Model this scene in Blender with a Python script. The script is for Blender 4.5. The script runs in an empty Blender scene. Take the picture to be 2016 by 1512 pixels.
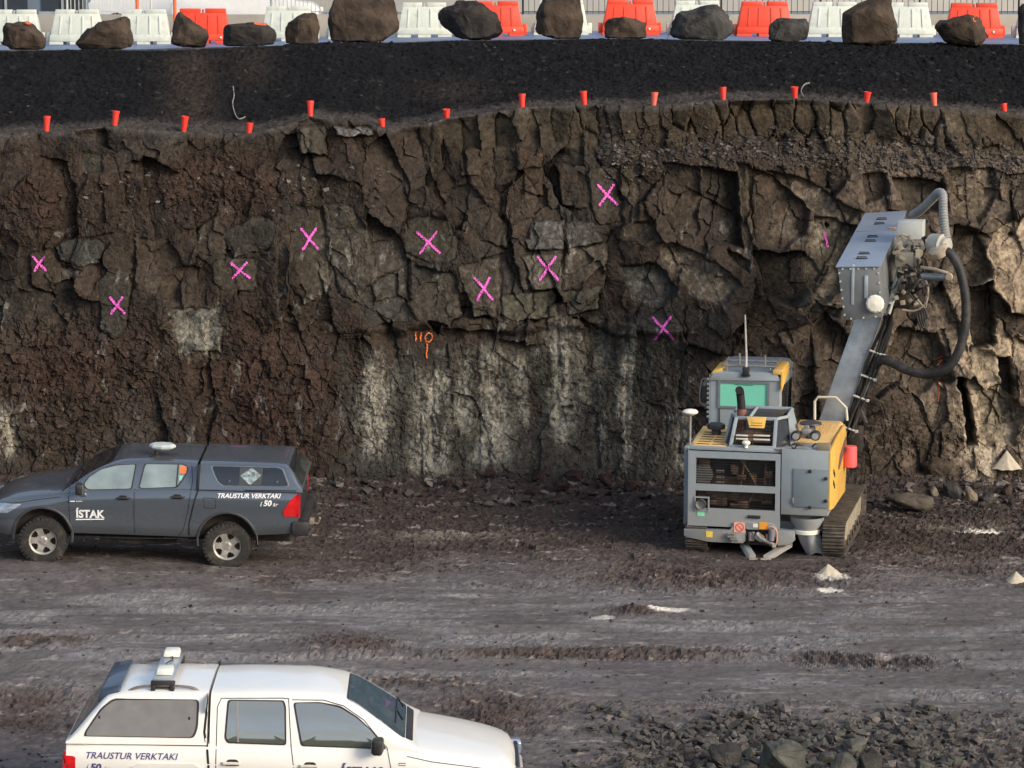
import bpy, bmesh, math, random
import numpy as np
from mathutils import Vector, Matrix
from mathutils.bvhtree import BVHTree
C = bpy.context.scene.collection
random.seed(7)
# ------------------------------------------------------------ camera, sky, sun, exposure
F = 5300.0; PT = math.atan(792 / F); CP, SP = math.cos(PT), math.sin(PT); H = 9.8
cam = bpy.data.cameras.new("Camera"); camo = bpy.data.objects.new("Camera", cam); C.objects.link(camo)
camo.location = (0, 0, H); camo.rotation_euler = (math.pi / 2 - PT, 0, 0)
cam.sensor_width = 36; cam.lens = 36 * F / 2016; cam.clip_start = 0.5; cam.clip_end = 2000
bpy.context.scene.camera = camo
SUN = Vector((0.72, -0.60, 0.42)).normalized()
world = bpy.data.worlds.new("World"); bpy.context.scene.world = world; world.use_nodes = True
wn = world.node_tree.nodes; wl = world.node_tree.links
sky = wn.new('ShaderNodeTexSky'); sky.sky_type = 'NISHITA'; sky.sun_disc = False
sky.sun_elevation = math.asin(SUN.z); sky.sun_rotation = math.atan2(SUN.x, SUN.y)
sky.dust_density = 3.0; sky.air_density = 1.0; sky.ozone_density = 1.0
wtc = wn.new('ShaderNodeTexCoord'); wmp = wn.new('ShaderNodeMapping'); wmp.inputs['Scale'].default_value = (1.2, 1.2, 6.5); wl.new(wtc.outputs['Generated'], wmp.inputs[0])
wnz = wn.new('ShaderNodeTexNoise'); wnz.inputs['Scale'].default_value = 2.2; wnz.inputs['Detail'].default_value = 7; wl.new(wmp.outputs[0], wnz.inputs['Vector'])
wmr = wn.new('ShaderNodeMapRange'); wmr.inputs[1].default_value = .42; wmr.inputs[2].default_value = .62; wmr.inputs[3].default_value = 0; wmr.inputs[4].default_value = .65; wl.new(wnz.outputs[0], wmr.inputs[0])
wmx = wn.new('ShaderNodeMix'); wmx.data_type = 'RGBA'; wl.new(wmr.outputs[0], wmx.inputs[0]); wl.new(sky.outputs[0], wmx.inputs[6]); wmx.inputs[7].default_value = (3.3, 3.45, 3.7, 1)   # thin streaky cloud
wl.new(wmx.outputs[2], wn['Background'].inputs[0]); wn['Background'].inputs[1].default_value = 0.15
sl = bpy.data.lights.new("Sun", 'SUN'); sl.energy = 1.5; sl.angle = math.radians(22); sl.color = (1.0, 0.92, 0.81)
so = bpy.data.objects.new("Sun", sl); C.objects.link(so); so.rotation_euler = SUN.to_track_quat('Z', 'Y').to_euler()
so.location = (30, -30, 40)
vs = bpy.context.scene.view_settings
vs.view_transform = 'Standard'; vs.look = 'None'; vs.gamma = 1; vs.use_curve_mapping = False; vs.exposure = 0.68

# ------------------------------------------------------------ measuring helpers (a ray through a point of the photo meets a real plane)
def ray(px, py):
    u = (px - 1008) / F; v = (756 - py) / F
    return Vector((u, CP + v * SP, -SP + v * CP))
def onZ(px, py, z=0.0):
    d = ray(px, py); return Vector((0, 0, H)) + d * ((z - H) / d.z)
def onY(px, py, Y):
    d = ray(px, py); return Vector((0, 0, H)) + d * (Y / d.y)
def projpx(x, y, z):
    z = z - H; f = y * CP - z * SP
    return 1008 + F * x / f, 756 - F * (y * SP + z * CP) / f

# ------------------------------------------------------------ objects and materials
def link(name, me, mats=None, parent=None, loc=None):
    o = bpy.data.objects.new(name, me); C.objects.link(o)
    if mats is not None and me is not None:
        for m in (mats if isinstance(mats, (list, tuple)) else [mats]): me.materials.append(m)
    if parent is not None: o.parent = parent
    if loc is not None: o.location = loc
    return o
def tag(o, label=None, cat=None, group=None, kind=None):
    if label: o['label'] = label
    if cat: o['category'] = cat
    if group: o['group'] = group
    if kind: o['kind'] = kind
    return o
def empty(name, loc, rz=0.0):
    o = bpy.data.objects.new(name, None); C.objects.link(o); o.location = loc; o.rotation_euler = (0, 0, rz)
    o.empty_display_size = 0.2; return o
def copy_tree(o, parent=None):
    c = o.copy(); C.objects.link(c); c.parent = parent
    for ch in [x for x in bpy.data.objects if x.parent == o]: copy_tree(ch, c)
    return c
def srgb(r, g, b):
    f = lambda c: (c / 255 / 12.92) if c / 255 <= .04045 else ((c / 255 + .055) / 1.055) ** 2.4
    return (f(r), f(g), f(b))
def mat(name, col, rough=.6, metal=0.0, var=.12, vscale=6.0, dirt=0.0, dirtcol=(.06, .045, .035), dscale=3.0, bump=0.0, bscale=60, coat=0.0,
        ior=1.45, attr=None, spec=.5, zdirt=None, emit=None):
    m = bpy.data.materials.new(name); m.use_nodes = True
    n = m.node_tree.nodes; l = m.node_tree.links; b = n['Principled BSDF']
    b.inputs['Roughness'].default_value = rough; b.inputs['Metallic'].default_value = metal
    b.inputs['Coat Weight'].default_value = coat; b.inputs['Coat Roughness'].default_value = .06
    b.inputs['IOR'].default_value = ior; b.inputs['Specular IOR Level'].default_value = spec
    tc = n.new('ShaderNodeTexCoord'); co = tc.outputs['Object']
    nz = n.new('ShaderNodeTexNoise'); nz.inputs['Scale'].default_value = vscale; nz.inputs['Detail'].default_value = 6; l.new(co, nz.inputs['Vector'])
    mr = n.new('ShaderNodeMapRange'); mr.inputs[1].default_value = .3; mr.inputs[2].default_value = .7
    mr.inputs[3].default_value = 1 - var; mr.inputs[4].default_value = 1 + var; l.new(nz.outputs[0], mr.inputs[0])
    mx = n.new('ShaderNodeMix'); mx.data_type = 'RGBA'; mx.blend_type = 'MULTIPLY'; mx.inputs[0].default_value = 1
    if attr:
        a = n.new('ShaderNodeVertexColor'); a.layer_name = attr; l.new(a.outputs[0], mx.inputs[6])
    else: mx.inputs[6].default_value = (*col, 1)
    l.new(mr.outputs[0], mx.inputs[7]); out = mx.outputs[2]
    if dirt > 0 or zdirt:
        n2 = n.new('ShaderNodeTexNoise'); n2.inputs['Scale'].default_value = dscale; n2.inputs['Detail'].default_value = 9; n2.inputs['Roughness'].default_value = .65; l.new(co, n2.inputs['Vector'])
        m2 = n.new('ShaderNodeMapRange'); m2.inputs[1].default_value = .5; m2.inputs[2].default_value = .75; m2.inputs[3].default_value = 0; m2.inputs[4].default_value = dirt
        l.new(n2.outputs[0], m2.inputs[0]); fac = m2.outputs[0]
        if zdirt:   # splashed mud thins out with height above the ground (object z), broken up by noise
            sx = n.new('ShaderNodeSeparateXYZ'); l.new(co, sx.inputs[0])
            z1 = n.new('ShaderNodeMapRange'); z1.inputs[1].default_value = zdirt[0]; z1.inputs[2].default_value = zdirt[1]; z1.inputs[3].default_value = zdirt[2]; z1.inputs[4].default_value = 0
            l.new(sx.outputs[2], z1.inputs[0])
            mm = n.new('ShaderNodeMath'); mm.operation = 'MULTIPLY'; l.new(z1.outputs[0], mm.inputs[0])
            m3 = n.new('ShaderNodeMapRange'); m3.inputs[1].default_value = .3; m3.inputs[2].default_value = .65; l.new(n2.outputs[0], m3.inputs[0]); l.new(m3.outputs[0], mm.inputs[1])
            ad = n.new('ShaderNodeMath'); ad.operation = 'MAXIMUM'; l.new(mm.outputs[0], ad.inputs[0]); l.new(fac, ad.inputs[1]); fac = ad.outputs[0]
        mz = n.new('ShaderNodeMix'); mz.data_type = 'RGBA'; l.new(fac, mz.inputs[0]); l.new(out, mz.inputs[6]); mz.inputs[7].default_value = (*dirtcol, 1); out = mz.outputs[2]
        rr = n.new('ShaderNodeMapRange'); rr.inputs[3].default_value = rough; rr.inputs[4].default_value = .9; l.new(fac, rr.inputs[0]); l.new(rr.outputs[0], b.inputs['Roughness'])
    l.new(out, b.inputs['Base Color'])
    if bump:
        n3 = n.new('ShaderNodeTexNoise'); n3.inputs['Scale'].default_value = bscale; n3.inputs['Detail'].default_value = 8; n3.inputs['Roughness'].default_value = .7; l.new(co, n3.inputs['Vector'])
        bp = n.new('ShaderNodeBump'); bp.inputs['Strength'].default_value = 1; bp.inputs['Distance'].default_value = bump; l.new(n3.outputs[0], bp.inputs['Height']); l.new(bp.outputs[0], b.inputs['Normal'])
    return m

# ------------------------------------------------------------ numpy noise
def _h(ix, iy, s):
    n = (ix.astype(np.int64) * 374761393 + iy.astype(np.int64) * 668265263 + s * 982451653) & 0xffffffff
    n = ((n ^ (n >> 13)) * 1274126177) & 0xffffffff
    n = ((n ^ (n >> 15)) * 2246822519) & 0xffffffff
    return ((n ^ (n >> 16)) & 0xffffff) / float(0xffffff)
def pn(x, y, s=0):
    ix = np.floor(x); iy = np.floor(y); fx = x - ix; fy = y - iy
    u = fx * fx * fx * (fx * (fx * 6 - 15) + 10); v = fy * fy * fy * (fy * (fy * 6 - 15) + 10)
    a = _h(ix, iy, s); b = _h(ix + 1, iy, s); c = _h(ix, iy + 1, s); d = _h(ix + 1, iy + 1, s)
    return (a + (b - a) * u + (c - a) * v + (a - b - c + d) * u * v) * 2 - 1
def fbm(x, y, o=5, s=0, g=.5):
    t = 0; a = 1; n = 0
    for i in range(o):
        t = t + a * pn(x * 2 ** i + 13.7 * i, y * 2 ** i - 7.3 * i, s + i); n += a; a *= g
    return t / n
def vor(x, y, s=0, jit=.9):
    """cell point (cx, cy), its random numbers r1..r4, distance to the nearest border"""
    ix = np.floor(x); iy = np.floor(y)
    d1 = np.full(x.shape, 1e9); cx = np.zeros_like(x); cy = np.zeros_like(x); gi = np.zeros_like(x); gj = np.zeros_like(x)
    for i in (-1, 0, 1):
        for j in (-1, 0, 1):
            a = ix + i; b = iy + j
            qx = a + .5 + jit * (_h(a, b, s) - .5); qy = b + .5 + jit * (_h(a, b, s + 1) - .5)
            d = (qx - x) ** 2 + (qy - y) ** 2; m = d < d1
            d1 = np.where(m, d, d1); cx = np.where(m, qx, cx); cy = np.where(m, qy, cy); gi = np.where(m, a, gi); gj = np.where(m, b, gj)
    bd = np.full(x.shape, 9.)
    for i in (-2, -1, 0, 1, 2):
        for j in (-2, -1, 0, 1, 2):
            a = gi + i; b = gj + j
            qx = a + .5 + jit * (_h(a, b, s) - .5); qy = b + .5 + jit * (_h(a, b, s + 1) - .5)
            ex = qx - cx; ey = qy - cy; L = np.sqrt(ex * ex + ey * ey)
            dd = np.where(L > 1e-6, ((qx + cx) / 2 - x) * ex / np.maximum(L, 1e-6) + ((qy + cy) / 2 - y) * ey / np.maximum(L, 1e-6), 9.)
            bd = np.minimum(bd, dd)
    return cx, cy, _h(gi, gj, s + 2), _h(gi, gj, s + 3), _h(gi, gj, s + 4), _h(gi, gj, s + 5), bd
def sst(a, b, x):
    t = np.clip((x - a) / (b - a), 0, 1); return t * t * (3 - 2 * t)
def sdpoly(px, py, poly):
    """signed distance to a polygon, positive inside (same units as the points)"""
    P = np.array(poly, float); n = len(P); d = np.full(px.shape, 1e9); ins = np.zeros(px.shape, bool)
    for i in range(n):
        ax, ay = P[i]; bx, by = P[(i + 1) % n]
        ex, ey = bx - ax, by - ay; wx, wy = px - ax, py - ay
        t = np.clip((wx * ex + wy * ey) / (ex * ex + ey * ey), 0, 1)
        d = np.minimum(d, (wx - t * ex) ** 2 + (wy - t * ey) ** 2)
        c = ((ay <= py) & (by > py)) | ((by <= py) & (ay > py))
        xx = ax + (py - ay) / np.where(abs(by - ay) < 1e-9, 1e-9, by - ay) * (bx - ax)
        ins ^= c & (px < xx)
    d = np.sqrt(d); return np.where(ins, d, -d)
def gridmesh(name, X, Y, Z, col=None, smooth=False, extra=None):
    nr, nc = X.shape; me = bpy.data.meshes.new(name)
    v = np.stack([X, Y, Z], -1).reshape(-1, 3).astype(np.float32)
    i = np.arange(nr * nc).reshape(nr, nc)
    q = np.stack([i[:-1, :-1], i[:-1, 1:], i[1:, 1:], i[1:, :-1]], -1).reshape(-1, 4)
    me.vertices.add(len(v)); me.vertices.foreach_set('co', v.ravel())
    me.loops.add(q.size); me.loops.foreach_set('vertex_index', q.ravel().astype(np.int32))
    me.polygons.add(len(q)); me.polygons.foreach_set('loop_start', np.arange(0, q.size, 4, dtype=np.int32))
    me.update(calc_edges=True)
    me.polygons.foreach_set('use_smooth', np.full(len(q), smooth))
    def at(nm, c):
        a = me.color_attributes.new(nm, 'FLOAT_COLOR', 'POINT')
        c4 = np.concatenate([c.reshape(-1, 3), np.ones((nr * nc, 1))], 1).astype(np.float32); a.data.foreach_set('color', c4.ravel())
    if col is not None: at('Col', col)
    if extra is not None: at('Ext', extra)
    return me



# ------------------------------------------------------------ THE ROCK FACE
TOP = np.array([(-700, 268), (0, 262), (120, 258), (225, 247), (330, 258), (420, 262), (490, 262), (560, 247), (610, 228), (660, 236), (720, 239), (760, 252), (830, 246), (880, 233), (960, 222),
       (1030, 211), (1150, 206), (1290, 208), (1420, 197), (1560, 193), (1700, 201), (1840, 208), (1980, 219), (2016, 222), (2700, 235)], float)
ex = np.concatenate([np.arange(-24, -10.8, .09), np.arange(-10.8, 10.8, .0175), np.arange(10.8, 24, .09)])
NR = 430
YT = 53.6
tpx, tpy = TOP[:, 0], TOP[:, 1]
tops = np.array([onY(a, b, YT) for a, b in TOP])
ztopx = np.interp(ex, tops[:, 0], tops[:, 2])
T = np.linspace(0, 1, NR)[:, None]
X0 = np.repeat(ex[None, :], NR, 0); Z0 = T * (ztopx[None, :] + .35) - .35
Y0 = 52.0 + 1.6 * np.clip(Z0 / ztopx[None, :], 0, 1)
PX, PY = projpx(X0, Y0, Z0)
A = 1.0 / 100   # a photo pixel is about a centimetre here
wx = X0 + .16 * fbm(X0 * .7, Z0 * .7, 2, 11) + .02 * fbm(X0 * 5, Z0 * 5, 2, 12) + .14 * Z0; wz = Z0 + .14 * fbm(X0 * .7 + 40, Z0 * .7, 2, 21) + .02 * fbm(X0 * 5, Z0 * 5, 2, 22)
wfx = X0 + .03 * fbm(X0 * 4, Z0 * 4, 3, 31); wfz = Z0 + .03 * fbm(X0 * 4 + 9, Z0 * 4, 3, 35)
# regions
m_left = sst(420, 250, PX + 60 * fbm(X0 * .5, Z0 * .5, 3, 3))
m_lowleft = sst(720, 640, PX + 60 * fbm(X0 * .7, Z0 * .7, 3, 5)) * sst(620, 700, PY + 50 * fbm(X0 * .6, Z0 * .6, 3, 6))
m_mid = sst(640, 700, PX) * sst(1400, 1320, PX)
m_low = sst(640, 720, PY + 40 * fbm(X0 * .8, Z0 * .3, 3, 8)) * m_mid
topline = np.interp(PX, tpx, tpy)
below = PY - topline
m_band = sst(820, 880, PX) * sst(95, 70, below + 22 * fbm(X0 * 1.5, Z0 * 0, 2, 9)) * (1 - .75 * np.exp(-((PX - 1230) / 60) ** 2))
m_debris = np.exp(-((below - 108) / 30) ** 2) * sst(1180, 1330, PX)
m_red = np.clip(.9 * np.exp(-((PX - 520) / 150) ** 2 - ((PY - 800) / 190) ** 2) + .8 * np.exp(-((PX - 430) / 160) ** 2 - ((PY - 370) / 60) ** 2) + .8 * np.exp(-((PX - 130) / 160) ** 2 - ((PY - 720) / 80) ** 2)
        + .6 * np.exp(-((PX - 60) / 120) ** 2 - ((PY - 400) / 90) ** 2), 0, 1)
m_rub = np.clip(m_red + .7 * m_left * sst(600, 680, PY) + m_debris + .5 * sst(1380, 1420, PX) * sst(780, 860, PY), 0, 1)
D = .30 * fbm(X0 * .35, Z0 * .5, 3, 41) + .06 * fbm(X0 * 1.2, Z0 * 1.2, 3, 45)
# big fractured blocks
def blocks(x, z, sx, sz, s, off, tilt, crack, cw, round_=0.0):
    cx, cy, r1, r2, r3, r4, bd = vor(x / sx, z / sz, s)
    crack = crack * sst(-.15, .35, fbm(x / sx * .6, z / sz * .6, 3, s + 50)); round_ = 0
    d = (r1 - .5) * 2 * off + ((r2 - .5) * 1.25 * (x / sx - cx) * sx + (r3 - .5) * .6 * (z / sz - cy) * sz) * 2 * tilt
    d = d - crack * np.exp(-(bd / cw) ** 2) - round_ * np.exp(-bd / .14)
    return d, r4, bd
sh = wz + .35 * wx
b1, c1, e1 = blocks(wx, wz, .80, 1.55, 100, .15, .55, .035, .02, .03)
m_flat = np.zeros(X0.shape)
for hx, hy, hr in ((77, 519, 32), (230, 601, 34), (472, 532, 36), (609, 470, 36), (843, 477, 42), (952, 568, 36), (1078, 528, 40), (1195, 383, 36), (1305, 646, 40), (835, 680, 46)):
    m_flat = np.maximum(m_flat, np.exp(-(((PX - hx) ** 2 + (PY - hy) ** 2) / hr ** 2) ** 2))
b2, c2, e2 = blocks(wx + .1, wz - .2 * wx, .40, .55, 200, .055, .65, .010, .03, .01); b2 = b2 * (1 - .8 * m_flat)
b3, c3, e3 = blocks(wfx, wfz, .19, .15, 300, .042, .8, .012, .07, .015); b3 = b3 * (1 - .8 * m_flat)
b4, c4, e4 = blocks(wfx, wfz, .085, .065, 400, .022, .9, .012, .1, .008); b4 = b4 * (1 - .7 * m_flat)
bc, cc, ec = blocks(X0 + .12 * fbm(X0, Z0, 2, 12) + .10 * Z0, Z0 + .5 * fbm(X0 * 1.2, X0 * 0, 2, 13), .33, .95, 500, .16, .5, .0, .055, .03)
bc = bc - .13 * np.exp(-(ec / .07) ** 2) * sst(.35, .7, c1 * .5 + cc * .5)
big = (1 - m_rub) * (1 - m_band) * (1 - .8 * m_low)
D = D + b1 * big + b2 * (.60 * big + .35 * m_rub + .12 * m_low) + b3 * (.14 * big + .65 * m_rub + .18 * m_low + .12 * m_band) + b4 * (.16 * big + .75 * m_rub + .5 * m_low + .1 * m_band)
D = D + bc * m_band
# ledge under the top columns on the right, weathered lip elsewhere
D = D + sst(70, 135, below + 18 * fbm(X0 * 1.1, Z0 * 1.1, 3, 61)) * .55 * sst(1150, 1330, PX)
D = D + sst(60, 110, below) * .15 * sst(1330, 1150, PX)
D = D + sst(640, 660, PY + 16 * fbm(X0 * 1.3, Z0 * 0, 3, 66)) * -.22 * m_mid
D = D + sst(870, 985, PY) * .5
# named blocks traced as shapes of their own: (points, how far out in metres, tilt in x, tilt in z, colour with facet light and recess shade painted in, bevel)
TAN = (.30, .235, .165); GRY = (.155, .15, .13); BRN = (.14, .105, .075); BRG = (.50, .42, .31); DRK = (.06, .05, .042); GRB = (.22, .20, .17); RED = (.12, .07, .055); CRU = (.20, .20, .165)
PB = [
 ([(107, 483), (120, 512), (156, 523), (200, 521), (209, 490), (196, 472), (145, 468)], .30, 0, .2, (.12, .125, .11), 8),
 ([(87, 541), (105, 528), (162, 530), (145, 545), (100, 560)], .12, .3, 0, GRB, 6),
 ([(60, 500), (100, 490), (125, 530), (100, 580), (62, 560)], .2, -.3, 0, BRN, 10),
 ([(415, 519), (436, 505), (506, 505), (509, 559), (495, 574), (462, 575), (429, 559)], .42, -.1, -.1, (.17, .14, .105), 12),
 ([(374, 468), (400, 440), (430, 425), (442, 454), (451, 503), (415, 521), (395, 505)], .34, .25, 0, (.155, .125, .095), 10),
 ([(438, 454), (498, 428), (546, 432), (542, 485), (462, 503), (448, 490)], .36, 0, .25, (.12, .11, .09), 10),
 ([(546, 420), (572, 425), (570, 572), (546, 576)], .34, .4, 0, (.15, .12, .09), 7),
 ([(573, 405), (630, 410), (648, 505), (651, 570), (600, 600), (573, 560)], .20, -.25, .1, (.145, .12, .09), 12),
 ([(634, 402), (690, 405), (720, 440), (735, 500), (748, 585), (715, 602), (668, 575), (650, 500)], .40, .35, .05, (.18, .155, .12), 12),
 ([(345, 606), (437, 604), (437, 690), (352, 690)], .30, .1, .1, CRU, 10),
 ([(200, 527), (262, 535), (250, 640), (228, 668), (196, 650)], .26, .3, 0, (.12, .11, .09), 10),
 ([(262, 470), (330, 470), (370, 520), (350, 590), (270, 570)], .10, -.4, .2, BRN, 12),
 ([(793, 444), (820, 428), (849, 421), (886, 430), (907, 468), (895, 509), (867, 523), (826, 509), (793, 491)], .38, .1, -.1, (.165, .145, .11), 14),
 ([(900, 525), (983, 502), (984, 583), (974, 622), (937, 622), (905, 546)], .42, -.3, .0, (.20, .17, .13), 9),
 ([(1020, 449), (1048, 433), (1108, 433), (1109, 490), (1043, 492)], .46, .0, .5, (.20, .19, .175), 9),
 ([(1113, 438), (1168, 433), (1184, 477), (1113, 487)], .46, .3, .4, (.19, .175, .15), 8),
 ([(1027, 502), (1107, 494), (1107, 569), (1048, 567)], .38, -.1, .1, (.22, .19, .15), 8),
 ([(1112, 492), (1197, 477), (1192, 520), (1155, 551), (1112, 570)], .40, .4, .1, (.20, .17, .13), 9),
 ([(807, 514), (850, 526), (895, 532), (912, 620), (881, 643), (835, 632), (803, 583)], .24, -.1, .1, (.17, .15, .12), 14),
 ([(912, 625), (980, 625), (984, 640), (990, 655), (900, 650), (870, 645)], .16, 0, .2, BRN, 7),
 ([(987, 583), (1094, 567), (1096, 622), (992, 636)], .18, 0, .1, (.19, .18, .13), 9),
 ([(1106, 571), (1182, 565), (1175, 611), (1117, 622)], .30, .2, .2, (.18, .165, .13), 9),
 ([(720, 560), (795, 520), (800, 590), (820, 630), (730, 640), (700, 600)], .10, .1, .3, (.15, .14, .12), 14),
 ([(914, 296), (969, 290), (972, 391), (928, 386)], .30, -.2, 0, (.16, .12, .085), 6),
 ([(974, 290), (1018, 291), (1020, 340), (976, 360)], .20, .4, 0, (.14, .11, .08), 6),
 ([(1024, 290), (1069, 301), (1069, 386), (1034, 377)], .34, -.2, 0, (.16, .11, .075), 6),
 ([(1094, 324), (1156, 329), (1156, 409), (1108, 409)], .24, .2, 0, (.14, .11, .085), 7),
 ([(1159, 333), (1222, 324), (1219, 435), (1182, 444), (1161, 403)], .32, -.3, 0, (.16, .13, .10), 7),
 ([(1224, 322), (1256, 324), (1256, 435), (1284, 435), (1291, 460), (1270, 468), (1224, 463)], .46, .3, 0, (.20, .16, .12), 6),
 ([(985, 385), (1030, 340), (1060, 380), (1040, 470), (1000, 480)], .16, .3, -.2, (.17, .13, .10), 8),
 ([(870, 380), (925, 360), (960, 400), (1000, 440), (1000, 490), (940, 470)], .10, .3, .2, (.12, .10, .08), 10),
 ([(1127, 625), (1155, 630), (1196, 662), (1173, 664)], -.5, 0, 0, DRK, 4),
 ([(1378, 323), (1446, 337), (1460, 487), (1381, 472)], -.02, -1.3, 0, (.10, .085, .07), 6),
 ([(1448, 318), (1472, 320), (1486, 490), (1462, 492)], .36, .5, 0, (.19, .155, .115), 5),
 ([(1300, 318), (1376, 323), (1370, 461), (1328, 461), (1296, 447)], .34, -.1, 0, (.15, .115, .085), 7),
 ([(1470, 323), (1524, 345), (1590, 409), (1581, 456), (1538, 487), (1484, 487), (1474, 418)], .26, -.1, .1, (.16, .12, .085), 9),
 ([(1505, 335), (1560, 340), (1640, 385), (1690, 415), (1650, 440), (1595, 412), (1530, 350)], .34, .0, .9, (.26, .215, .16), 10),
 ([(1300, 475), (1329, 473), (1400, 510), (1457, 551), (1414, 596), (1371, 577), (1300, 511)], .42, .1, .25, (.27, .225, .17), 12),
 ([(1220, 520), (1290, 512), (1330, 560), (1300, 600), (1240, 590)], .2, -.2, .3, (.17, .165, .15), 12),
 ([(1429, 488), (1471, 509), (1469, 534), (1438, 513)], .32, 0, .1, (.24, .195, .145), 6),
 ([(1480, 490), (1580, 490), (1620, 540), (1560, 600), (1500, 580)], -.05, .3, -.2, (.11, .09, .07), 14),
 ([(1600, 420), (1680, 440), (1660, 560), (1600, 600), (1580, 520)], .22, .1, -.1, (.24, .20, .145), 12),
 ([(1590, 590), (1650, 600), (1640, 615), (1560, 605)], .3, .1, .6, (.33, .30, .26), 6),
 ([(1690, 340), (1740, 335), (1745, 380), (1700, 400)], .2, .3, .1, (.16, .12, .09), 8),
 ([(1750, 345), (1850, 350), (1860, 410), (1780, 420)], .12, -.4, .2, (.15, .12, .09), 9),
 ([(1862, 328), (1952, 328), (1950, 394), (1919, 437), (1867, 418)], .34, -.15, .15, (.28, .225, .16), 9),
 ([(1870, 440), (1920, 445), (1945, 540), (1900, 560), (1860, 510)], .16, -.2, -.1, (.21, .17, .12), 12),
 ([(1972, 340), (2050, 330), (2060, 400), (1985, 410)], .26, .2, .1, (.17, .15, .12), 10),
 ([(1935, 494), (1950, 451), (2016, 418), (2080, 430), (2090, 600), (2016, 611), (1984, 609), (1957, 561), (1950, 523)], .52, -.15, .1, (.46, .36, .25), 12),
 ([(1948, 560), (1985, 610), (2050, 620), (2050, 650), (1975, 650), (1945, 600)], .1, .2, -.2, (.16, .13, .10), 9),
 ([(1886, 709), (1900, 675), (1967, 697), (1983, 728), (1952, 744), (1919, 739)], .46, .2, .3, (.48, .39, .28), 8),
 ([(1980, 660), (2050, 640), (2060, 720), (1995, 730)], .34, .1, .1, (.34, .28, .20), 9),
 ([(1900, 560), (1948, 545), (1955, 670), (1905, 690)], -.35, 0, 0, (.10, .08, .062), 9),
 ([(1960, 700), (1985, 700), (1990, 830), (1968, 830)], -.3, 0, 0, (.09, .08, .065), 7),
 ([(1876, 735), (1892, 735), (1916, 868), (1900, 872)], -.4, 0, 0, (.07, .06, .05), 5),
 ([(1760, 640), (1840, 650), (1870, 740), (1800, 770), (1740, 700)], .1, .2, .1, (.20, .16, .115), 14),
 ([(1920, 760), (1960, 750), (2010, 800), (1990, 870), (1930, 860)], .22, -.2, .2, (.33, .28, .20), 12),
 ([(0, 300), (40, 295), (60, 340), (20, 380), (-60, 370)], .2, .1, .2, (.12, .09, .07), 9),
 ([(165, 300), (200, 300), (205, 335), (165, 335)], .14, 0, .2, (.13, .125, .10), 6),
 ([(218, 305), (240, 290), (265, 305), (262, 340), (222, 340)], .22, .2, .1, (.15, .125, .10), 6),
 ([(583, 250), (640, 248), (645, 300), (590, 305)], .3, .1, .1, (.16, .14, .11), 7),
 ([(660, 248), (725, 252), (740, 262), (700, 272), (665, 268)], .4, 0, .7, (.27, .26, .25), 5),
]
poly_col = np.zeros(X0.shape + (3,)); poly_w = np.zeros(X0.shape)
jx = PX + 3.5 * fbm(X0 * 4, Z0 * 4, 3, 71); jy = PY + 3.5 * fbm(X0 * 4 + 50, Z0 * 4, 3, 75)
for poly, off, tx, tz, colr, bev in PB:
    P = np.array(poly, float); mx0, my0 = P.min(0) - 20; mx1, my1 = P.max(0) + 20; off = off * .55; tx = tx * .75; tz = tz * .75
    sel = (jx > mx0) & (jx < mx1) & (jy > my0) & (jy < my1)
    if not sel.any(): continue
    d = sdpoly(jx[sel], jy[sel], poly); cxp, cyp = P.mean(0)
    k = sst(-1.5, 2.0 + bev * .15, d); inner = off + (jx[sel] - cxp) * A * tx * .5 - (jy[sel] - cyp) * A * -tz * .5 - .035 * np.exp(-np.maximum(d, 0) / (bev * .3))
    inner = inner + .30 * b2[sel] + .10 * b3[sel]
    D[sel] = D[sel] * (1 - .75 * k) + k * inner - (.03 * np.exp(-(np.minimum(d, 0) / 3.0) ** 2) * (d < 0))
    kk = sst(-1, 2, d); poly_col[sel] = poly_col[sel] * (1 - kk[:, None]) + np.array(colr) * kk[:, None]; poly_w[sel] = np.maximum(poly_w[sel] * (1 - kk), kk)
# half-barrels left by drilled holes down the lower middle face
for hx, y0, y1 in ((985, 470, 690), (1107, 400, 560), (1232, 560, 900), (1098, 640, 850), (940, 650, 920), (850, 720, 940), (1335, 640, 900), (610, 250, 330), (1300, 330, 420)):
    D -= .055 * np.exp(-((PX - hx - .01 * (PY - y0)) / 4.0) ** 2) * sst(y0 - 10, y0 + 10, PY) * sst(y1 + 10, y1 - 10, PY)
# bored holes already drilled into the face
for hx, hy in ((1985, 459), (1624, 441)):
    D -= .30 * np.exp(-(((PX - hx) ** 2 + (PY - hy) ** 2) / 16.0) ** 2)
D += (1 - .6 * m_flat) * (.006 + .014 * np.clip(m_rub + m_low, 0, 1)) * fbm(X0 * 9, Z0 * 9, 4, 81, .6) + .010 * fbm(X0 * 28, Z0 * 28, 2, 87)
D += .22 * np.exp(-((PX - 1305) / 50) ** 2 - ((PY - 660) / 40) ** 2)
D += .03 * m_low * fbm(X0 * 9, Z0 * 1.2, 3, 91)
D = D * .80
D = D * np.clip((ztopx[None, :] - Z0) / .12, 0.25, 1)
Xc = X0 + .05 * fbm(X0 * 6, Z0 * 6, 3, 95); Yc = Y0 - D
Zc = Z0 + .04 * fbm(X0 * 6 + 70, Z0 * 6, 3, 97) * np.clip((ztopx[None, :] - Z0) / .2, 0, 1)
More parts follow.
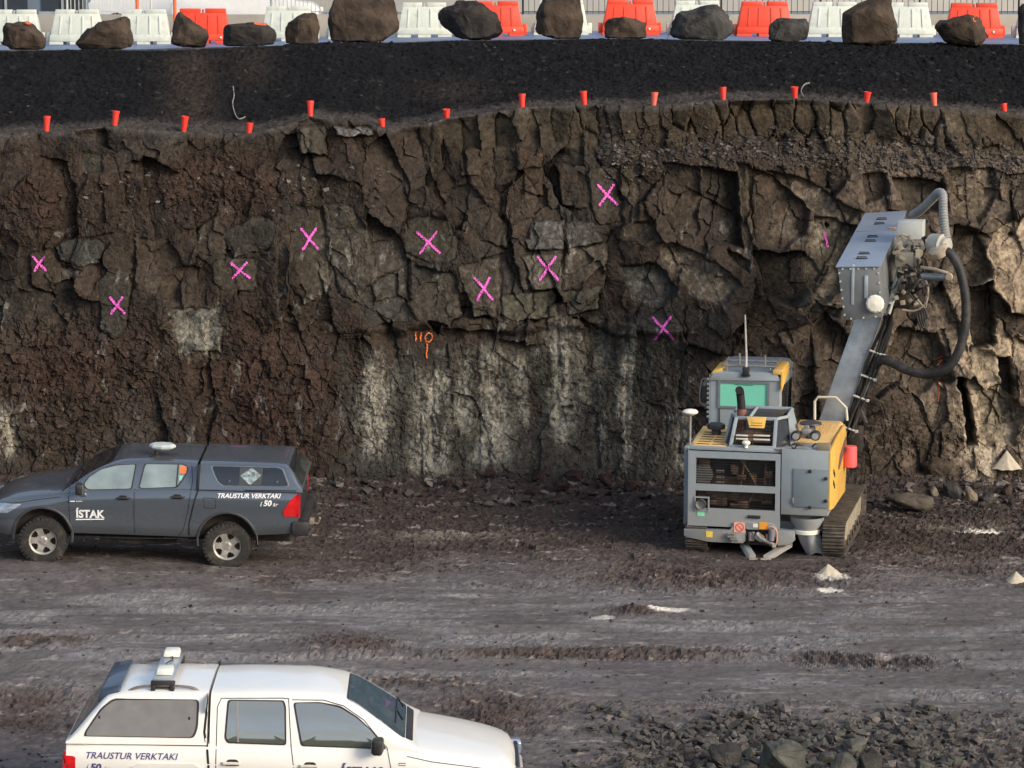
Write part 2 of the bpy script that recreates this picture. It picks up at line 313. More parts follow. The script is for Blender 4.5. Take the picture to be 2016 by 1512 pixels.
# colour of the rock, some blocks tinted for their light and shade
def L(*c): return np.array(c)
def mixc(a, b, k): return a * (1 - k[..., None]) + b * k[..., None]
base = np.zeros(X0.shape + (3,)) + L(.115, .086, .066)
n1 = fbm(X0 * .7, Z0 * .7, 5, 111); n2 = fbm(X0 * 3, Z0 * 3, 5, 115, .6); n3 = fbm(X0 * 12, Z0 * 12, 4, 119, .7)
base = mixc(base, L(.122, .105, .088), sst(-.2, .5, n1))
base = mixc(base, L(.128, .073, .054), np.clip(m_red * 1.0 * sst(-.5, .3, n2 + .3), 0, 1))
base = mixc(base, L(.26, .20, .15), sst(1400, 1750, PX) * .7 * sst(-.5, .4, n1 + .25))
base = mixc(base, L(.46, .37, .26), sst(1800, 1940, PX) * sst(400, 560, PY) * .8 * sst(-.3, .3, n2))
cell = (c1 * big + c2 * .6 + c3 * .7 * (m_rub + .35)) / (big + .6 + .7 * (m_rub + .35))
base *= (.74 + .52 * cell)[..., None]
base = mixc(base, poly_col, poly_w * .82)
# pale crust running down the lower middle of the face
cr = np.zeros(X0.shape)
xx = PX + 14 * fbm(X0 * 1.5, Z0 * .8, 3, 131)
for cx_, w_, ya, yb, s_ in ((738, 30, 720, 900, .8), (850, 34, 740, 945, 1.0), (905, 20, 700, 860, .5), (965, 34, 690, 920, .75), (1025, 20, 700, 840, .5), (1105, 24, 630, 870, .85), (1150, 18, 640, 800, .4), (1235, 17, 640, 900, .9), (1345, 16, 800, 930, .5),
                            (395, 40, 610, 700, .6), (10, 26, 800, 900, .8), (1180, 16, 600, 760, .3), (300, 16, 520, 600, .25), (640, 16, 450, 560, .2)):
    cr = np.maximum(cr, s_ * np.exp(-((xx - cx_) / w_) ** 2) * sst(ya - 30, ya + 25, PY) * sst(yb + 20, yb - 25, PY))
streak = fbm(X0 * 7, Z0 * 1.3, 5, 141, .65); 
base = mixc(base, L(.135, .132, .112), np.clip(m_low * .85, 0, 1) * sst(-.5, .2, streak))
base = mixc(base, L(.135, .105, .06), np.clip(m_band, 0, 1) * .5)
base = mixc(base, L(.38, .35, .28), np.clip(cr * 1.4 * sst(-.6, .35, streak + .25 * n3 + .10), 0, .85))
base = mixc(base, L(.36, .35, .31), sst(.30, .55, fbm(X0 * 5, Z0 * 2.0, 5, 151, .7)) * .5 * (1 - sst(1500, 1600, PX)) * sst(380, 450, PY))
for gx, gy, gr, s_ in ((1624, 470, 26, .8), (1615, 560, 40, .5), (1985, 480, 30, .6), (1560, 450, 40, .3), (1940, 900, 60, .55)):
    base = mixc(base, L(.46, .40, .31), s_ * np.exp(-(((PX - gx) ** 2 + (PY - gy) ** 2) / gr ** 2)) * sst(-.3, .3, n2))
base = mixc(base, L(.17, .15, .135), sst(14, 3, below) * .8)
base *= (1 + .55 * n3 + .25 * n2)[..., None]
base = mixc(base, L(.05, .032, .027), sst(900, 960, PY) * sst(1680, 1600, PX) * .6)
cr1 = np.exp(-(e1 / .03) ** 2) * big
base = mixc(base, L(.035, .028, .022), np.clip(cr1, 0, 1) * .25)
lum = base.mean(-1, keepdims=True); base = base * .335 * (1 + 1.15 * np.clip((lum - .14) / .2, 0, 1)); base = np.clip(base, .004, .8)
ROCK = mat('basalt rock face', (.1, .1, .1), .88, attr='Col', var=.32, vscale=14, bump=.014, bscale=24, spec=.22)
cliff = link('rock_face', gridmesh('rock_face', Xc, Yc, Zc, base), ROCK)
tag(cliff, 'dark fractured basalt rock face of the excavation with pale crust streaks', kind='structure')
def bvh_of(X, Y, Z, step=1):
    i = np.arange(X.size).reshape(X.shape)
    q = np.stack([i[:-1, :-1], i[:-1, 1:], i[1:, 1:], i[1:, :-1]], -1).reshape(-1, 4)
    return BVHTree.FromPolygons(np.stack([X, Y, Z], -1).reshape(-1, 3).tolist(), q.tolist())
ci = (ex > -11) & (ex < 11)
CB = bvh_of(Xc[:, ci], Yc[:, ci], Zc[:, ci])
def hit_cliff(px, py):
    h = CB.ray_cast(Vector((0, 0, H)), ray(px, py).normalized(), 200)
    return h[0]

# ------------------------------------------------------------ PIT FLOOR
gx = np.concatenate([np.arange(-60, -12, 1.2), np.arange(-12, 12, .03), np.arange(12, 60, 1.2)])
gy = np.concatenate([np.arange(-90, 4, 4.0), np.arange(4, 30, .6), np.arange(30, 53.4, .042)])
GX, GY = np.meshgrid(gx, gy)
GPX, GPY = projpx(GX, GY, GX * 0)
n1 = fbm(GX * .35, GY * .5, 4, 201); n2 = fbm(GX * 1.3, GY * 1.6, 5, 205, .6); n3 = fbm(GX * 6, GY * 6, 4, 209, .6); n4 = fbm(GX * .5, GY * 1.9, 5, 213, .55)
def gblob(cx, cy, rx, ry, p=1.0): return np.exp(-(((GPX - cx) / rx) ** 2 + ((GPY - cy) / ry) ** 2) ** p)
dark = sst(1165, 1070, GPY + 26 * n1 + 30 * n2)                      # broken dark earth near the face
smooth = np.clip(sst(1120, 1190, GPY + 40 * n2) * sst(1430, 1330, GPY + 60 * n1 + 20 * n2), 0, 1)
clod = np.clip(dark * .8 + gblob(1230, 1285, 260, 14) + gblob(680, 1272, 110, 18) + gblob(1000, 1290, 200, 7) * .7 + gblob(60, 1262, 110, 12) + gblob(1250, 1206, 60, 10) + gblob(1400, 1145, 260, 22)
       + gblob(960, 1400, 130, 45) * .9 + gblob(60, 1400, 120, 60) * .8 + gblob(1780, 1302, 90, 14) + gblob(1640, 1298, 90, 10) + gblob(800, 1345, 120, 12) * .8
       + .8 * sst(1385, 1470, GPY + 30 * n2) * sst(1120, 1400, GPX + 160 * n2 + 60 * n3) + gblob(1850, 1060, 260, 50) * .4 + .35 * sst(.05, .4, n4), 0, 1)
pk, pc, pe = blocks(GX + .05 * n3, GY + .05 * n3, .085, .12, 700, .016, .5, .008, .08, .006)
pk2, pc2, pe2 = blocks(GX, GY, .34, .4, 720, .05, .25, .0, .08, .02)
n5 = fbm(GX * 20, GY * 14, 3, 217, .6)
GZ = .004 * n5 + .05 * n1 + .03 * n2 * (.4 + clod) + clod * (pk * 1.0 + pk2 * .35 + .022 * n3) + .010 * n3 + .015 * clod
GZ += .10 * gblob(680, 1270, 100, 14) + .035 * gblob(1000, 1288, 200, 7) + .08 * gblob(1250, 1205, 60, 9) + .10 * gblob(1450, 1140, 240, 18)
# track prints pressed across the mud
for tx0, tx1, ty, k in ((1560, 1735, 1299, 1.0), (1750, 1900, 1303, .8), (1370, 1480, 1385, .5), (600, 760, 1268, .5)):
    wv = .5 + .5 * np.sin((GX + .5 * (GY - 36) + .12 * fbm(GX * 2, GY * 2, 3, 77)) * 2 * math.pi / .13)
    k = k * sst(-.5, .1, fbm(GX * 3, GY * 3, 3, 78))
    mk = sst(tx0, tx0 + 14, GPX) * sst(tx1, tx1 - 14, GPX) * sst(ty - 16, ty - 10, GPY + 3 * n2) * sst(ty + 16, ty + 10, GPY + 3 * n2) * k
    GZ = GZ * (1 - .5 * mk) + mk * (.065 * wv ** .7 - .02)
# long wheel ruts
for c0, sl_, dep in ((38.4, .02, .03), (40.0, .02, .03), (36.2, -.03, .035), (34.6, -.03, .03), (41.6, .05, .02)):
    dd = GY - (c0 + sl_ * GX + .25 * fbm(GX * .3, GX * 0 + c0, 2, 9)); GZ -= dep * np.exp(-(dd / .13) ** 2) * smooth; GZ += dep * .7 * np.exp(-((abs(dd) - .27) / .09) ** 2) * smooth
GZ = GZ * sst(52.8, 51.8, GY) + 0
GZ += sst(49.6, 52.3, GY + .5 * n2) * .42 * (.6 + .5 * n1)
# the far bank, behind and under the camera, closes the pit
GZ += sst(15, 2.5, GY) * 7.6 + sst(0, -90, GY) * 9
# the ground is level where the vehicles stand
for vx, vy, rx, ry in ((-6.4, 45.0, 3.6, 1.9), (4.4, 46.6, 1.9, 2.6)):
    k = np.exp(-(((GX - vx) / rx) ** 2 + ((GY - vy) / ry) ** 2) ** 2); tgt = (.12 - (GX + 4.75) * .0275 - .045 * (GY - 44.2)) if vx < 0 else 0 * GX
    GZ = GZ * (1 - .8 * k) + tgt * k
gc = np.zeros(GX.shape + (3,)) + L(.118, .103, .098)
gc = mixc(gc, L(.215, .203, .202), sst(-.15, .45, n4) * smooth)
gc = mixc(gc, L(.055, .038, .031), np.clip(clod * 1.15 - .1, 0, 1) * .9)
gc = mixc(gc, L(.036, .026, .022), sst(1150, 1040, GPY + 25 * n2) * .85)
gc = mixc(gc, L(.15, .125, .105), np.clip(gblob(880, 1050, 190, 16) + gblob(1900, 1045, 130, 14) + .7 * gblob(1820, 1100, 120, 10), 0, 1) * sst(-.3, .3, n4 + .3 * n3) * .75)
gc = mixc(gc, L(.12, .105, .09), sst(1400, 1450, GPY + 20 * n2) * sst(1150, 1400, GPX + 140 * n2) * .6)
gc *= (1 + (.35 * n3 + .25 * n2 + .3 * n5) * (1 - .45 * smooth * (1 - clod)))[..., None] * (.8 + .4 * pc)[..., None] ** clod[..., None]
gc = mixc(gc, L(.62, .58, .50), np.clip(sst(.5, .8, gblob(1315, 1203, 46, 6) * 1.3 + .15 * n3) + sst(.5, .8, gblob(1634, 1163, 28, 5) * 1.3 + .2 * n3) + sst(.5, .8, gblob(1930, 1048, 60, 5) * 1.2 + .25 * n3) + .7 * sst(.5, .8, gblob(1185, 1218, 30, 5) * 1.2 + .3 * n3)
        + .7 * sst(.6, .8, gblob(1640, 1140, 60, 10) + .3 * n3), 0, 1))
gc = mixc(gc, L(.35, .31, .27), sst(.36, .5, fbm(GX * 2.2, GY * 7, 5, 231, .65)) * .5)
gc = np.clip(gc, .01, .8)
# wet sheen: roughness lives in the second attribute
wet = np.clip(smooth * sst(-.05, .35, fbm(GX * .45, GY * 1.5, 5, 241, .55) + .15) * (1 - clod), 0, 1)
extc = np.stack([wet, wet, wet], -1)
MUD = mat('wet muddy ground', (.1, .1, .1), .85, attr='Col', var=.25, vscale=9, bump=.012, bscale=35, spec=.35)
n = MUD.node_tree.nodes; l = MUD.node_tree.links; b = n['Principled BSDF']
va = n.new('ShaderNodeVertexColor'); va.layer_name = 'Ext'
mr = n.new('ShaderNodeMapRange'); mr.inputs[3].default_value = .88; mr.inputs[4].default_value = .22; l.new(va.outputs[0], mr.inputs[0]); l.new(mr.outputs[0], b.inputs['Roughness'])
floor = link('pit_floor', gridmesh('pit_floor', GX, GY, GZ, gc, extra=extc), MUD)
tag(floor, 'muddy dark floor of the excavation pit with ruts and wet patches', kind='structure')
gsel = (gx > -13) & (gx < 13); gys = gy > 29.5
ix = np.where(gsel)[0][::2]; iy = np.where(gys)[0][::2]
FB = bvh_of(GX[np.ix_(iy, ix)], GY[np.ix_(iy, ix)], GZ[np.ix_(iy, ix)])
def gz(x, y):
    h = FB.ray_cast(Vector((x, y, 5)), Vector((0, 0, -1)), 10)
    return h[0].z if h[0] else 0.0

# ------------------------------------------------------------ BENCH AND BLACK EARTH SLOPE UP TO THE STREET
bx = np.concatenate([np.arange(-30, -13, .4), np.arange(-13, 13, .035), np.arange(13, 30, .4)])
tt = np.linspace(0, 1, 260)[:, None]
ztb = np.interp(bx, tops[:, 0], tops[:, 2])
edgepx = [(-900, 60.6, -.12), (0, 60.6, -.08), (300, 60.7, -.07), (600, 60.9, .02), (900, 61.1, .12), (1200, 61.0, .17), (1500, 60.0, .13), (2016, 58.6, .08), (2900, 58, .06)]
exx = np.array([onZ(a, 85, 8.36).x for a, _, _ in edgepx])
yed = np.interp(bx, exx, [e[1] for e in edgepx]); zed = 8.36 + np.interp(bx, exx, [e[2] for e in edgepx])
y0b = np.interp(bx, Xc[-1], Yc[-1]) + .0
BXX = np.repeat(bx[None, :], 260, 0); BYY = y0b[None, :] + tt * (yed[None, :] - y0b[None, :])
fy = tt * (yed[None, :] - y0b[None, :])
toe = 1.5 + .4 * fbm(BXX * .35, BXX * 0, 2, 301); Lw = (yed[None, :] - y0b[None, :]) - toe
k = np.clip((fy - toe) / np.maximum(Lw, .5), 0, 1)
BZZ = ztb[None, :] + .04 * np.clip(fy, 0, 1) + (zed - ztb)[None, :] * (k * .75 + .25 * sst(0, 1, k))
rough_ = np.clip(fy / .4, 0, 1) * np.clip((1 - tt) / .03, 0, 1)
s2 = fbm(BXX * 2, BYY * 2, 5, 311, .6); s3 = fbm(BXX * 9, BYY * 9, 4, 315, .65)
sb, sc, se = blocks(BXX, BYY, .11, .11, 740, .02, .4, .008, .1, .01)
BZZ = BZZ + rough_ * (.10 * fbm(BXX * .5, BYY * .4, 3, 305) + .05 * s2 + .025 * s3 + sb)
BZZ = BZZ - .03
slp = sst(-.02, .12, k + .05 * s2)
bcx = np.zeros(BXX.shape + (3,)) + L(.052, .045, .042)
bcx = mixc(bcx, L(.0078, .0078, .0088), slp)
BPX, BPY = projpx(BXX, BYY, BZZ)
brw = np.clip(1.1 * np.exp(-((BPX - 375) / 50) ** 2) * sst(85, 120, BPY) + .8 * np.exp(-((BPX - 500) / 40) ** 2 - ((BPY - 130) / 40) ** 2) + .6 * np.exp(-((BPX - 900) / 80) ** 2 - ((BPY - 180) / 25) ** 2) + .5 * np.exp(-((BPX - 1500) / 300) ** 2 - ((BPY - 185) / 12) ** 2), 0, 1)
bcx = mixc(bcx, L(.040, .030, .024), brw * .6 * slp)
bcx = mixc(bcx, L(.07, .07, .072), sst(.985, .995, tt + 0 * bx[None, :]))
bcx *= (1 + .5 * s3 + .3 * s2)[..., None]
bcx = mixc(bcx, L(.07, .066, .062), (sc > .985) * slp * .3)
EARTH = mat('black volcanic earth', (.03, .03, .03), .92, attr='Col', var=.35, vscale=16, bump=.02, bscale=30, spec=.12)
bench = link('earth_slope', gridmesh('earth_slope', BXX, BYY, BZZ, np.clip(bcx, .002, .5)), EARTH)
tag(bench, 'black gravelly earth slope between the rock face and the street', kind='structure')
SB = bvh_of(BXX[::2, ::2], BYY[::2, ::2], BZZ[::2, ::2])
def sz(x, y):
    h = SB.ray_cast(Vector((x, y, 15)), Vector((0, 0, -1)), 20)
    return h[0].z if h[0] else 7.3
# street: same crown as the edge, one sheet to the far side
rx = np.arange(-60, 61, 1.0); ye = np.interp(rx, bx, yed); ze = np.interp(rx, bx, zed)
RT = np.linspace(0, 1, 30)[:, None]
RX = np.repeat(rx[None, :], 30, 0); RY = ye[None, :] - .02 + RT ** 2 * (140 - ye[None, :])
RZ = ze[None, :] - .034 + 0 * RY
ASP = mat('street asphalt', srgb(96, 110, 140), .42, var=.15, vscale=.6, dirt=.5, dirtcol=(.05, .05, .055), dscale=.35, bump=.003, bscale=90)
street = link('street', gridmesh('street', RX, RY, RZ, smooth=True), ASP); tag(street, 'bluish grey asphalt street above the pit', kind='structure')
def szt(x): return float(np.interp(x, rx, ze)) - .034
# ------------------------------------------------------------ mesh builder
class MB:
    def __init__(s): s.bm = bmesh.new()
    def _add(s, vs, fs, mi=0):
        v = [s.bm.verts.new(Vector(p)) for p in vs]; out = []
        for f in fs:
            try:
                q = s.bm.faces.new([v[i] for i in f]); q.material_index = mi; out.append(q)
            except ValueError: pass
        return v, out
    def hexa(s, b, t, mi=0, bev=0.0, seg=2):
        v, f = s._add(list(b) + list(t), [(3, 2, 1, 0), (4, 5, 6, 7), (0, 1, 5, 4), (1, 2, 6, 5), (2, 3, 7, 6), (3, 0, 4, 7)], mi)
        if bev:
            ed = list({e for q in f for e in q.edges})
            r = bmesh.ops.bevel(s.bm, geom=ed, offset=bev, segments=seg, affect='EDGES', profile=.5)
            for q in r['faces']: q.material_index = mi
        return s
    def box(s, c, size, rot=None, bev=0.0, mi=0, seg=2):
        hx, hy, hz = size[0] / 2, size[1] / 2, size[2] / 2; c = Vector(c)
        P = [Vector(p) for p in ((-hx, -hy, -hz), (hx, -hy, -hz), (hx, hy, -hz), (-hx, hy, -hz), (-hx, -hy, hz), (hx, -hy, hz), (hx, hy, hz), (-hx, hy, hz))]
        if rot is not None: P = [rot @ p for p in P]
        P = [c + p for p in P]
        return s.hexa(P[:4], P[4:], mi, bev, seg)
    def bb(s, x0, x1, y0, y1, z0, z1, bev=0.0, mi=0):
        return s.box(((x0 + x1) / 2, (y0 + y1) / 2, (z0 + z1) / 2), (abs(x1 - x0), abs(y1 - y0), abs(z1 - z0)), None, bev, mi)
    def prism(s, pts, vec, mi=0, bev=0.0):
        n = len(pts); vec = Vector(vec); P = [Vector(p) for p in pts]
        v, f = s._add(P + [p + vec for p in P], [tuple(range(n))[::-1], tuple(range(n, 2 * n))] + [(i, (i + 1) % n, (i + 1) % n + n, i + n) for i in range(n)], mi)
        if bev:
            ed = list({e for q in f[:2] for e in q.edges}); bmesh.ops.bevel(s.bm, geom=ed, offset=bev, segments=2, affect='EDGES', profile=.5)
        return s
    def tube(s, pts, r, seg=8, mi=0, caps=True):
        P = [Vector(p) for p in pts]; n = len(P); R = r if isinstance(r, (list, tuple)) else [r] * n
        rings = []; up = None
        for i in range(n):
            t = (P[min(i + 1, n - 1)] - P[max(i - 1, 0)]).normalized()
            if up is None: up = t.orthogonal().normalized()
            up = (up - t * up.dot(t)).normalized(); sd = t.cross(up)
            rings.append([s.bm.verts.new(P[i] + (up * math.cos(2 * math.pi * k / seg) + sd * math.sin(2 * math.pi * k / seg)) * R[i]) for k in range(seg)])
        for i in range(n - 1):
            for k in range(seg):
                q = s.bm.faces.new((rings[i][k], rings[i][(k + 1) % seg], rings[i + 1][(k + 1) % seg], rings[i + 1][k])); q.material_index = mi
        if caps:
            for rr in (rings[0][::-1], rings[-1]):
                q = s.bm.faces.new(rr); q.material_index = mi
        return s
    def lathe(s, prof, M=None, seg=24, mi=0):
        M = M or Matrix(); rings = []
        for r, z in prof:
            if r < 1e-5: rings.append([s.bm.verts.new(M @ Vector((0, 0, z)))] * seg)
            else: rings.append([s.bm.verts.new(M @ Vector((r * math.cos(2 * math.pi * k / seg), r * math.sin(2 * math.pi * k / seg), z))) for k in range(seg)])
        for i in range(len(rings) - 1):
            for k in range(seg):
                a = [rings[i][k], rings[i][(k + 1) % seg], rings[i + 1][(k + 1) % seg], rings[i + 1][k]]
                u = []
                for x in a:
                    if x not in u: u.append(x)
                if len(u) > 2:
                    q = s.bm.faces.new(u); q.material_index = mi
        return s
    def face(s, pts, mi=0):
        s._add(pts, [tuple(range(len(pts)))], mi); return s
    def build(s, name, mats, parent=None, loc=None, sm=35, recalc=True):
        if recalc: bmesh.ops.recalc_face_normals(s.bm, faces=s.bm.faces)
        me = bpy.data.meshes.new(name); s.bm.to_mesh(me); s.bm.free()
        if sm:
            me.polygons.foreach_set('use_smooth', [True] * len(me.polygons)); me.set_sharp_from_angle(angle=math.radians(sm))
        return link(name, me, mats, parent, loc)
def spline(pts, n=8):
    P = [Vector(p) for p in pts]; P = [P[0] * 2 - P[1]] + P + [P[-1] * 2 - P[-2]]; out = []
    for i in range(1, len(P) - 2):
        for k in range(n):
            t = k / n; a, b, c, d = P[i - 1:i + 3]
            out.append(.5 * ((2 * b) + (c - a) * t + (2 * a - 5 * b + 4 * c - d) * t * t + (3 * b - a - 3 * c + d) * t ** 3))
    out.append(P[-2]); return out

# ------------------------------------------------------------ paint on the rock face: laid on the surface, children of the face
PINK = mat('pink spray paint', (.74, .12, .52), .7, var=.15, vscale=30)
ORP = mat('orange spray paint', (.88, .20, .05), .7, var=.2, vscale=30)
def spray(name, strokes, m, w=.045, label=None):
    mb = MB()
    for (a, b, c_) in strokes:
        n_ = max(6, int(math.hypot(b[0] - a[0], b[1] - a[1]) / 1.6)); row = []
        for i in range(n_ + 1):
            t = i / n_; x = a[0] + (b[0] - a[0]) * t + 1.2 * math.sin(t * 9 + a[0]) * .5; y = a[1] + (b[1] - a[1]) * t
            dx, dy = (b[0] - a[0]), (b[1] - a[1]); L_ = math.hypot(dx, dy); nx, ny = -dy / L_, dx / L_
            ww = c_ * (1 + .35 * math.sin(i * 1.9 + a[1]) + .25 * random.uniform(-1, 1)) * (1 if 0 < i < n_ else .7)
            pr = []
            for q in (-1, -.33, .33, 1):
                h = hit_cliff(x + nx * ww * q, y + ny * ww * q)
                pr.append(None if h is None else h - ray(x, y).normalized() * .02)
            row.append(pr)
        for i in range(n_):
            for q in range(3):
                P = [row[i][q], row[i][q + 1], row[i + 1][q + 1], row[i + 1][q]]
                if None in P: continue
                if max(abs(P[j].y - P[k].y) for j in range(4) for k in range(4)) > .22: continue
                if random.random() < .09: continue
                mb.face(P)
    o = mb.build(name, m, cliff, sm=0, recalc=False)
    if label: o['label'] = label
    return o
def cross(x, y, sx=1.0, sy=1.0, r=0, **k):
    spray('paint_cross', [((x - 17 * sx, y - 19 * sy), (x + 18 * sx, y + 20 * sy), 2.3), ((x + 13 * sx, y - 20 * sy), (x - 13 * sx, y + 21 * sy), 2.3)], PINK, **k)
for a in ((77, 519, .8, .75), (230, 601, .9, .85), (472, 532, 1.15, .8), (609, 470, 1.05, 1.1), (843, 477, 1.35, 1.1), (952, 568, 1.05, 1.15), (1078, 528, 1.25, 1.2), (1195, 383, 1.15, 1.05), (1305, 646, 1.25, 1.15)): cross(*a)
spray('paint_stroke', [((1622, 456), (1626, 470), 2.2), ((1626, 470), (1630, 487), 2.2)], PINK)
spray('paint_number', [((819, 653), (819, 672), 1.3), ((829, 654), (828, 673), 1.3), ((843, 655), (837, 662), 1.2), ((837, 662), (838, 671), 1.2), ((838, 671), (845, 674), 1.2), ((845, 674), (851, 667), 1.2),
      ((851, 667), (851, 658), 1.2), ((851, 658), (843, 655), 1.2), ((841, 676), (840, 706), 1.4)], ORP, label='orange sprayed number 110 above a short line')
spray('paint_line', [((1850, 752), (1848, 790), 1.4), ((1845, 720), (1855, 708), 1.2), ((1855, 700), (1847, 712), 1.0)], ORP)
DARKHOLE = mat('dark drilled hole', (.01, .009, .008), .95)

# ------------------------------------------------------------ stones
def hull_rock(seed, sx=1, sy=1, sz_=1, n=16, sub=1, rough=.05):
    rnd = random.Random(seed); bm = bmesh.new()
    for i in range(n):
        v = Vector((rnd.uniform(-1, 1), rnd.uniform(-1, 1), rnd.uniform(-1, 1)))
        m_ = max(abs(v.x), abs(v.y), abs(v.z)); v = v / m_ * rnd.uniform(.72, 1) ; v = v * (.55 + .45 / max(v.length, 1))
        bm.verts.new((v.x * sx / 2, v.y * sy / 2, v.z * sz_ / 2))
    r = bmesh.ops.convex_hull(bm, input=bm.verts)
    bmesh.ops.delete(bm, geom=[v for v in bm.verts if not v.link_faces], context='VERTS')
    if sub:
        bmesh.ops.bevel(bm, geom=list(bm.edges), offset=.022 * min(sx, sy, sz_), segments=1, affect='EDGES')
        bmesh.ops.triangulate(bm, faces=bm.faces)
        bmesh.ops.subdivide_edges(bm, edges=list(bm.edges), cuts=sub, use_grid_fill=True)
        bmesh.ops.triangulate(bm, faces=bm.faces)
        rough_verts(bm, rough * min(sx, sy, sz_), seed)
    return bm
def rough_verts(bm, amp, seed, f=3.0):
    bm.normal_update()
    from mathutils import noise
    for v in bm.verts:
        p = v.co * f + Vector((seed * 3.1, seed * 1.7, 0))
        v.co += v.normal * amp * (noise.fractal(p, .8, 2.2, 4) + .4 * noise.noise(p * 4))
def mesh_of(bm, name, flat=True):
    me = bpy.data.meshes.new(name); bm.to_mesh(me); bm.free()
    if not flat:
        me.polygons.foreach_set('use_smooth', [True] * len(me.polygons)); me.set_sharp_from_angle(angle=math.radians(28))
    return me
def rock_mat(name, c, d, **k): return mat(name, c, .88, var=.4, vscale=3.5, dirt=.8, dirtcol=d, dscale=2.2, bump=.05, bscale=6, spec=.2, **k)
RB = rock_mat('brown basalt', (.055, .040, .030), (.095, .075, .055)); RG = rock_mat('grey basalt', (.05, .047, .043), (.10, .095, .085)); RK = rock_mat('black basalt', (.032, .028, .026), (.06, .052, .045))
RR = rock_mat('red scoria', (.035, .019, .017), (.055, .036, .03)); RT_ = rock_mat('tan rock', (.20, .165, .12), (.11, .09, .07)); RGG = rock_mat('greenish grey rubble', (.085, .085, .073), (.16, .15, .12))
ORM = mat('orange paint mark', (.65, .12, .04), .75, var=.4, vscale=12, dirt=.9, dirtcol=(.09, .07, .05), dscale=9)
def poly_boulder(name, pts, Y, depth, m, seed, zoff=0.0):
    """a boulder hulled from its outline, with real depth"""
    P = [onY(a, b, Y) for a, b in pts]; c = sum(P, Vector()) / len(P); rnd = random.Random(seed)
    zb = min(p.z for p in P); bm = bmesh.new()
    for p in P:
        q = p - c
        bm.verts.new(q + Vector((0, rnd.uniform(-.06, .06) * depth, 0)))
        k = rnd.uniform(.35, .88); bm.verts.new(Vector((q.x * k, -depth * rnd.uniform(.22, .5), q.z * (k if q.z > 0 else .95))))
        k = rnd.uniform(.6, .85); bm.verts.new(Vector((q.x * k, depth * rnd.uniform(.35, .5), q.z * (k if q.z > 0 else .95))))
    bmesh.ops.convex_hull(bm, input=bm.verts); bmesh.ops.delete(bm, geom=[v for v in bm.verts if not v.link_faces], context='VERTS')
    bmesh.ops.bevel(bm, geom=list(bm.edges), offset=.018, segments=1, affect='EDGES'); bmesh.ops.triangulate(bm, faces=bm.faces)
    for _ in range(2):
        bmesh.ops.subdivide_edges(bm, edges=[e for e in bm.edges if e.calc_length() > .09], cuts=1, use_grid_fill=False); bmesh.ops.triangulate(bm, faces=bm.faces)
    rough_verts(bm, .055 * min(1.0, depth / .7), seed, 2.8)
    o = link(name, mesh_of(bm, name, True), m); o.location = c + Vector((0, 0, zoff)); return o
def s_(o, pts): return [((x / 3.877) + o, y / 3.877) for x, y in pts]
BLD = [
 (s_(0, [(20, 190), (50, 165), (215, 155), (260, 190), (300, 230), (345, 280), (350, 345), (330, 372), (80, 372), (20, 330)]), RB, 'reddish brown boulder with an orange top edge at the left end of the boulder row'),
 (s_(0, [(600, 365), (575, 320), (640, 230), (740, 170), (850, 130), (960, 115), (995, 140), (1015, 270), (1010, 350), (890, 360)]), RB, 'brown wedge shaped boulder rising to the right, in front of two white barriers'),
 (s_(0, [(1310, 300), (1330, 130), (1370, 80), (1430, 130), (1530, 180), (1590, 240), (1600, 270), (1560, 340), (1380, 345), (1320, 320)]), RB, 'brown boulder falling away to the right from a peak, before the leftmost red barrier'),
 ([(437, 86), (438, 49), (449, 42), (500, 40), (526, 44), (539, 52), (545, 67), (539, 81), (500, 87)], RK, 'low flat black boulder with an orange painted top edge'),
 (s_(500, [(235, 325), (230, 210), (260, 160), (340, 110), (440, 75), (480, 90), (495, 200), (495, 325)]), RB, 'small upright brown boulder just left of the largest boulder'),
 (s_(500, [(580, 300), (565, 130), (600, 0), (620, -50), (1050, -50), (1085, 100), (1110, 220), (1050, 270), (980, 305), (640, 310)]), RB, 'largest brown block of the boulder row, cut by the top of the picture'),
 (s_(500, [(1405, 90), (1450, 50), (1550, 0), (1680, 0), (1760, 20), (1850, 90), (1890, 170), (1890, 250), (1800, 285), (1640, 290), (1540, 280), (1470, 200), (1405, 130)]), RK, 'big rounded dark boulder standing before a red barrier right of the largest block'),
 (s_(1000, [(205, 230), (215, 90), (260, 0), (280, -40), (550, -40), (560, 80), (575, 180), (550, 285), (370, 285), (260, 270)]), RB, 'tall tan brown boulder with a vertical crack, in front of a white barrier'),
 (s_(1000, [(730, 270), (725, 170), (790, 130), (880, 118), (1000, 140), (1055, 170), (1055, 285), (740, 285)]), RB, 'small squat boulder in front of a red barrier right of the tall tan boulder'),
 (s_(1000, [(1230, 250), (1250, 190), (1290, 85), (1420, 55), (1600, 10), (1630, 40), (1690, 100), (1740, 190), (1700, 260), (1640, 290), (1450, 285), (1270, 280)]), RG, 'broad dark grey boulder with pale scars, widest of those right of centre'),
 (s_(1496, [(60, 290), (60, 180), (120, 130), (340, 135), (370, 170), (370, 300), (180, 310), (80, 300)]), RG, 'small grey boulder with a chipped face left of the squared brown block'),
 (s_(1496, [(630, 320), (625, 90), (700, 60), (850, 0), (870, -50), (1010, -50), (1055, 200), (1040, 300), (1000, 320)]), RB, 'squared brown block with a flat front and sloping top at the right of the row'),
 (s_(1496, [(1330, 200), (1370, 160), (1500, 130), (1600, 100), (1700, 150), (1740, 260), (1700, 330), (1440, 330), (1370, 260)]), RB, 'brown boulder with an orange arc painted on it, before the rightmost red barrier'),
 (s_(1496, [(1975, 320), (1970, 50), (2010, 0), (2100, 0), (2120, 330)]), RK, 'dark boulder cut by the right edge of the picture'),
]
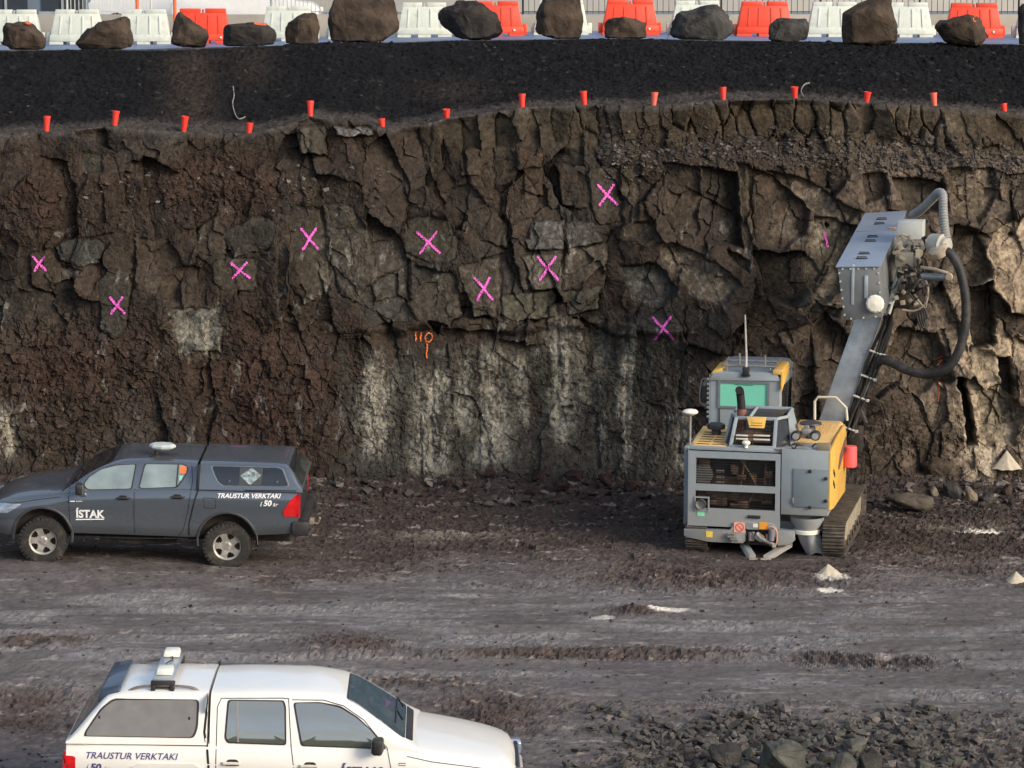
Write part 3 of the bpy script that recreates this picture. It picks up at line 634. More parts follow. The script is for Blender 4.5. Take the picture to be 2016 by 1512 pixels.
for i, (pts, m_, lab) in enumerate(BLD):
    cx_ = sum(p[0] for p in pts) / len(pts); by = max(p[1] for p in pts); X_ = (cx_ - 1008) / F * 62
    zt_ = float(np.interp(X_, bx, zed)); Yb = (H - zt_) * F / (by + 36); wdt = (max(p[0] for p in pts) - min(p[0] for p in pts)) / F * 61
    o = poly_boulder('boulder', pts, Yb + .15, min(1.1, .75 * wdt), m_, i + 3, 0)
    mnz = min(v.co.z for v in o.data.vertices) + o.location.z
    o.location.z += (zt_ - .04 - mnz); tag(o, lab, 'boulder', 'boulders lined up along the street edge')
    if i in (0, 3, 12):   # sprayed mark on the boulder
        tgt = {0: (224, 168, 34, 16, 0), 3: (455, 42, 9, 3.4, 1), 12: (1640, 145, 20, 18, 1496)}[i]
        if i == 0: cxm, cym, rx_, ry_ = 57, 44, 8, 4.5
        elif i == 3: cxm, cym, rx_, ry_ = 517, 46, 17, 4.5
        else: cxm, cym, rx_, ry_ = 1920, 38, 5, 5
        bv = BVHTree.FromObject(o, bpy.context.evaluated_depsgraph_get()); mb = MB(); ok = 0
        n_ = 14
        def hp(u, v):
            r_ = bv.ray_cast(Vector((0, 0, H)) - o.location, ray(cxm + rx_ * u, cym + ry_ * v).normalized(), 200)
            return None if r_[0] is None else r_[0] + r_[1] * .008
        G = [[hp(-1 + 2 * a / n_, -1 + 2 * b_ / n_) for b_ in range(n_ + 1)] for a in range(n_ + 1)]
        for a in range(n_):
            for b_ in range(n_):
                u, v = -1 + 2 * (a + .5) / n_, -1 + 2 * (b_ + .5) / n_; rr_ = u * u + v * v
                if rr_ > 1 or (i == 12 and (rr_ < .45 or u > .3)): continue
                Q = [G[a][b_], G[a + 1][b_], G[a + 1][b_ + 1], G[a][b_ + 1]]
                if None in Q: continue
                if max((q - Q[0]).length for q in Q) > .12: continue
                mb.face(Q); ok = 1
        if ok: mb.build('paint_mark', ORM, o, sm=0)
        else: mb.bm.free()
# templates for loose stone
def template(seed, n=11):
    bm = hull_rock(seed, 1, 1, .75, n=n, sub=0); bmesh.ops.triangulate(bm, faces=bm.faces)
    V = np.array([v.co[:] for v in bm.verts]); bm.verts.index_update(); Fc = np.array([[v.index for v in f.verts] for f in bm.faces]); bm.free(); return V, Fc
TPL = [template(900 + i) for i in range(14)]
def scatter(name, pts, mats, seed):
    """pts: list of (x,y,z,size,matindex)"""
    rnd = random.Random(seed); VV = []; FF = []; MM = []; off = 0
    for x, y, z, s0, mi in pts:
        V, Fc = TPL[rnd.randrange(14)]
        R = np.array(Matrix.Rotation(rnd.uniform(0, 6.28), 3, 'Z') @ Matrix.Rotation(rnd.uniform(-.5, .5), 3, 'X') @ Matrix.Rotation(rnd.uniform(-.5, .5), 3, 'Y'))
        q = (V * np.array([1, rnd.uniform(.6, 1), rnd.uniform(.55, 1)]) * s0) @ R.T + np.array([x, y, z])
        VV.append(q); FF.append(Fc + off); MM += [mi] * len(Fc); off += len(V)
    V = np.concatenate(VV).astype(np.float32); Fc = np.concatenate(FF).astype(np.int32)
    me = bpy.data.meshes.new(name); me.vertices.add(len(V)); me.vertices.foreach_set('co', V.ravel()); me.loops.add(Fc.size); me.loops.foreach_set('vertex_index', Fc.ravel())
    me.polygons.add(len(Fc)); me.polygons.foreach_set('loop_start', np.arange(0, Fc.size, 3, dtype=np.int32)); me.update(calc_edges=True)
    me.polygons.foreach_set('material_index', np.array(MM, dtype=np.int32)); me.polygons.foreach_set('use_smooth', np.zeros(len(Fc), bool))
    return link(name, me, mats)
rnd = random.Random(5)
def usz(lo, hi, p=2.2): return lo + (hi - lo) * rnd.random() ** p
FR = mat('scree stones red', (.034, .019, .017), .9, var=.5, vscale=1.5, bump=.004, bscale=40); FG = mat('scree stones grey', (.055, .047, .041), .9, var=.5, vscale=1.5, bump=.004, bscale=40); FL = mat('scree stones pale', (.13, .11, .10), .9, var=.4, vscale=1.5, bump=.004, bscale=40)
pts = []
for i in range(5200):
    px = rnd.uniform(-150, 2150); k = rnd.random()
    dens = 1.0 if 560 < px < 1400 else (.7 if px >= 1650 else .45)
    if rnd.random() > dens * .98: continue
    py = 925 + 95 * k + (30 if 900 < px < 1350 else 0) * rnd.random(); p = onZ(px, py, .1); y = min(p.y, 52.4)
    s0 = usz(.03, .26 if py < 985 else .13, 3.0)
    mi = (0 if rnd.random() < .6 else 1) if px < 1500 else (1 if rnd.random() < .75 else 2)
    if px > 1900 and py < 975 and rnd.random() < .75: mi = 2
    if rnd.random() < .06: mi = 2
    pts.append((p.x, y, gz(p.x, y) + s0 * .12, s0, mi))
o = scatter('scree', pts, [FR, FG, FL], 3); tag(o, 'reddish and grey broken scree along the foot of the rock face', kind='stuff')
# loose stones on the ledges of the face
pts = []
for i in range(2300):
    px = rnd.uniform(1180, 2016) if rnd.random() < .85 else rnd.uniform(100, 800); tl = float(np.interp(px, tpx, tpy)); py = tl + rnd.gauss(100, 22) if px > 1000 else rnd.gauss(385, 35)
    h = hit_cliff(px, py)
    if h is None: continue
    s0 = usz(.03, .16, 2.5); pts.append((h.x, h.y, h.z + .01, s0, 1 if rnd.random() < .85 else 2))
o = scatter('ledge_rubble', pts, [FR, FG, FL], 4); tag(o, 'loose broken stones lying on the ledges of the rock face', kind='stuff')
# small stones on the mud and the stones in the earth slope
pts = []
for i in range(5200):
    px = rnd.uniform(-60, 2076); py = rnd.uniform(990, 1512); p = onZ(px, py)
    lo = rnd.random()
    if 1150 < py < 1400 and lo > .35: continue
    s0 = usz(.02, .09, 3)
    if py > 1400 and px > 1180: s0 *= 1.6
    pts.append((p.x, p.y, gz(p.x, p.y) + s0 * .1, s0, 1 if rnd.random() < .6 else (0 if rnd.random() < .8 else 2)))
for i in range(2600):   # heap by the lower right corner
    px = rnd.gauss(1570, 200); py = 1560 - 150 * rnd.random() ** 1.2 + 20 * math.sin(px * .02)
    if px < 1100 or px > 2080: continue
    p = onZ(px, py); s0 = usz(.04, .20, 2.0); pts.append((p.x, p.y, gz(p.x, p.y) + s0 * .25, s0, 3 if rnd.random() < .5 else (1 if rnd.random() < .8 else 2)))
o = scatter('gravel', pts, [FR, FG, FL, mat('grey green rubble', (.078, .074, .063), .9, var=.5, vscale=1.5, bump=.004, bscale=40)], 5); tag(o, 'gravel and broken stone strewn over the pit floor', kind='stuff')
pts = []
for i in range(1700):
    px = rnd.uniform(-40, 2056); t = rnd.random(); y = rnd.uniform(54.5, 60.6); x = (px - 1008) / F * (y + .2)
    s0 = usz(.02, .10, 4); pts.append((x, y, sz(x, y) + s0 * .05, s0, 0 if rnd.random() < .55 else 1))
o = scatter('slope_stones', pts, [mat('black slope stones', (.010, .010, .012), .9, var=.4, vscale=1.5), mat('grey slope stones', (.035, .034, .033), .9, var=.5, vscale=1.5)], 6); tag(o, 'small pale and dark stones dotted over the black earth slope', kind='stuff')
# larger stones as things
def lone_rock(name, px, py, w, h, d, m_, seed, lab, cat='rock', group=None, sink=.12, z=None, n=18, rz=None):
    p = onZ(px, py, .12 if z is None else z)
    bm = hull_rock(seed, w, d, h, n=n, sub=1, rough=.10); o = link(name, mesh_of(bm, name, True), m_)
    g = gz(p.x, p.y); mz = min(v.co.z for v in o.data.vertices)
    o.location = (p.x, p.y, g - mz - sink * h); o.rotation_euler = (0, 0, random.Random(seed).uniform(-.6, .6) if rz is None else rz); tag(o, lab, cat, group); return o
G1 = 'larger rocks of the rubble heap in the lower right corner'
for i, (px, py, w, h) in enumerate([(1428, 1500, .46, .44), (1536, 1510, .70, .52), (1682, 1470, .32, .26), (1712, 1516, .34, .46), (1660, 1520, .34, .42), (1628, 1488, .32, .24), (1465, 1516, .36, .26), (1327, 1455, .15, .17), (1476, 1478, .16, .14), (1375, 1500, .2, .15),
         (1590, 1460, .18, .12), (1750, 1450, .2, .16), (1790, 1470, .24, .16), (1820, 1505, .26, .2), (1610, 1506, .2, .16), (1500, 1452, .17, .12), (1400, 1452, .18, .12), (1880, 1490, .22, .15), (1300, 1490, .22, .14), (1565, 1435, .2, .14)]):
    big_ = i == 1
    lone_rock('rubble_rock', px, py, w, h, w * .8, RGG if i % 3 else RG, 50 + i, 'largest angular grey rock of the heap in the lower right, pale on top' if big_ else 'angular greenish grey rock on the rubble heap in the lower right corner', 'rock', None if big_ else G1)
G2 = 'reddish rocks among the scree in front of the pale streaked face'
for i, (px, py, w, h) in enumerate([(1130, 950, .42, .30), (1105, 965, .36, .22), (1190, 957, .30, .26), (1060, 950, .3, .24), (1005, 945, .3, .2), (965, 952, .26, .2), (1240, 965, .3, .22), (1045, 968, .25, .16), (880, 960, .24, .16), (1160, 975, .26, .16), (760, 968, .22, .16), (700, 975, .22, .15)]):
    lone_rock('scree_rock', px, py, w, h, w * .8, RR, 90 + i, 'dark reddish rock in the scree under the pale streaked part of the face', 'rock', G2)
SLB = mat('flat brown slab', (.085, .07, .055), .85, var=.3, vscale=4, dirt=.5, dirtcol=(.12, .10, .08), dscale=3, bump=.01, bscale=20, spec=.2)
def ground_boulder(name, pts, depth, m_, seed, lab, cat='rock', sink=.03):
    by = max(p[1] for p in pts); cx_ = sum(p[0] for p in pts) / len(pts); p = onZ(cx_, by, .1); o = poly_boulder(name, pts, p.y + depth * .3, depth, m_, seed)
    mz = min(v.co.z for v in o.data.vertices) + o.location.z; o.location.z += gz(o.location.x, o.location.y - depth * .3) - mz - sink; tag(o, lab, cat); return o
def zz_(o): return [(1680 + x / 3.98, 780 + y / 3.98) for x, y in o]
ground_boulder('rock_slab', zz_([(245, 760), (330, 742), (430, 738), (635, 762), (628, 820), (612, 872), (520, 850), (250, 790)]), .55, SLB, 130, 'long flat brown slab lying right of the drilling rig', 'rock slab')
ground_boulder('rock', zz_([(870, 700), (900, 668), (978, 738), (970, 795), (892, 797)]), .25, RT_, 141, 'upright pale brown block at the foot of the face near a crushed white patch')
ground_boulder('rock', zz_([(598, 705), (640, 662), (692, 758), (612, 756)]), .2, RT_, 142, 'small pointed tan rock just behind the long flat slab')
ground_boulder('rock', zz_([(690, 640), (810, 640), (855, 705), (820, 765), (720, 760)]), .4, RG, 143, 'dark grey rock between the pointed tan rock and the upright block')
ground_boulder('rock', zz_([(525, 600), (620, 535), (780, 570), (830, 650), (700, 700), (540, 690)]), .4, RB, 144, 'broad dark brown rock leaning at the foot of the face behind the pointed tan rock')
ground_boulder('rock', zz_([(1160, 720), (1215, 665), (1260, 700), (1240, 750), (1170, 760)]), .3, RB, 145, 'brown angular rock at the foot of the face by the right edge')
ground_boulder('rock', zz_([(985, 750), (1060, 705), (1110, 720), (1100, 770), (1050, 790)]), .3, RG, 146, 'low dark rock right of the upright pale block')
0 and lone_rock('rock', 1912, 975, .26, .27, .25, RT_, 131, 'upright pale brown block at the foot of the face near a crushed white patch', 'rock', n=14)
0 and lone_rock('rock', 1848, 966, .22, .24, .2, RT_, 132, 'small pointed tan rock just behind the long flat slab', 'rock', n=12)
lone_rock('rock', 1826, 952, .2, .08, .16, RT_, 133, 'small flat pale rock behind the slab, left of the pointed one', 'rock', n=14)
0 and lone_rock('rock', 1880, 962, .50, .24, .4, RG, 134, 'dark grey rock between the pointed tan rock and the upright block', 'rock', n=16)
0 and lone_rock('rock', 1985, 965, .42, .2, .3, RB, 135, 'brown rock at the foot of the face by the right edge', 'rock', n=16)
lone_rock('rock', 1195, 945, .28, .3, .2, RGG, 136, 'leaning grey green rock standing out of the reddish scree', 'rock', n=14)
0 and lone_rock('rock', 1940, 968, .2, .14, .3, RG, 137, 'flat dark rock leaning against the upright pale block', 'rock', n=14)
# pale heaps of drill cuttings
CUT = mat('pale drill cuttings', (.47, .41, .31), .95, var=.12, vscale=12, bump=.004, bscale=60)
def heap(px, py, r, h, seed, lab, z=None, at=None):
    p = onZ(px, py) if at is None else at; mb = MB(); rings = []; n_ = 28; rd = random.Random(seed)
    ph = [rd.uniform(0, 6.28) for _ in range(4)]
    for i in range(9):
        t = i / 8; R = []
        for k in range(n_):
            a = 2 * math.pi * k / n_; rr = r * t * (1 + .13 * math.sin(2 * a + ph[0]) + .08 * math.sin(5 * a + ph[1]) + .05 * math.sin(9 * a + ph[2])); zz = h * (1 - t) ** (1.15 + .25 * math.sin(a + ph[1])) + h * .03 * math.sin(7 * a + t * 9 + ph[3]) * t - .02 * t
            R.append(mb.bm.verts.new((rr * math.cos(a), rr * math.sin(a), zz)))
        rings.append(R)
    for i in range(8):
        for k in range(n_):
            mb.bm.faces.new((rings[i][k], rings[i][(k + 1) % n_], rings[i + 1][(k + 1) % n_], rings[i + 1][k]))
    bmesh.ops.remove_doubles(mb.bm, verts=mb.bm.verts, dist=.001)
    o = mb.build('cuttings_heap', CUT, sm=85); o.location = (p.x, p.y, (gz(p.x, p.y) if at is None else p.z) - .01); tag(o, lab, 'heap'); return o
heap(1630, 1136, .24, .20, 1, 'small pale cone of drill cuttings on the mud below the dust chute')
heap(2000, 1142, .22, .17, 2, 'small pale cone of drill cuttings at the right edge of the mud')
h_ = hit_cliff(1980, 895)
heap(0, 0, .26, .34, 3, 'taller pale cone of drill cuttings against the foot of the face at the right', at=(h_ + Vector((0, -.1, -.22))))

# ------------------------------------------------------------ red plugs along the lip of the face
REDP = mat('bright red plastic', (.80, .045, .03), .45, var=.08, vscale=8); REDF = mat('faded red plastic', (.72, .13, .09), .5, var=.1, vscale=8)
CUPS = [(91, 220, 247), (225, 215, 242), (361, 228, 254), (490, 241, 260), (611, 196, 224), (753, 235, 254), (880, 214, 233), (1028, 184, 213), (1151, 179, 206), (1287, 181, 207), (1424, 171, 196), (1565, 170, 194), (1705, 180, 202), (1840, 182, 206), (1978, 203, 220)]
CL = ['leftmost red plug on the lip of the rock face', 'red plug second from the left on the lip of the face', 'tilted red plug on the lip above the left part of the face', 'red plug lowest on the lip, left of the one on the grey outcrop', 'tall red plug standing on the grey outcrop of the lip',
      'short red plug in the dip just right of the grey outcrop', 'red plug where the column band begins, above its left end', 'tall red plug above the middle of the column band', 'red plug between the tall one and the faded one', 'faded pale red plug on the lip',
      'red plug just right of the faded one', 'red plug on the highest stretch of lip beside a pale loop of cable', 'red plug above the columns left of the drill feed', 'faded topped red plug above the hose of the drilling rig', 'rightmost short red plug on the lip']
me0 = None
for i, (x, a, b_) in enumerate(CUPS):
    X_ = onY(x, b_, YT).x; yl = float(np.interp(X_, bx, y0b)) + .12 + .1 * random.random()
    X_ = onY(x, b_, yl).x; zg = sz(X_, yl)
    zt_ = onY(x, a, yl).z; hh = min(max(zt_ - zg + .01, .17), .34); r1 = .066; r0 = .047
    mb = MB(); mb.lathe([(0, 0), (r0, 0), (r1, hh * .86), (r1 + .006, hh * .86), (r1 + .008, hh), (r1 - .004, hh), (r0 * .9, hh * .3), (0, hh * .3)], seg=20)
    o = mb.build('hole_plug', REDF if i in (9, 13) else REDP); o.location = (X_, yl, zg - .015); o.rotation_euler = (random.uniform(-.10, .10), random.uniform(-.15, .15), 0)
    tag(o, CL[i], 'plug', 'red plugs marking the blast holes along the lip')
# strings lying on the slope
WH = mat('dirty white cord', (.24, .23, .21), .8)
def cord(pts, lab, r=.012):
    P = []
    for px, py in pts:
        h = SB.ray_cast(Vector((0, 0, H)), ray(px, py).normalized(), 200)[0]
        if h: P.append(h + Vector((0, -.01, .02)))
    if len(P) < 3: return
    mb = MB(); mb.tube(spline(P, 5), r, 6); tag(mb.build('cord', WH), lab, 'cord')
cord([(459, 172), (461, 190), (458, 205), (463, 226), (471, 236), (485, 231)], 'thin whitish cord trailing down the black slope')
cord([(1594, 165), (1584, 168), (1577, 180), (1582, 192), (1592, 200)], 'thin pale loop of cable on the slope beside a red plug')

# ------------------------------------------------------------ barriers
WP = mat('translucent white plastic', (.60, .64, .57), .45, var=.06, vscale=2, dirt=.6, dirtcol=(.33, .32, .25), dscale=3.5); RP = mat('orange red plastic', (.74, .06, .025), .42, var=.08, vscale=2, dirt=.2, dirtcol=(.35, .1, .06), dscale=3)
LENS = mat('small reflector', (.8, .7, .6), .2)
def barrier(px, base, red):
    w = .78; yy = 68.0; X_ = (px - 1008) / F * (yy * .99 + .2); zg = szt(X_)
    t = empty('road_barrier', (X_, yy + .12 * math.sin(px * 1.7), zg), .05 * math.sin(px)); m_ = RP if red else WP
    mb = MB()
    W = 1.36 if not red else 1.42
    def sec(z, hw, hd): return [Vector((-hw, -hd, z)), Vector((hw, -hd, z)), Vector((hw, hd, z)), Vector((-hw, hd, z))]
    # foot with two fork pockets, block base, tapering body, two top lugs with a slot between
    for a, b_ in ((-W / 2, -.34), (-.16, .16), (.34, W / 2)): mb.hexa(sec(0, 0, 0) and [Vector((a, -.24, 0)), Vector((b_, -.24, 0)), Vector((b_, .24, 0)), Vector((a, .24, 0))], [Vector((a, -.235, .07)), Vector((b_, -.235, .07)), Vector((b_, .235, .07)), Vector((a, .235, .07))])
    mb.hexa(sec(.07, W / 2, .24), sec(.24, W / 2 - .012, .225), bev=.02)
    mb.hexa(sec(.235, W / 2 - .03, .20), sec(.76, W / 2 - .13, .115), bev=.02)
    for sx in (-1, 1):
        a, b_ = (.07, W / 2 - .135); P = [Vector((sx * a, -.11, .75)), Vector((sx * b_, -.11, .75)), Vector((sx * b_, .11, .75)), Vector((sx * a, .11, .75))]
        if sx < 0: P = [P[1], P[0], P[3], P[2]]
        mb.hexa(P, [p + Vector((-.01 * (1 if p.x > 0 else -1), 0, .115)) for p in P], bev=.015)
    mb.box((0, 0, .78), (.035, .10, .13), bev=.006)
    for sx in (-1, 1):   # coupling lug and stiffening ribs
        mb.box((sx * (W / 2 + .035), 0, .17), (.10, .16, .26), bev=.02)
        for rx_ in (.16, .42): mb.hexa([Vector((sx * rx_ - .018, -.215, .26)), Vector((sx * rx_ + .018, -.215, .26)), Vector((sx * rx_ + .018, -.19, .26)), Vector((sx * rx_ - .018, -.19, .26))], [Vector((sx * rx_ * .93 - .014, -.145, .70)), Vector((sx * rx_ * .93 + .014, -.145, .70)), Vector((sx * rx_ * .93 + .014, -.11, .70)), Vector((sx * rx_ * .93 - .014, -.11, .70))])
    mb.build('barrier_body', m_, t)
    if red: MB().lathe([(0, .0), (.028, 0), (.028, .02), (0, .024)], Matrix.Translation((W / 2 - .24, -.24, .15)) @ Matrix.Rotation(math.pi / 2, 4, 'X'), 12).build('reflector', LENS, t)
    return t
BR = [(30, 80, 0, 'white barrier behind the leftmost boulder'), (155, 82, 0, 'white barrier between the leftmost boulder and the wedge shaped boulder'), (287, 78, 0, 'white barrier left of the leftmost red one'), (402, 70, 1, 'leftmost orange red barrier'), (569, 66, 0, 'white barrier behind the small upright brown boulder'),
      (702, 64, 0, 'white barrier mostly hidden behind the largest boulder'), (836, 63, 0, 'white barrier between the largest boulder and the rounded dark boulder'), (975, 60, 1, 'red barrier behind the rounded dark boulder'), (1105, 59, 0, 'white barrier behind the tall tan boulder'),
      (1240, 59, 1, 'red barrier behind the small squat boulder'), (1372, 60, 0, 'white barrier behind the broad grey boulder'), (1503, 60, 1, 'red barrier right of the broad grey boulder'), (1640, 62, 0, 'white barrier left of the squared brown block'), (1782, 64, 0, 'white barrier right of the squared brown block'),
      (1916, 65, 1, 'rightmost red barrier behind the boulder with an orange arc'), (2052, 66, 0, 'white barrier cut by the right edge of the picture')]
for px, b_, red, lab in BR:
    tag(barrier(px, b_, red), lab, 'barrier', 'red barriers on the street edge' if red else 'white barriers on the street edge')

# ------------------------------------------------------------ across the street
CONC = mat('concrete kerb wall', (.34, .31, .26), .85, var=.15, vscale=1.2, dirt=.4, dirtcol=(.2, .18, .15), dscale=.8); GALV = mat('galvanised steel', (.42, .43, .44), .45, metal=.7); DRK_ = mat('dark opening', (.015, .015, .017), .5)
mb = MB(); mb.bb(-16, 16, 73, 73.35, 8.1, 8.93, .02); o = mb.build('low_wall', CONC); tag(o, 'low beige concrete wall running behind the barriers', 'wall')
FAC = mat('blue grey facade panel', (.16, .20, .24), .35, var=.1, vscale=.5); FA2 = mat('pale facade render', (.42, .40, .36), .8, var=.1, vscale=.4); GLS = mat('dark window glass', (.03, .04, .05), .08, var=.1, ior=1.8)
b0 = empty('building', (-14, 96, 8.3)); MB().bb(-5, 5.4, 0, 9, 0, 7, .02).build('wall', FAC, b0)
for i in range(5):
    w_ = MB().bb(-4.6 + i * 2, -3.1 + i * 2, -.06, .0, .5, 2.6).build('window', GLS, b0)
    MB().bb(-4.7 + i * 2, -3.0 + i * 2, -.12, -.065, .32, .46).build('sill', GALV, w_)
    MB().bb(-3.9 + i * 2, -3.82 + i * 2, -.12, -.065, .46, 2.6).build('mullion', GALV, w_)
tag(b0, 'blue grey building with tall windows beyond the street at the left', 'building')
b1_ = empty('building', (8, 100, 8.2)); MB().bb(-16, 16, 0, 9, 0, 7, .02).build('wall', FA2, b1_)
for i in range(10): MB().bb(-14 + i * 3, -12 + i * 3, -.05, 0, 1.2, 2.6).build('window', GLS, b1_)
MB().bb(-16, 16, -.08, 0, 0, .5).build('plinth', FAC, b1_)
tag(b1_, 'long pale rendered building beyond the street at the right', 'building')
def fence(x0, x1, y, lab, m_, zb=8.93, pitch=.11):
    t = empty('mesh_fence', ((x0 + x1) / 2, y, zb)); w = (x1 - x0) / 2; mb = MB(); n_ = int(2 * w / pitch)
    for i in range(n_ + 1): mb.box((-w + i * pitch, 0, .6), (.016, .016, 1.2))
    for z in (.06, .45, .85, 1.18): mb.box((0, 0.018, z), (2 * w, .018, .02))
    mb.build('mesh_panel', m_, t)
    k = max(2, int(2 * w / 2.4) + 1)
    for i in range(k): MB().tube([(-w + i * 2 * w / (k - 1), .05, -.1), (-w + i * 2 * w / (k - 1), .05, 1.3)], .03, 10).build('post', m_, t)
    tag(t, lab, 'fence'); return t
WF = mat('white fence wire', (.55, .54, .5), .5)
fence(-12.2, -9.9, 74.5, 'white wire mesh fence standing behind the second white barrier', WF); fence(-6.6, -4.8, 74.5, 'grey wire fence panel left of the largest boulder', GALV); fence(.3, 13.9, 74.5, 'dark wire fence behind the right half of the barrier row', mat('black fence wire', (.03, .03, .035), .5), pitch=.16)
CAR = mat('white car paint', (.72, .72, .70), .25, coat=.6, var=.04); TY = mat('tyre rubber', (.02, .019, .018), .8, var=.2, vscale=9, dirt=.5, dirtcol=(.07, .055, .045), dscale=5)
def side_vehicle(name, loc, prof, wheels, width, lab, cat, glass):
    t = empty(name, loc); n_ = len(prof)
    mb = MB(); mb.prism([(x, -width / 2, z) for x, z in prof], (0, width, 0), bev=.05); mb.build('body', CAR, t)
    for gp in glass:
        MB().prism([(x, -width / 2 - .012, z) for x, z in gp], (0, .02, 0)).build('window', GLS, t)
    for wx_ in wheels:
        for sy in (-1, 1):
            M_ = Matrix.Translation((wx_, sy * (width / 2 - .09), .33)) @ Matrix.Rotation(math.pi / 2, 4, 'X')
            w_ = MB().lathe([(.0, -.1), (.26, -.11), (.33, -.08), (.33, .08), (.26, .11), (0, .1)], M_, 24).build('wheel', TY, t)
            MB().lathe([(.0, -.115), (.2, -.12), (.2, .12), (0, .115)], M_, 20).build('rim', GALV, w_)
    MB().box((prof[0][0] + .02, -width / 2 + .2, .72), (.1, .3, .14), bev=.02).build('headlight', LENS, t); MB().box((prof[0][0] + .02, width / 2 - .2, .72), (.1, .3, .14), bev=.02).build('headlight', LENS, t)
    tag(t, lab, cat); return t
side_vehicle('van', (-10.3, 82, szt(-9)), [(-2.3, .25), (-2.35, .9), (-1.9, 1.35), (-1.2, 2.1), (2.6, 2.1), (2.65, .25)], (-1.5, 1.7), 1.9, 'white van parked beyond the barriers at the left', 'van', [[(-1.7, 1.35), (-1.15, 1.9), (-.3, 1.9), (-.3, 1.35)]])
side_vehicle('car', (-7.7, 79, szt(-7.7)), [(2.1, .3), (2.15, .75), (1.9, .95), (1.0, 1.02), (.4, 1.45), (-1.2, 1.48), (-1.9, 1.05), (-2.1, .9), (-2.1, .3)], (-1.35, 1.35), 1.78, 'white car parked in front of the white van', 'car', [[(.9, 1.02), (.38, 1.38), (-1.1, 1.4), (-1.6, 1.05)]])
OB = mat('orange traffic post', (.75, .14, .04), .5)
for px_, yy_, lb in ((272, 71, 'orange marker post behind the third white barrier'), (346, 71, 'orange marker post beside the leftmost red barrier')):
    X_ = (px_ - 1008) / F * 70.5; mb = MB(); mb.lathe([(.12, 0), (.12, .03), (.045, .05), (.045, 1.15), (0, 1.16)], seg=16); o = mb.build('marker_post', OB, loc=(X_, yy_, szt(X_))); tag(o, lb, 'post')
# ------------------------------------------------------------ PICKUP TRUCKS
BLK = mat('black trim plastic', (.022, .022, .023), .55, var=.2, vscale=9, dirt=.35, dirtcol=(.10, .08, .065), dscale=5)
SEAM = mat('panel gap', (.012, .012, .013), .8); CHR = mat('bright metal', (.6, .6, .6), .25, metal=.9)
ALLOY = mat('alloy rim', (.74, .71, .65), .4, metal=.35, var=.08, vscale=10, dirt=.5, dirtcol=(.30, .25, .20), dscale=9); UND = mat('underbody', (.03, .024, .02), .9, var=.4, vscale=8, dirt=.7, dirtcol=(.11, .09, .06), dscale=5)
REDL = mat('red lamp lens', (.62, .012, .015), .12, coat=.6, var=.15, vscale=14); HEADL = mat('headlamp lens', (.45, .52, .62), .08, metal=.5, var=.35, vscale=9, ior=1.6)
TXW = mat('white lettering', (.82, .82, .80), .5, var=.03); TXP = mat('purple lettering', (.075, .065, .20), .5, var=.05)
def lerpf(tab): xs = [a for a, *_ in tab]; return lambda s, k=1: float(np.interp(s, xs, [r[k] for r in tab]))
def smf(tab):
    """smooth interpolation through a table"""
    xs = [a for a, b in tab]; ys = [b for a, b in tab]
    m = [0.0] * len(xs)
    for i in range(len(xs)):
        if 0 < i < len(xs) - 1:
            a = (ys[i] - ys[i - 1]) / (xs[i] - xs[i - 1]); b = (ys[i + 1] - ys[i]) / (xs[i + 1] - xs[i]); m[i] = 0 if a * b <= 0 else 2 * a * b / (a + b)
        elif i == 0: m[i] = (ys[1] - ys[0]) / (xs[1] - xs[0])
        else: m[i] = (ys[-1] - ys[-2]) / (xs[-1] - xs[-2])
    def f(s):
        if s <= xs[0]: return ys[0]
        if s >= xs[-1]: return ys[-1]
        i = max(j for j in range(len(xs)) if xs[j] <= s); h = xs[i + 1] - xs[i]; t = (s - xs[i]) / h
        return (2 * t ** 3 - 3 * t * t + 1) * ys[i] + (t ** 3 - 2 * t * t + t) * h * m[i] + (-2 * t ** 3 + 3 * t * t) * ys[i + 1] + (t ** 3 - t * t) * h * m[i + 1]
    return f
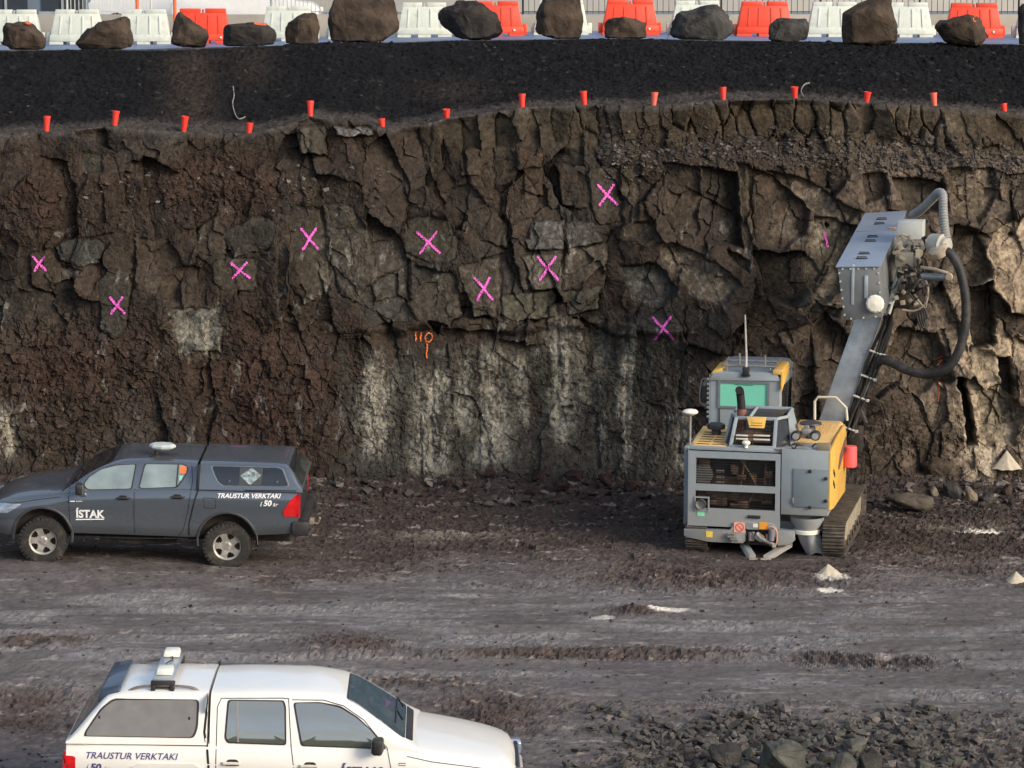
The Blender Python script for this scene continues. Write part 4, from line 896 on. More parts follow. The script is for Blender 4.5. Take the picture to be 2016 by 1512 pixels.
def loft(name, stations, section, m, parent, cuts=(), sm=40):
    """section(s) gives the right half outline from bottom to top centre as (y, z); s runs back from the front axle"""
    bm = bmesh.new(); rings = []
    for s in stations:
        h = section(s); full = [(-y, z) for y, z in h] + [(y, z) for y, z in h[::-1] if y > 1e-6]
        rings.append([bm.verts.new((-s, y, z)) for y, z in full])
    n_ = len(rings[0])
    for i in range(len(rings) - 1):
        for k in range(n_): bm.faces.new((rings[i][k], rings[i][(k + 1) % n_], rings[i + 1][(k + 1) % n_], rings[i + 1][k]))
    bm.faces.new(rings[0]); bm.faces.new(rings[-1][::-1]); bmesh.ops.recalc_face_normals(bm, faces=bm.faces)
    me = bpy.data.meshes.new(name); bm.to_mesh(me); bm.free()
    if cuts:
        tmp = bpy.data.objects.new('tmp', me); C.objects.link(tmp); dels = []
        for c in cuts:
            cm = bpy.data.meshes.new('cut'); b2_ = bmesh.new(); bmesh.ops.create_cone(b2_, cap_ends=True, segments=48, radius1=c[2], radius2=c[2], depth=c[4], matrix=Matrix.Translation((-c[0], c[3], c[1])) @ Matrix.Rotation(math.pi / 2, 4, 'X')); b2_.to_mesh(cm); b2_.free()
            co = bpy.data.objects.new('cut', cm); C.objects.link(co); md = tmp.modifiers.new('b', 'BOOLEAN'); md.operation = 'DIFFERENCE'; md.object = co; md.solver = 'EXACT'; dels.append(co)
        dg = bpy.context.evaluated_depsgraph_get(); dg.update(); me2 = bpy.data.meshes.new_from_object(tmp.evaluated_get(dg))
        for o in dels + [tmp]: bpy.data.objects.remove(o)
        me = me2; me.name = name; me.materials.clear()
    o = link(name, me, [m, UND], parent)
    for p in me.polygons:
        p.material_index = 0
        for c in cuts:
            cx_ = p.center
            if abs(math.hypot(cx_.x + c[0], cx_.z - c[1]) - c[2]) < .012 and abs(p.normal.y) < .5 and abs(cx_.y) > .3: p.material_index = 1
            if math.hypot(cx_.x + c[0], cx_.z - c[1]) < c[2] and abs(abs(cx_.y) - (abs(c[3]) - c[4] / 2)) < .02: p.material_index = 1
    me.polygons.foreach_set('use_smooth', [True] * len(me.polygons)); me.set_sharp_from_angle(angle=math.radians(sm))
    return o
class Skin:
    """finds the outer surface of finished body pieces, so that panes, seams, lamps and letters lie on it"""
    def __init__(s, objs):
        v = []; f = []
        for o in objs:
            b_ = len(v); v += [x.co.copy() for x in o.data.vertices]; f += [[b_ + i for i in p.vertices] for p in o.data.polygons]
        s.t = BVHTree.FromPolygons(v, f)
    def side(s, sx, z, sd):   # sx: distance behind front axle, sd: +1 left, -1 right
        h = s.t.ray_cast(Vector((-sx, sd * 3, z)), Vector((0, -sd, 0)), 3)
        return (h[0], h[1]) if h[0] else (Vector((-sx, sd * .9, z)), Vector((0, sd, 0)))
    def top(s, sx, y):
        h = s.t.ray_cast(Vector((-sx, y, 4)), Vector((0, 0, -1)), 4)
        return (h[0], h[1]) if h[0] else (Vector((-sx, y, 1)), Vector((0, 0, 1)))
def resample(poly, d=.06):
    out = []
    for i in range(len(poly)):
        a = poly[i]; b = poly[(i + 1) % len(poly)]; n_ = max(1, int(math.hypot(b[0] - a[0], b[1] - a[1]) / d))
        out += [(a[0] + (b[0] - a[0]) * k / n_, a[1] + (b[1] - a[1]) * k / n_) for k in range(n_)]
    return out
def rnd_poly(poly, r=.03, n_=3):
    out = []
    for i in range(len(poly)):
        a, b, c = Vector(poly[i - 1]), Vector(poly[i]), Vector(poly[(i + 1) % len(poly)])
        r1 = min(r, (a - b).length * .4, (c - b).length * .4); p, q = b + (a - b).normalized() * r1, b + (c - b).normalized() * r1
        for k in range(n_ + 1):
            t = k / n_; w_ = (p * (1 - t) ** 2 + b * 2 * t * (1 - t) + q * t * t); out.append((w_.x, w_.y))
    return out
def pane(name, skin, poly, sd, m, parent, off=.006, mode='side', th=0.0, grow=0.0):
    cx_ = sum(p[0] for p in poly) / len(poly); cy_ = sum(p[1] for p in poly) / len(poly)
    if grow:
        poly = [(x + grow * (x - cx_) / math.hypot(x - cx_, y - cy_) * 1.3, y + grow * (y - cy_) / math.hypot(x - cx_, y - cy_) * 1.3) for x, y in poly]
    P2 = resample(poly); V = []; f_ = (lambda a, b: skin.side(a, b, sd)) if mode == 'side' else (lambda a, b: skin.top(a, b))
    mb = MB()
    out = [f_(a, b) for a, b in P2]; ring = [mb.bm.verts.new(h + n_ * off) for h, n_ in out]; low = [mb.bm.verts.new(h - n_ * .01) for h, n_ in out]
    # concentric fill keeps the pane on the curved skin
    prev = ring
    for k in (.66, .33):
        cur = []
        for a, b in P2:
            h, n_ = f_(cx_ + (a - cx_) * k, cy_ + (b - cy_) * k); cur.append(mb.bm.verts.new(h + n_ * off))
        for i in range(len(P2)): mb.bm.faces.new((prev[i], prev[(i + 1) % len(P2)], cur[(i + 1) % len(P2)], cur[i]))
        prev = cur
    h, n_ = f_(cx_, cy_); c = mb.bm.verts.new(h + n_ * off)
    for i in range(len(P2)): mb.bm.faces.new((prev[i], prev[(i + 1) % len(P2)], c)); mb.bm.faces.new((low[i], low[(i + 1) % len(P2)], ring[(i + 1) % len(P2)], ring[i]))
    return mb.build(name, m, parent, sm=40)
def ribbon(mb, skin, pts, sd, w=.005, off=.003, mode='side'):
    P = []
    for i in range(len(pts) - 1):
        a, b = pts[i], pts[i + 1]; n_ = max(1, int(math.hypot(b[0] - a[0], b[1] - a[1]) / .05)); P += [(a[0] + (b[0] - a[0]) * k / n_, a[1] + (b[1] - a[1]) * k / n_) for k in range(n_)]
    P.append(pts[-1]); prev = None
    for i, (x, y) in enumerate(P):
        a = P[max(i - 1, 0)]; b = P[min(i + 1, len(P) - 1)]; dx, dy = b[0] - a[0], b[1] - a[1]; L_ = math.hypot(dx, dy) or 1; nx, ny = -dy / L_ * w, dx / L_ * w
        f_ = (lambda p, q: skin.side(p, q, sd)) if mode == 'side' else skin.top
        (h1, n1_), (h2, n2_) = f_(x + nx, y + ny), f_(x - nx, y - ny)
        cur = (mb.bm.verts.new(h1 + n1_ * off), mb.bm.verts.new(h2 + n2_ * off))
        if prev: mb.bm.faces.new((prev[0], cur[0], cur[1], prev[1]))
        prev = cur
def text_mesh(txt, bold=.0):
    cu = bpy.data.curves.new('t', 'FONT'); cu.body = txt; cu.size = 1; cu.offset = bold; cu.resolution_u = 3
    o = bpy.data.objects.new('t', cu); C.objects.link(o); dg = bpy.context.evaluated_depsgraph_get(); dg.update()
    me = bpy.data.meshes.new_from_object(o.evaluated_get(dg)); bpy.data.objects.remove(o); bpy.data.curves.remove(cu)
    V = [v.co.copy() for v in me.vertices]; Fc = [list(p.vertices) for p in me.polygons]; bpy.data.meshes.remove(me)
    x0 = min(v.x for v in V); x1 = max(v.x for v in V); y0 = min(v.y for v in V); y1 = max(v.y for v in V)
    return [((v.x - x0) / (x1 - x0), (v.y - y0) / (y1 - y0)) for v in V], Fc
def letters(name, skin, txt, s0, s1, z0, z1, sd, m, parent, shear=0.0, bold=.0, off=.006, rise=0.0, label=None):
    uv, Fc = text_mesh(txt, bold); mb = MB(); vs = []
    for u, v in uv:
        s = s0 + (s1 - s0) * u + shear * (v - .5) * (z1 - z0) * (1 if s1 > s0 else -1); z = z0 + (z1 - z0) * v + rise * u
        h, n_ = skin.side(s, z, sd); vs.append(mb.bm.verts.new(h + n_ * off))
    for f in Fc:
        try: mb.bm.faces.new([vs[i] for i in f])
        except ValueError: pass
    o = mb.build(name, m, parent, sm=0, recalc=False)
    if label: o['label'] = label
    return o
def make_wheel(parent, s, z, y, sd, R, W, rimr, front=False, holes=5):
    """tyre with tread blocks, rim with cut holes, hub"""
    M_ = Matrix.Translation((-s, y, z)) @ Matrix.Rotation(-sd * math.pi / 2, 4, 'X')   # local z points outwards
    mb = MB(); h = W / 2
    mb.lathe([(rimr, -h * .8), (rimr + .01, -h), (R - .09, -h * 1.06), (R - .035, -h * .98), (R - .014, -h * .8), (R - .014, h * .8), (R - .035, h * .98), (R - .09, h * 1.06), (rimr + .012, h), (rimr, h * .85)], M_, 56)
    nb = 34
    for k in range(nb):
        for q, (za, zb_) in enumerate(((-.98, -.55), (-.48, -.04), (.04, .48), (.55, .98))):
            a = 2 * math.pi * (k + (.5 if q in (1, 3) else 0)) / nb; dw = 2 * math.pi / nb * .33
            for r0_, r1_ in ((R - .02, R),):
                P = []
                for rr in (r0_, r1_):
                    P.append([M_ @ Vector((rr * math.cos(a + t), rr * math.sin(a + t), zz * h)) for t, zz in ((-dw, za), (dw, za), (dw, zb_), (-dw, zb_))])
                mb.hexa(P[0], P[1])
        for e in (-1, 1):   # shoulder lugs
            a = 2 * math.pi * (k + (.5 if e > 0 else 0)) / nb; dw = 2 * math.pi / nb * .28
            P = [[M_ @ Vector((rr * math.cos(a + t), rr * math.sin(a + t), e * zz)) for t, rr, zz in ((-dw, R - .055, h * .98), (dw, R - .055, h * .98), (dw, R - .008, h * .86), (-dw, R - .008, h * .86))], [M_ @ Vector((rr * math.cos(a + t), rr * math.sin(a + t), e * zz)) for t, rr, zz in ((-dw, R - .055, h * 1.07), (dw, R - .055, h * 1.07), (dw, R - .004, h * .97), (-dw, R - .004, h * .97))]]
            mb.hexa(P[0], P[1])
    w_ = empty('wheel', (0, 0, 0)); w_.parent = parent
    mb.build('tyre', TYW, w_, sm=30)
    mb = MB(); nr_, na = 9, 60; rr = [.0, .045, .07, .095, .12, .15, .18, rimr - .025, rimr - .008, rimr + .004]; zz = [h * .62, h * .62, h * .50, h * .50, h * .56, h * .60, h * .62, h * .62, h * .78, h * .84]
    rings = []
    for r_, z_ in zip(rr, zz): rings.append([mb.bm.verts.new(M_ @ Vector((r_ * math.cos(2 * math.pi * k / na), r_ * math.sin(2 * math.pi * k / na), z_))) for k in range(na)] if r_ > 0 else None)
    cv = mb.bm.verts.new(M_ @ Vector((0, 0, zz[0])))
    per = na / holes
    for i in range(len(rr) - 1):
        for k in range(na):
            if i == 0: mb.bm.faces.new((cv, rings[1][k], rings[1][(k + 1) % na])); continue
            t = ((k + .5) % per) / per; hw_ = .17 if i == 4 else .23 if i == 5 else .25
            if i in (4, 5, 6) and abs(t - .5) < hw_: continue
            mb.bm.faces.new((rings[i][k], rings[i + 1][k], rings[i + 1][(k + 1) % na], rings[i][(k + 1) % na]))
    bmesh.ops.solidify(mb.bm, geom=mb.bm.faces[:], thickness=.018)
    for k in range(6):
        a = 2 * math.pi * k / 6; mb.lathe([(0, h * .60), (.011, h * .60), (.011, h * .5)], M_ @ Matrix.Translation((.06 * math.cos(a), .06 * math.sin(a), 0)), 8)
    mb.build('rim', ALLOY, w_, sm=30)
    MB().lathe([(0, h * .1), (rimr - .02, h * .1), (rimr - .01, h * .6), (rimr + .0, h * .6), (rimr, -h * .6), (0, -h * .6)], M_, 32).build('brake_drum', UND, w_)
    return w_
TYW = mat('muddy tyre rubber', (.028, .026, .024), .85, var=.3, vscale=12, dirt=.9, dirtcol=(.12, .095, .075), dscale=6)
def pickup(cfg, paint, glass):
    t = empty('pickup_truck', (0, 0, 0)); sd = cfg['near']; hw = smf(cfg['hw']); zb = lerpf(cfg['zb']); zs = smf(cfg['zs']); zt = smf(cfg['zt']); WB = cfg['wb']; R = cfg['R']; ar = cfg['arch']; az = cfg['archz']
    def sec_low(s):
        w = hw(s); b = zb(s); e = zs(s); c = zt(s); mid = b + (e - b) * .62
        return [(0, b), (w - .14, b), (w - .05, b + .03), (w - .012, b + .13), (w - .004, b + .22), (w - .020, b + .34), (w - .012, e - .30), (w, e - .22), (w - .014, e - .15), (w - .045, e - .03), (w - .075, e), (w - .20, e + (c - e) * .55), (w * .45, e + (c - e) * .92), (0, c)]
    st = sorted(set([round(x, 3) for x in np.linspace(cfg['hw'][0][0], cfg['hw'][-1][0], 64)]))
    body = loft('body', st, sec_low, paint, t, cuts=[(0, az, ar, q, .60) for q in (-1.0, 1.0)] + [(WB, az, ar, q, .60) for q in (-1.0, 1.0)])
    rf = smf(cfg['roof']); yb, yr = cfg['cab_y']
    def sec_cab(s, rf=rf, yb=yb, yr=yr, z0=cfg['belt'] - .06, ztop=cfg['rooftop']):
        c = max(rf(s), z0 + .03); rail = c - cfg.get('crown', .075) if c > z0 + .2 else z0 + (c - z0) * .6
        yy = lambda z: yb + (yr - yb) * (.55 * max(0, (z - z0)) / (ztop - z0) + .45 * (max(0, (z - z0)) / (ztop - z0)) ** 2)
        yk = yy(rail)
        return [(0, z0), (yb, z0), (yy(z0 + (rail - z0) * .33), z0 + (rail - z0) * .33), (yy(z0 + (rail - z0) * .66), z0 + (rail - z0) * .66), (yk, rail), (yk - .022, rail + (c - rail) * .38), (yk - .07, rail + (c - rail) * .70), (yk - .17, rail + (c - rail) * .88), (yk * .45, c - .004), (0, c)]
    ca, cb = cfg['roof'][0][0], cfg['roof'][-1][0]
    cab = loft('cab', list(np.linspace(ca, cb - .03, 44)) + [cb - .015, cb], sec_cab, paint, t)
    cf = smf(cfg['can']); ya, yc = cfg['can_y']
    def sec_can(s): return sec_cab(s, cf, ya, yc, cfg['canbelt'] - .002, cfg['can'][0][1])
    can = loft('canopy', list(np.linspace(cfg['can'][0][0], cfg['can'][-1][0], 40)), sec_can, paint, t)
    SK = Skin([body, cab, can])
    for q in (-1, 1):
        for nm, P in (('window', cfg['win_f']), ('window', cfg['win_r'])):
            w_ = pane(nm, SK, rnd_poly(P, .035), q, glass, t, off=.009)
            pane('window_seal', SK, rnd_poly(P, .035), q, BLK, w_, off=.004, grow=.018)
        w_ = pane('canopy_window', SK, rnd_poly(cfg['win_c'], .05), q, cfg['canglass'], t, off=.010); pane('window_seal', SK, rnd_poly(cfg['win_c'], .05), q, cfg['canseal'], w_, off=.005, grow=.02)
        if q == sd:
            for (s_0, z_0) in cfg.get('latches', []):
                h, n_ = SK.side(s_0, z_0, q); MB().box(h + n_ * .012, (.022, .012, .035), bev=.003).build('window_latch', CHR if cfg['near'] > 0 else BLK, w_)
        for (s_0, z_0) in cfg['handles']:
            h, n_ = SK.side(s_0, z_0, q); hb = MB(); hb.tube([h + Vector((.11, q * .004, 0)), h + Vector((.09, q * .032, .0)), h + Vector((0, q * .036, .004)), h + Vector((-.09, q * .032, 0)), h + Vector((-.11, q * .004, 0))], [.012, .017, .019, .017, .012], 8)
            hd = hb.build('door_handle', BLK if sd > 0 else cfg['hmat'], t)
            pane('handle_recess', SK, rnd_poly([(s_0 - .10, z_0 - .035), (s_0 - .07, z_0 + .04), (s_0 + .05, z_0 + .04), (s_0 + .08, z_0 - .035)], .03), q, SEAM if sd > 0 else BLK, hd, off=.002)
        # mirror
        ms, mz = cfg['mirror']; h, n_ = SK.side(ms, mz, q); mb = MB(); mb.box(h + Vector((.03, q * .16, .03)), (.12, .20, .19), Matrix.Rotation(q * .12, 3, 'Z'), bev=.035, seg=3); mb.tube([h + Vector((0, -q * .02, -.03)), h + Vector((.02, q * .10, -.02))], .028, 8)
        mr_ = mb.build('wing_mirror', BLK, t); MB().box(h + Vector((-.034, q * .165, .03)), (.008, .165, .15), Matrix.Rotation(q * .12, 3, 'Z'), bev=.003).build('mirror_glass', glass, mr_)
        # arch lips
        for c_ in (0, WB):
            mb = MB(); pr = None
            for k in range(33):
                a = math.radians(-12 + 204 * k / 32); cs, sn = math.cos(a), math.sin(a)
                if az + ar * sn < zb(c_) + .02: pass
                o_ = []
                for rr_, of in ((ar + .004, -.05), (ar + .004, .014), (ar + .03, .018), (ar + .045, .002)):
                    h, n_ = SK.side(c_ + rr_ * cs, max(az + rr_ * sn, zb(c_) + .03), q); o_.append(mb.bm.verts.new((-(c_ + rr_ * cs), q * (abs(hw(c_)) - .02 + of) if of < 0 else h.y + q * of, az + rr_ * sn)))
                if pr:
                    for j in range(3): mb.bm.faces.new((pr[j], pr[j + 1], o_[j + 1], o_[j]))
                pr = o_
            mb.build('wheel_arch', cfg['lip'], t)
        pane('headlight', SK, rnd_poly(cfg['head'], .03), q, HEADL, t, off=.008)
        pane('tail_lamp', SK, rnd_poly(cfg['tail'], .03), q, REDL, t, off=.012)
    mb = MB()
    for q in (-1, 1):
        for P in cfg['seams']: ribbon(mb, SK, P, q, cfg['seamw'])
    mb.build('panel_gaps', SEAM, t)['kind'] = 'stuff'
    if 'seam2' in cfg:
        mb = MB()
        for q in (-1, 1):
            for P, w_ in cfg['seam2']: ribbon(mb, SK, P, q, w_, off=.004)
        mb.build('body_gap', SEAM, t)['kind'] = 'stuff'
    # windscreen, rear glass, wipers
    s0, s1 = cfg['ws']; pts_ = [(s0, -cfg['wsy'][0]), (s0, cfg['wsy'][0]), (s1, cfg['wsy'][1]), (s1, -cfg['wsy'][1])]
    ws = pane('windscreen', SK, rnd_poly(pts_, .06), 1, cfg['wsglass'], t, off=.006, mode='top'); pane('screen_seal', SK, rnd_poly(pts_, .06), 1, BLK, ws, off=.002, mode='top', grow=.02)
    s0, s1 = cfg['rg']; pane('rear_window', SK, rnd_poly([(s0, -cfg['rgy'][0]), (s0, cfg['rgy'][0]), (s1, cfg['rgy'][1]), (s1, -cfg['rgy'][1])], .05), 1, cfg['rgglass'], t, off=.008, mode='top')
    for yy in (-.1, .5):
        MB().tube([SK.top(cfg['ws'][0] + .02, yy)[0] + Vector((0, 0, .02)), SK.top(cfg['ws'][0] + .10, yy + .25)[0] + Vector((0, 0, .022)), SK.top(cfg['ws'][0] + .10, yy - .3)[0] + Vector((0, 0, .02))], .009, 6).build('wiper', BLK, t)
    # cowl
    pane('cowl', SK, rnd_poly([(cfg['ws'][0] - .10, -.66), (cfg['ws'][0] - .10, .66), (cfg['ws'][0] - .02, .7), (cfg['ws'][0] - .02, -.7)], .02), 1, BLK, t, off=.006, mode='top')
    # wheels
    for s, fr in ((0, 1), (WB, 0)):
        for q in (-1, 1): make_wheel(t, s, R - .03, q * (cfg['track'] / 2), q, R, cfg['tw'], cfg['rimr'], fr)
    # underbody, bumpers, grille, plate, tow hitch
    mb = MB(); mb.bb(-4.1, .5, -.42, .42, .34, .52, .02); mb.bb(-WB - .05, -WB + .05, -.7, .7, .30, .42, .03); mb.bb(-.05, .05, -.7, .7, .30, .42, .03)
    mb.tube([(-.9, sd * .55, .33), (-1.5, sd * .55, .30), (-2.2, sd * .5, .33)], .045, 10); mb.build('chassis', UND, t)
    e = cfg['hw'][-1][0]; f0 = cfg['hw'][0][0]; bz = cfg['bump']
    mb = MB(); mb.bb(-e - .13, -e + .06, -.86, .86, bz, bz + .22, .035); mb.box((-e - .03, .84, bz + .12), (.30, .18, .25), Matrix.Rotation(.15, 3, 'Z'), .04); mb.box((-e - .03, -.84, bz + .12), (.30, .18, .25), Matrix.Rotation(-.15, 3, 'Z'), .04); mb.build('rear_bumper', BLK, t)
    mb = MB(); mb.bb(-e - .022, -e + .02, -.72, .72, bz + .26, zs(e) - .05, .012); tg = mb.build('tailgate', cfg['gate'], t); MB().box((-e - .035, 0, zs(e) - .16), (.03, .28, .07), bev=.01).build('handle', BLK, tg)
    for q in (-1, 1): MB().bb(-e - .028, -e + .04, q * .73, q * .885, bz + .30, zs(e) - .10, .01).build('tail_lamp', REDL, t)
    mb = MB(); mb.bb(-e - .20, -e, -.06, .06, bz - .05, bz + .05, .01); mb.tube([(-e - .17, 0, bz - .02), (-e - .26, 0, bz - .05), (-e - .29, 0, bz + .02)], .016, 8); mb.lathe([(0, -.025), (.02, -.018), (.026, 0), (.02, .018), (0, .025)], Matrix.Translation((-e - .29, 0, bz + .05)), 12)
    mb.build('tow_hitch', cfg['hitch'], t)
    mb = MB(); mb.bb(-f0 - .06, -f0 + .10, -.80, .80, .40, .66, .05); mb.build('front_bumper', paint, t)
    gr = MB(); gr.bb(-f0 - .02, -f0 + .03, -.50, .50, .68, .90, .015); g_ = gr.build('grille', BLK, t)
    mb = MB()
    for k in range(4): mb.bb(-f0 + .025, -f0 + .042, -.48, .48, .70 + k * .055, .712 + k * .055)
    mb.build('grille_bar', CHR, g_)
    for q in (-1, 1): MB().box((-f0 - .0, q * .64, .80), (.16, .26, .15), bev=.03).build('headlight', HEADL, t)
    return t, SK
# --- the dark grey one
def DS(X, Y):
    z = (805 + (X - 262) * .02745 - Y) / 351.0
    return ((X - 262) / 354.0, z if z < 1.27 else 1.27 + (z - 1.27) * .84)
GREY = mat('dark grey metallic paint', (.12, .142, .168), .20, metal=.5, var=.05, vscale=1.5, coat=.7, dirt=.15, dirtcol=(.11, .09, .07), dscale=2.5, zdirt=(.45, 1.05, .55), ior=1.5)
GL1 = mat('grey green side glass', (.20, .25, .24), .05, ior=2.1, var=.25, vscale=3, coat=.3); GL2 = mat('dark tinted glass', (.015, .018, .022), .06, ior=1.7, var=.1); 
d_cfg = dict(near=1, crown=.045, wb=3.085, R=.405, arch=.475, archz=.475, tw=.27, rimr=.235, track=1.56,
    hw=[(-.93, .60), (-.89, .72), (-.75, .83), (-.45, .905), (0, .925), (1.0, .922), (3.0, .930), (4.0, .915), (4.27, .90)],
    zb=[(-.93, .45), (-.5, .42), (.5, .50), (2.5, .49), (3.4, .54), (4.27, .60)],
    zs=[(-.93, .88), (-.78, .98), (-.4, 1.07), (.1, 1.16), (.5, 1.24), (2.5, 1.335), (4.27, 1.35)],
    zt=[(-.93, .92), (-.8, 1.02), (-.4, 1.14), (.1, 1.21), (.5, 1.26), (2.5, 1.35), (4.27, 1.36)],
    roof=[(.30, 1.22), (.44, 1.32), (.80, 1.56), (1.10, 1.69), (1.35, 1.745), (1.75, 1.76), (2.3, 1.755), (2.56, 1.745)], cab_y=(.872, .63), belt=1.25, rooftop=1.74,
    can=[(2.61, 1.755), (3.0, 1.76), (3.8, 1.755), (4.0, 1.75), (4.07, 1.735), (4.34, 1.40)], can_y=(.89, .67), canbelt=1.352,
    win_f=[DS(*p) for p in ((543, 361), (520, 352), (507, 325), (535, 280), (600, 234), (690, 207), (802, 200), (783, 354))],
    win_r=[DS(*p) for p in ((852, 350), (834, 345), (862, 198), (1088, 201), (1112, 226), (1090, 280), (1050, 342))],
    win_c=[DS(*p) for p in ((1255, 203), (1642, 213), (1672, 222), (1716, 328), (1332, 324), (1300, 300))], latches=[DS(1366, 297), DS(1647, 302)],
    handles=[DS(742, 407), DS(1063, 400)], mirror=DS(497, 352), head=[(-.84, .965), (-.60, 1.0), (-.34, 1.01), (-.45, .93), (-.60, .84), (-.82, .82)],
    tail=[DS(*p) for p in ((1783, 378), (1762, 385), (1720, 430), (1682, 490), (1692, 520), (1782, 520))], seamw=.005,
    seams=[[DS(*p) for p in ((425, 330), (418, 420), (425, 560), (445, 640))], [DS(*p) for p in ((806, 356), (804, 500), (808, 640))], [DS(*p) for p in ((1135, 205), (1145, 300), (1125, 480), (1095, 600), (1060, 645))], [DS(*p) for p in ((1215, 405), (1287, 408), (1287, 466), (1222, 466), (1215, 405))],
           [(.3, 1.15), (-.1, 1.09), (-.4, 1.03), (-.6, 1.0)]],
    seam2=[([DS(*p) for p in ((1184, 168), (1184, 345), (1160, 430), (1130, 560), (1128, 648))], .014), ([DS(*p) for p in ((1186, 352), (1762, 358))], .009), ([DS(*p) for p in ((430, 648), (800, 652), (1120, 656))], .006)],
    ws=(.46, 1.12), wsy=(.70, .56), rg=(4.09, 4.32), rgy=(.62, .72), wsglass=GL2, rgglass=GL2, canglass=GL2, canseal=mat('grey window frame', (.16, .18, .20), .4), lip=mat('dark arch lip', (.045, .047, .05), .5, dirt=.4, dirtcol=(.09, .075, .06)), gate=BLK, bump=.60, hitch=mat('rusty hitch', (.30, .24, .18), .6, metal=.4, dirt=.6, dirtcol=(.2, .09, .04)), hmat=BLK)
tr, SK = pickup(d_cfg, GREY, GL1)
yaw = math.radians(179.6); sc_ = 1.0; p1 = onY(85, 1101, 44.2)
tr.scale = (sc_,) * 3; tr.rotation_euler = (math.radians(-5.0), math.radians(-1.6), yaw)
fw = Vector((math.cos(yaw), math.sin(yaw), 0)); lf = Vector((-fw.y, fw.x, 0)); tr.location = p1 - lf * (.78 + .11) * sc_ ; tr.location.z = p1.z + .02
tag(tr, 'dark grey pickup truck with a matching canopy, parked before the rock face', 'pickup truck')
# writing on the near (left) side
def LS(x0, x1, y0, y1): a = DS(x0, y1); b = DS(x1, y0); return a[0], b[0], a[1], b[1]
a = LS(462, 632, 470, 528); letters('lettering', SK, 'ÍSTAK', a[0], a[1], a[2], a[3], 1, TXW, tr, bold=.035, rise=.005)
mb = MB(); ribbon(mb, SK, [DS(460, 538), DS(628, 536)], 1, .008, .006); mb.build('underline', TXW, tr, sm=0)
a = LS(1296, 1668, 382, 406); letters('lettering', SK, 'TRAUSTUR VERKTAKI', a[0], a[1], a[2], a[3] - .012, 1, TXW, tr, shear=.28, bold=.03, rise=.02)
a = LS(1552, 1562, 425, 455); letters('lettering', SK, 'í', a[0], a[1], a[2], a[3] - .012, 1, TXW, tr, shear=.2, bold=.01)
a = LS(1572, 1618, 420, 454); letters('lettering', SK, '50', a[0], a[1], a[2], a[3], 1, TXW, tr, shear=.2, bold=.04)
a = LS(1626, 1656, 434, 455); letters('lettering', SK, 'ár', a[0], a[1], a[2], a[3], 1, TXW, tr, shear=.2, bold=.01)
mb = MB(); ribbon(mb, SK, [DS(428, 428), DS(456, 428)], 1, .008, .006); ribbon(mb, SK, [DS(462, 427), DS(500, 427)], 1, .004, .006); mb.build('badge', TXW, tr, sm=0)
pane('window_divider', SK, [DS(*p) for p in ((1052, 200), (1060, 200), (1056, 338), (1048, 340))], 1, BLK, tr, off=.014)
pane('orange_sticker', SK, [DS(*p) for p in ((1066, 212), (1104, 212), (1104, 256), (1066, 256))], 1, ORP, tr, off=.013)
pane('green_sticker', SK, [DS(*p) for p in ((1066, 270), (1088, 268), (1078, 300), (1066, 300))], 1, mat('green sticker', (.25, .6, .4), .6), tr, off=.013)
pl = pane('placard_plate', SK, [DS(*p) for p in ((1422, 212), (1560, 214), (1552, 324), (1424, 322))], 1, mat('grey plate', (.05, .055, .06), .5), tr, off=.014)
pane('placard', SK, [DS(*p) for p in ((1492, 214), (1552, 262), (1487, 322), (1427, 264))], 1, mat('worn foil placard', (.27, .33, .32), .3, metal=.3, var=.8, vscale=16), tr, off=.02)
for a_ in ((1492, 217), (1549, 262), (1487, 319), (1430, 264)):
    h, n_ = SK.side(*DS(*a_), 1); MB().box(h + n_ * .026, (.022, .01, .022), bev=.003).build('placard_clip', CHR, tr)
# seats seen through the side glass as pale shapes, roof antenna plate and clamps
PLT = mat('pale grey casing', (.45, .49, .48), .45, var=.06)
ba = empty('roof_antenna', (-1.93, .30, -.16)); ba.parent = tr
mb = MB(); mb.lathe([(0, 2.03), (.17, 2.035), (.225, 2.07), (.225, 2.10), (.19, 2.125), (0, 2.13)], Matrix.Scale(.62, 4, (0, 1, 0)), 8); mb.build('antenna_plate', PLT, ba, sm=20)
mb = MB(); mb.tube([(.10, .05, 1.88), (.10, .05, 2.04)], .03, 10); mb.box((.12, .05, 1.90), (.15, .12, .08), bev=.015); mb.box((-.05, -.04, 1.915), (.42, .14, .05), bev=.02); mb.build('bracket', BLK, ba)
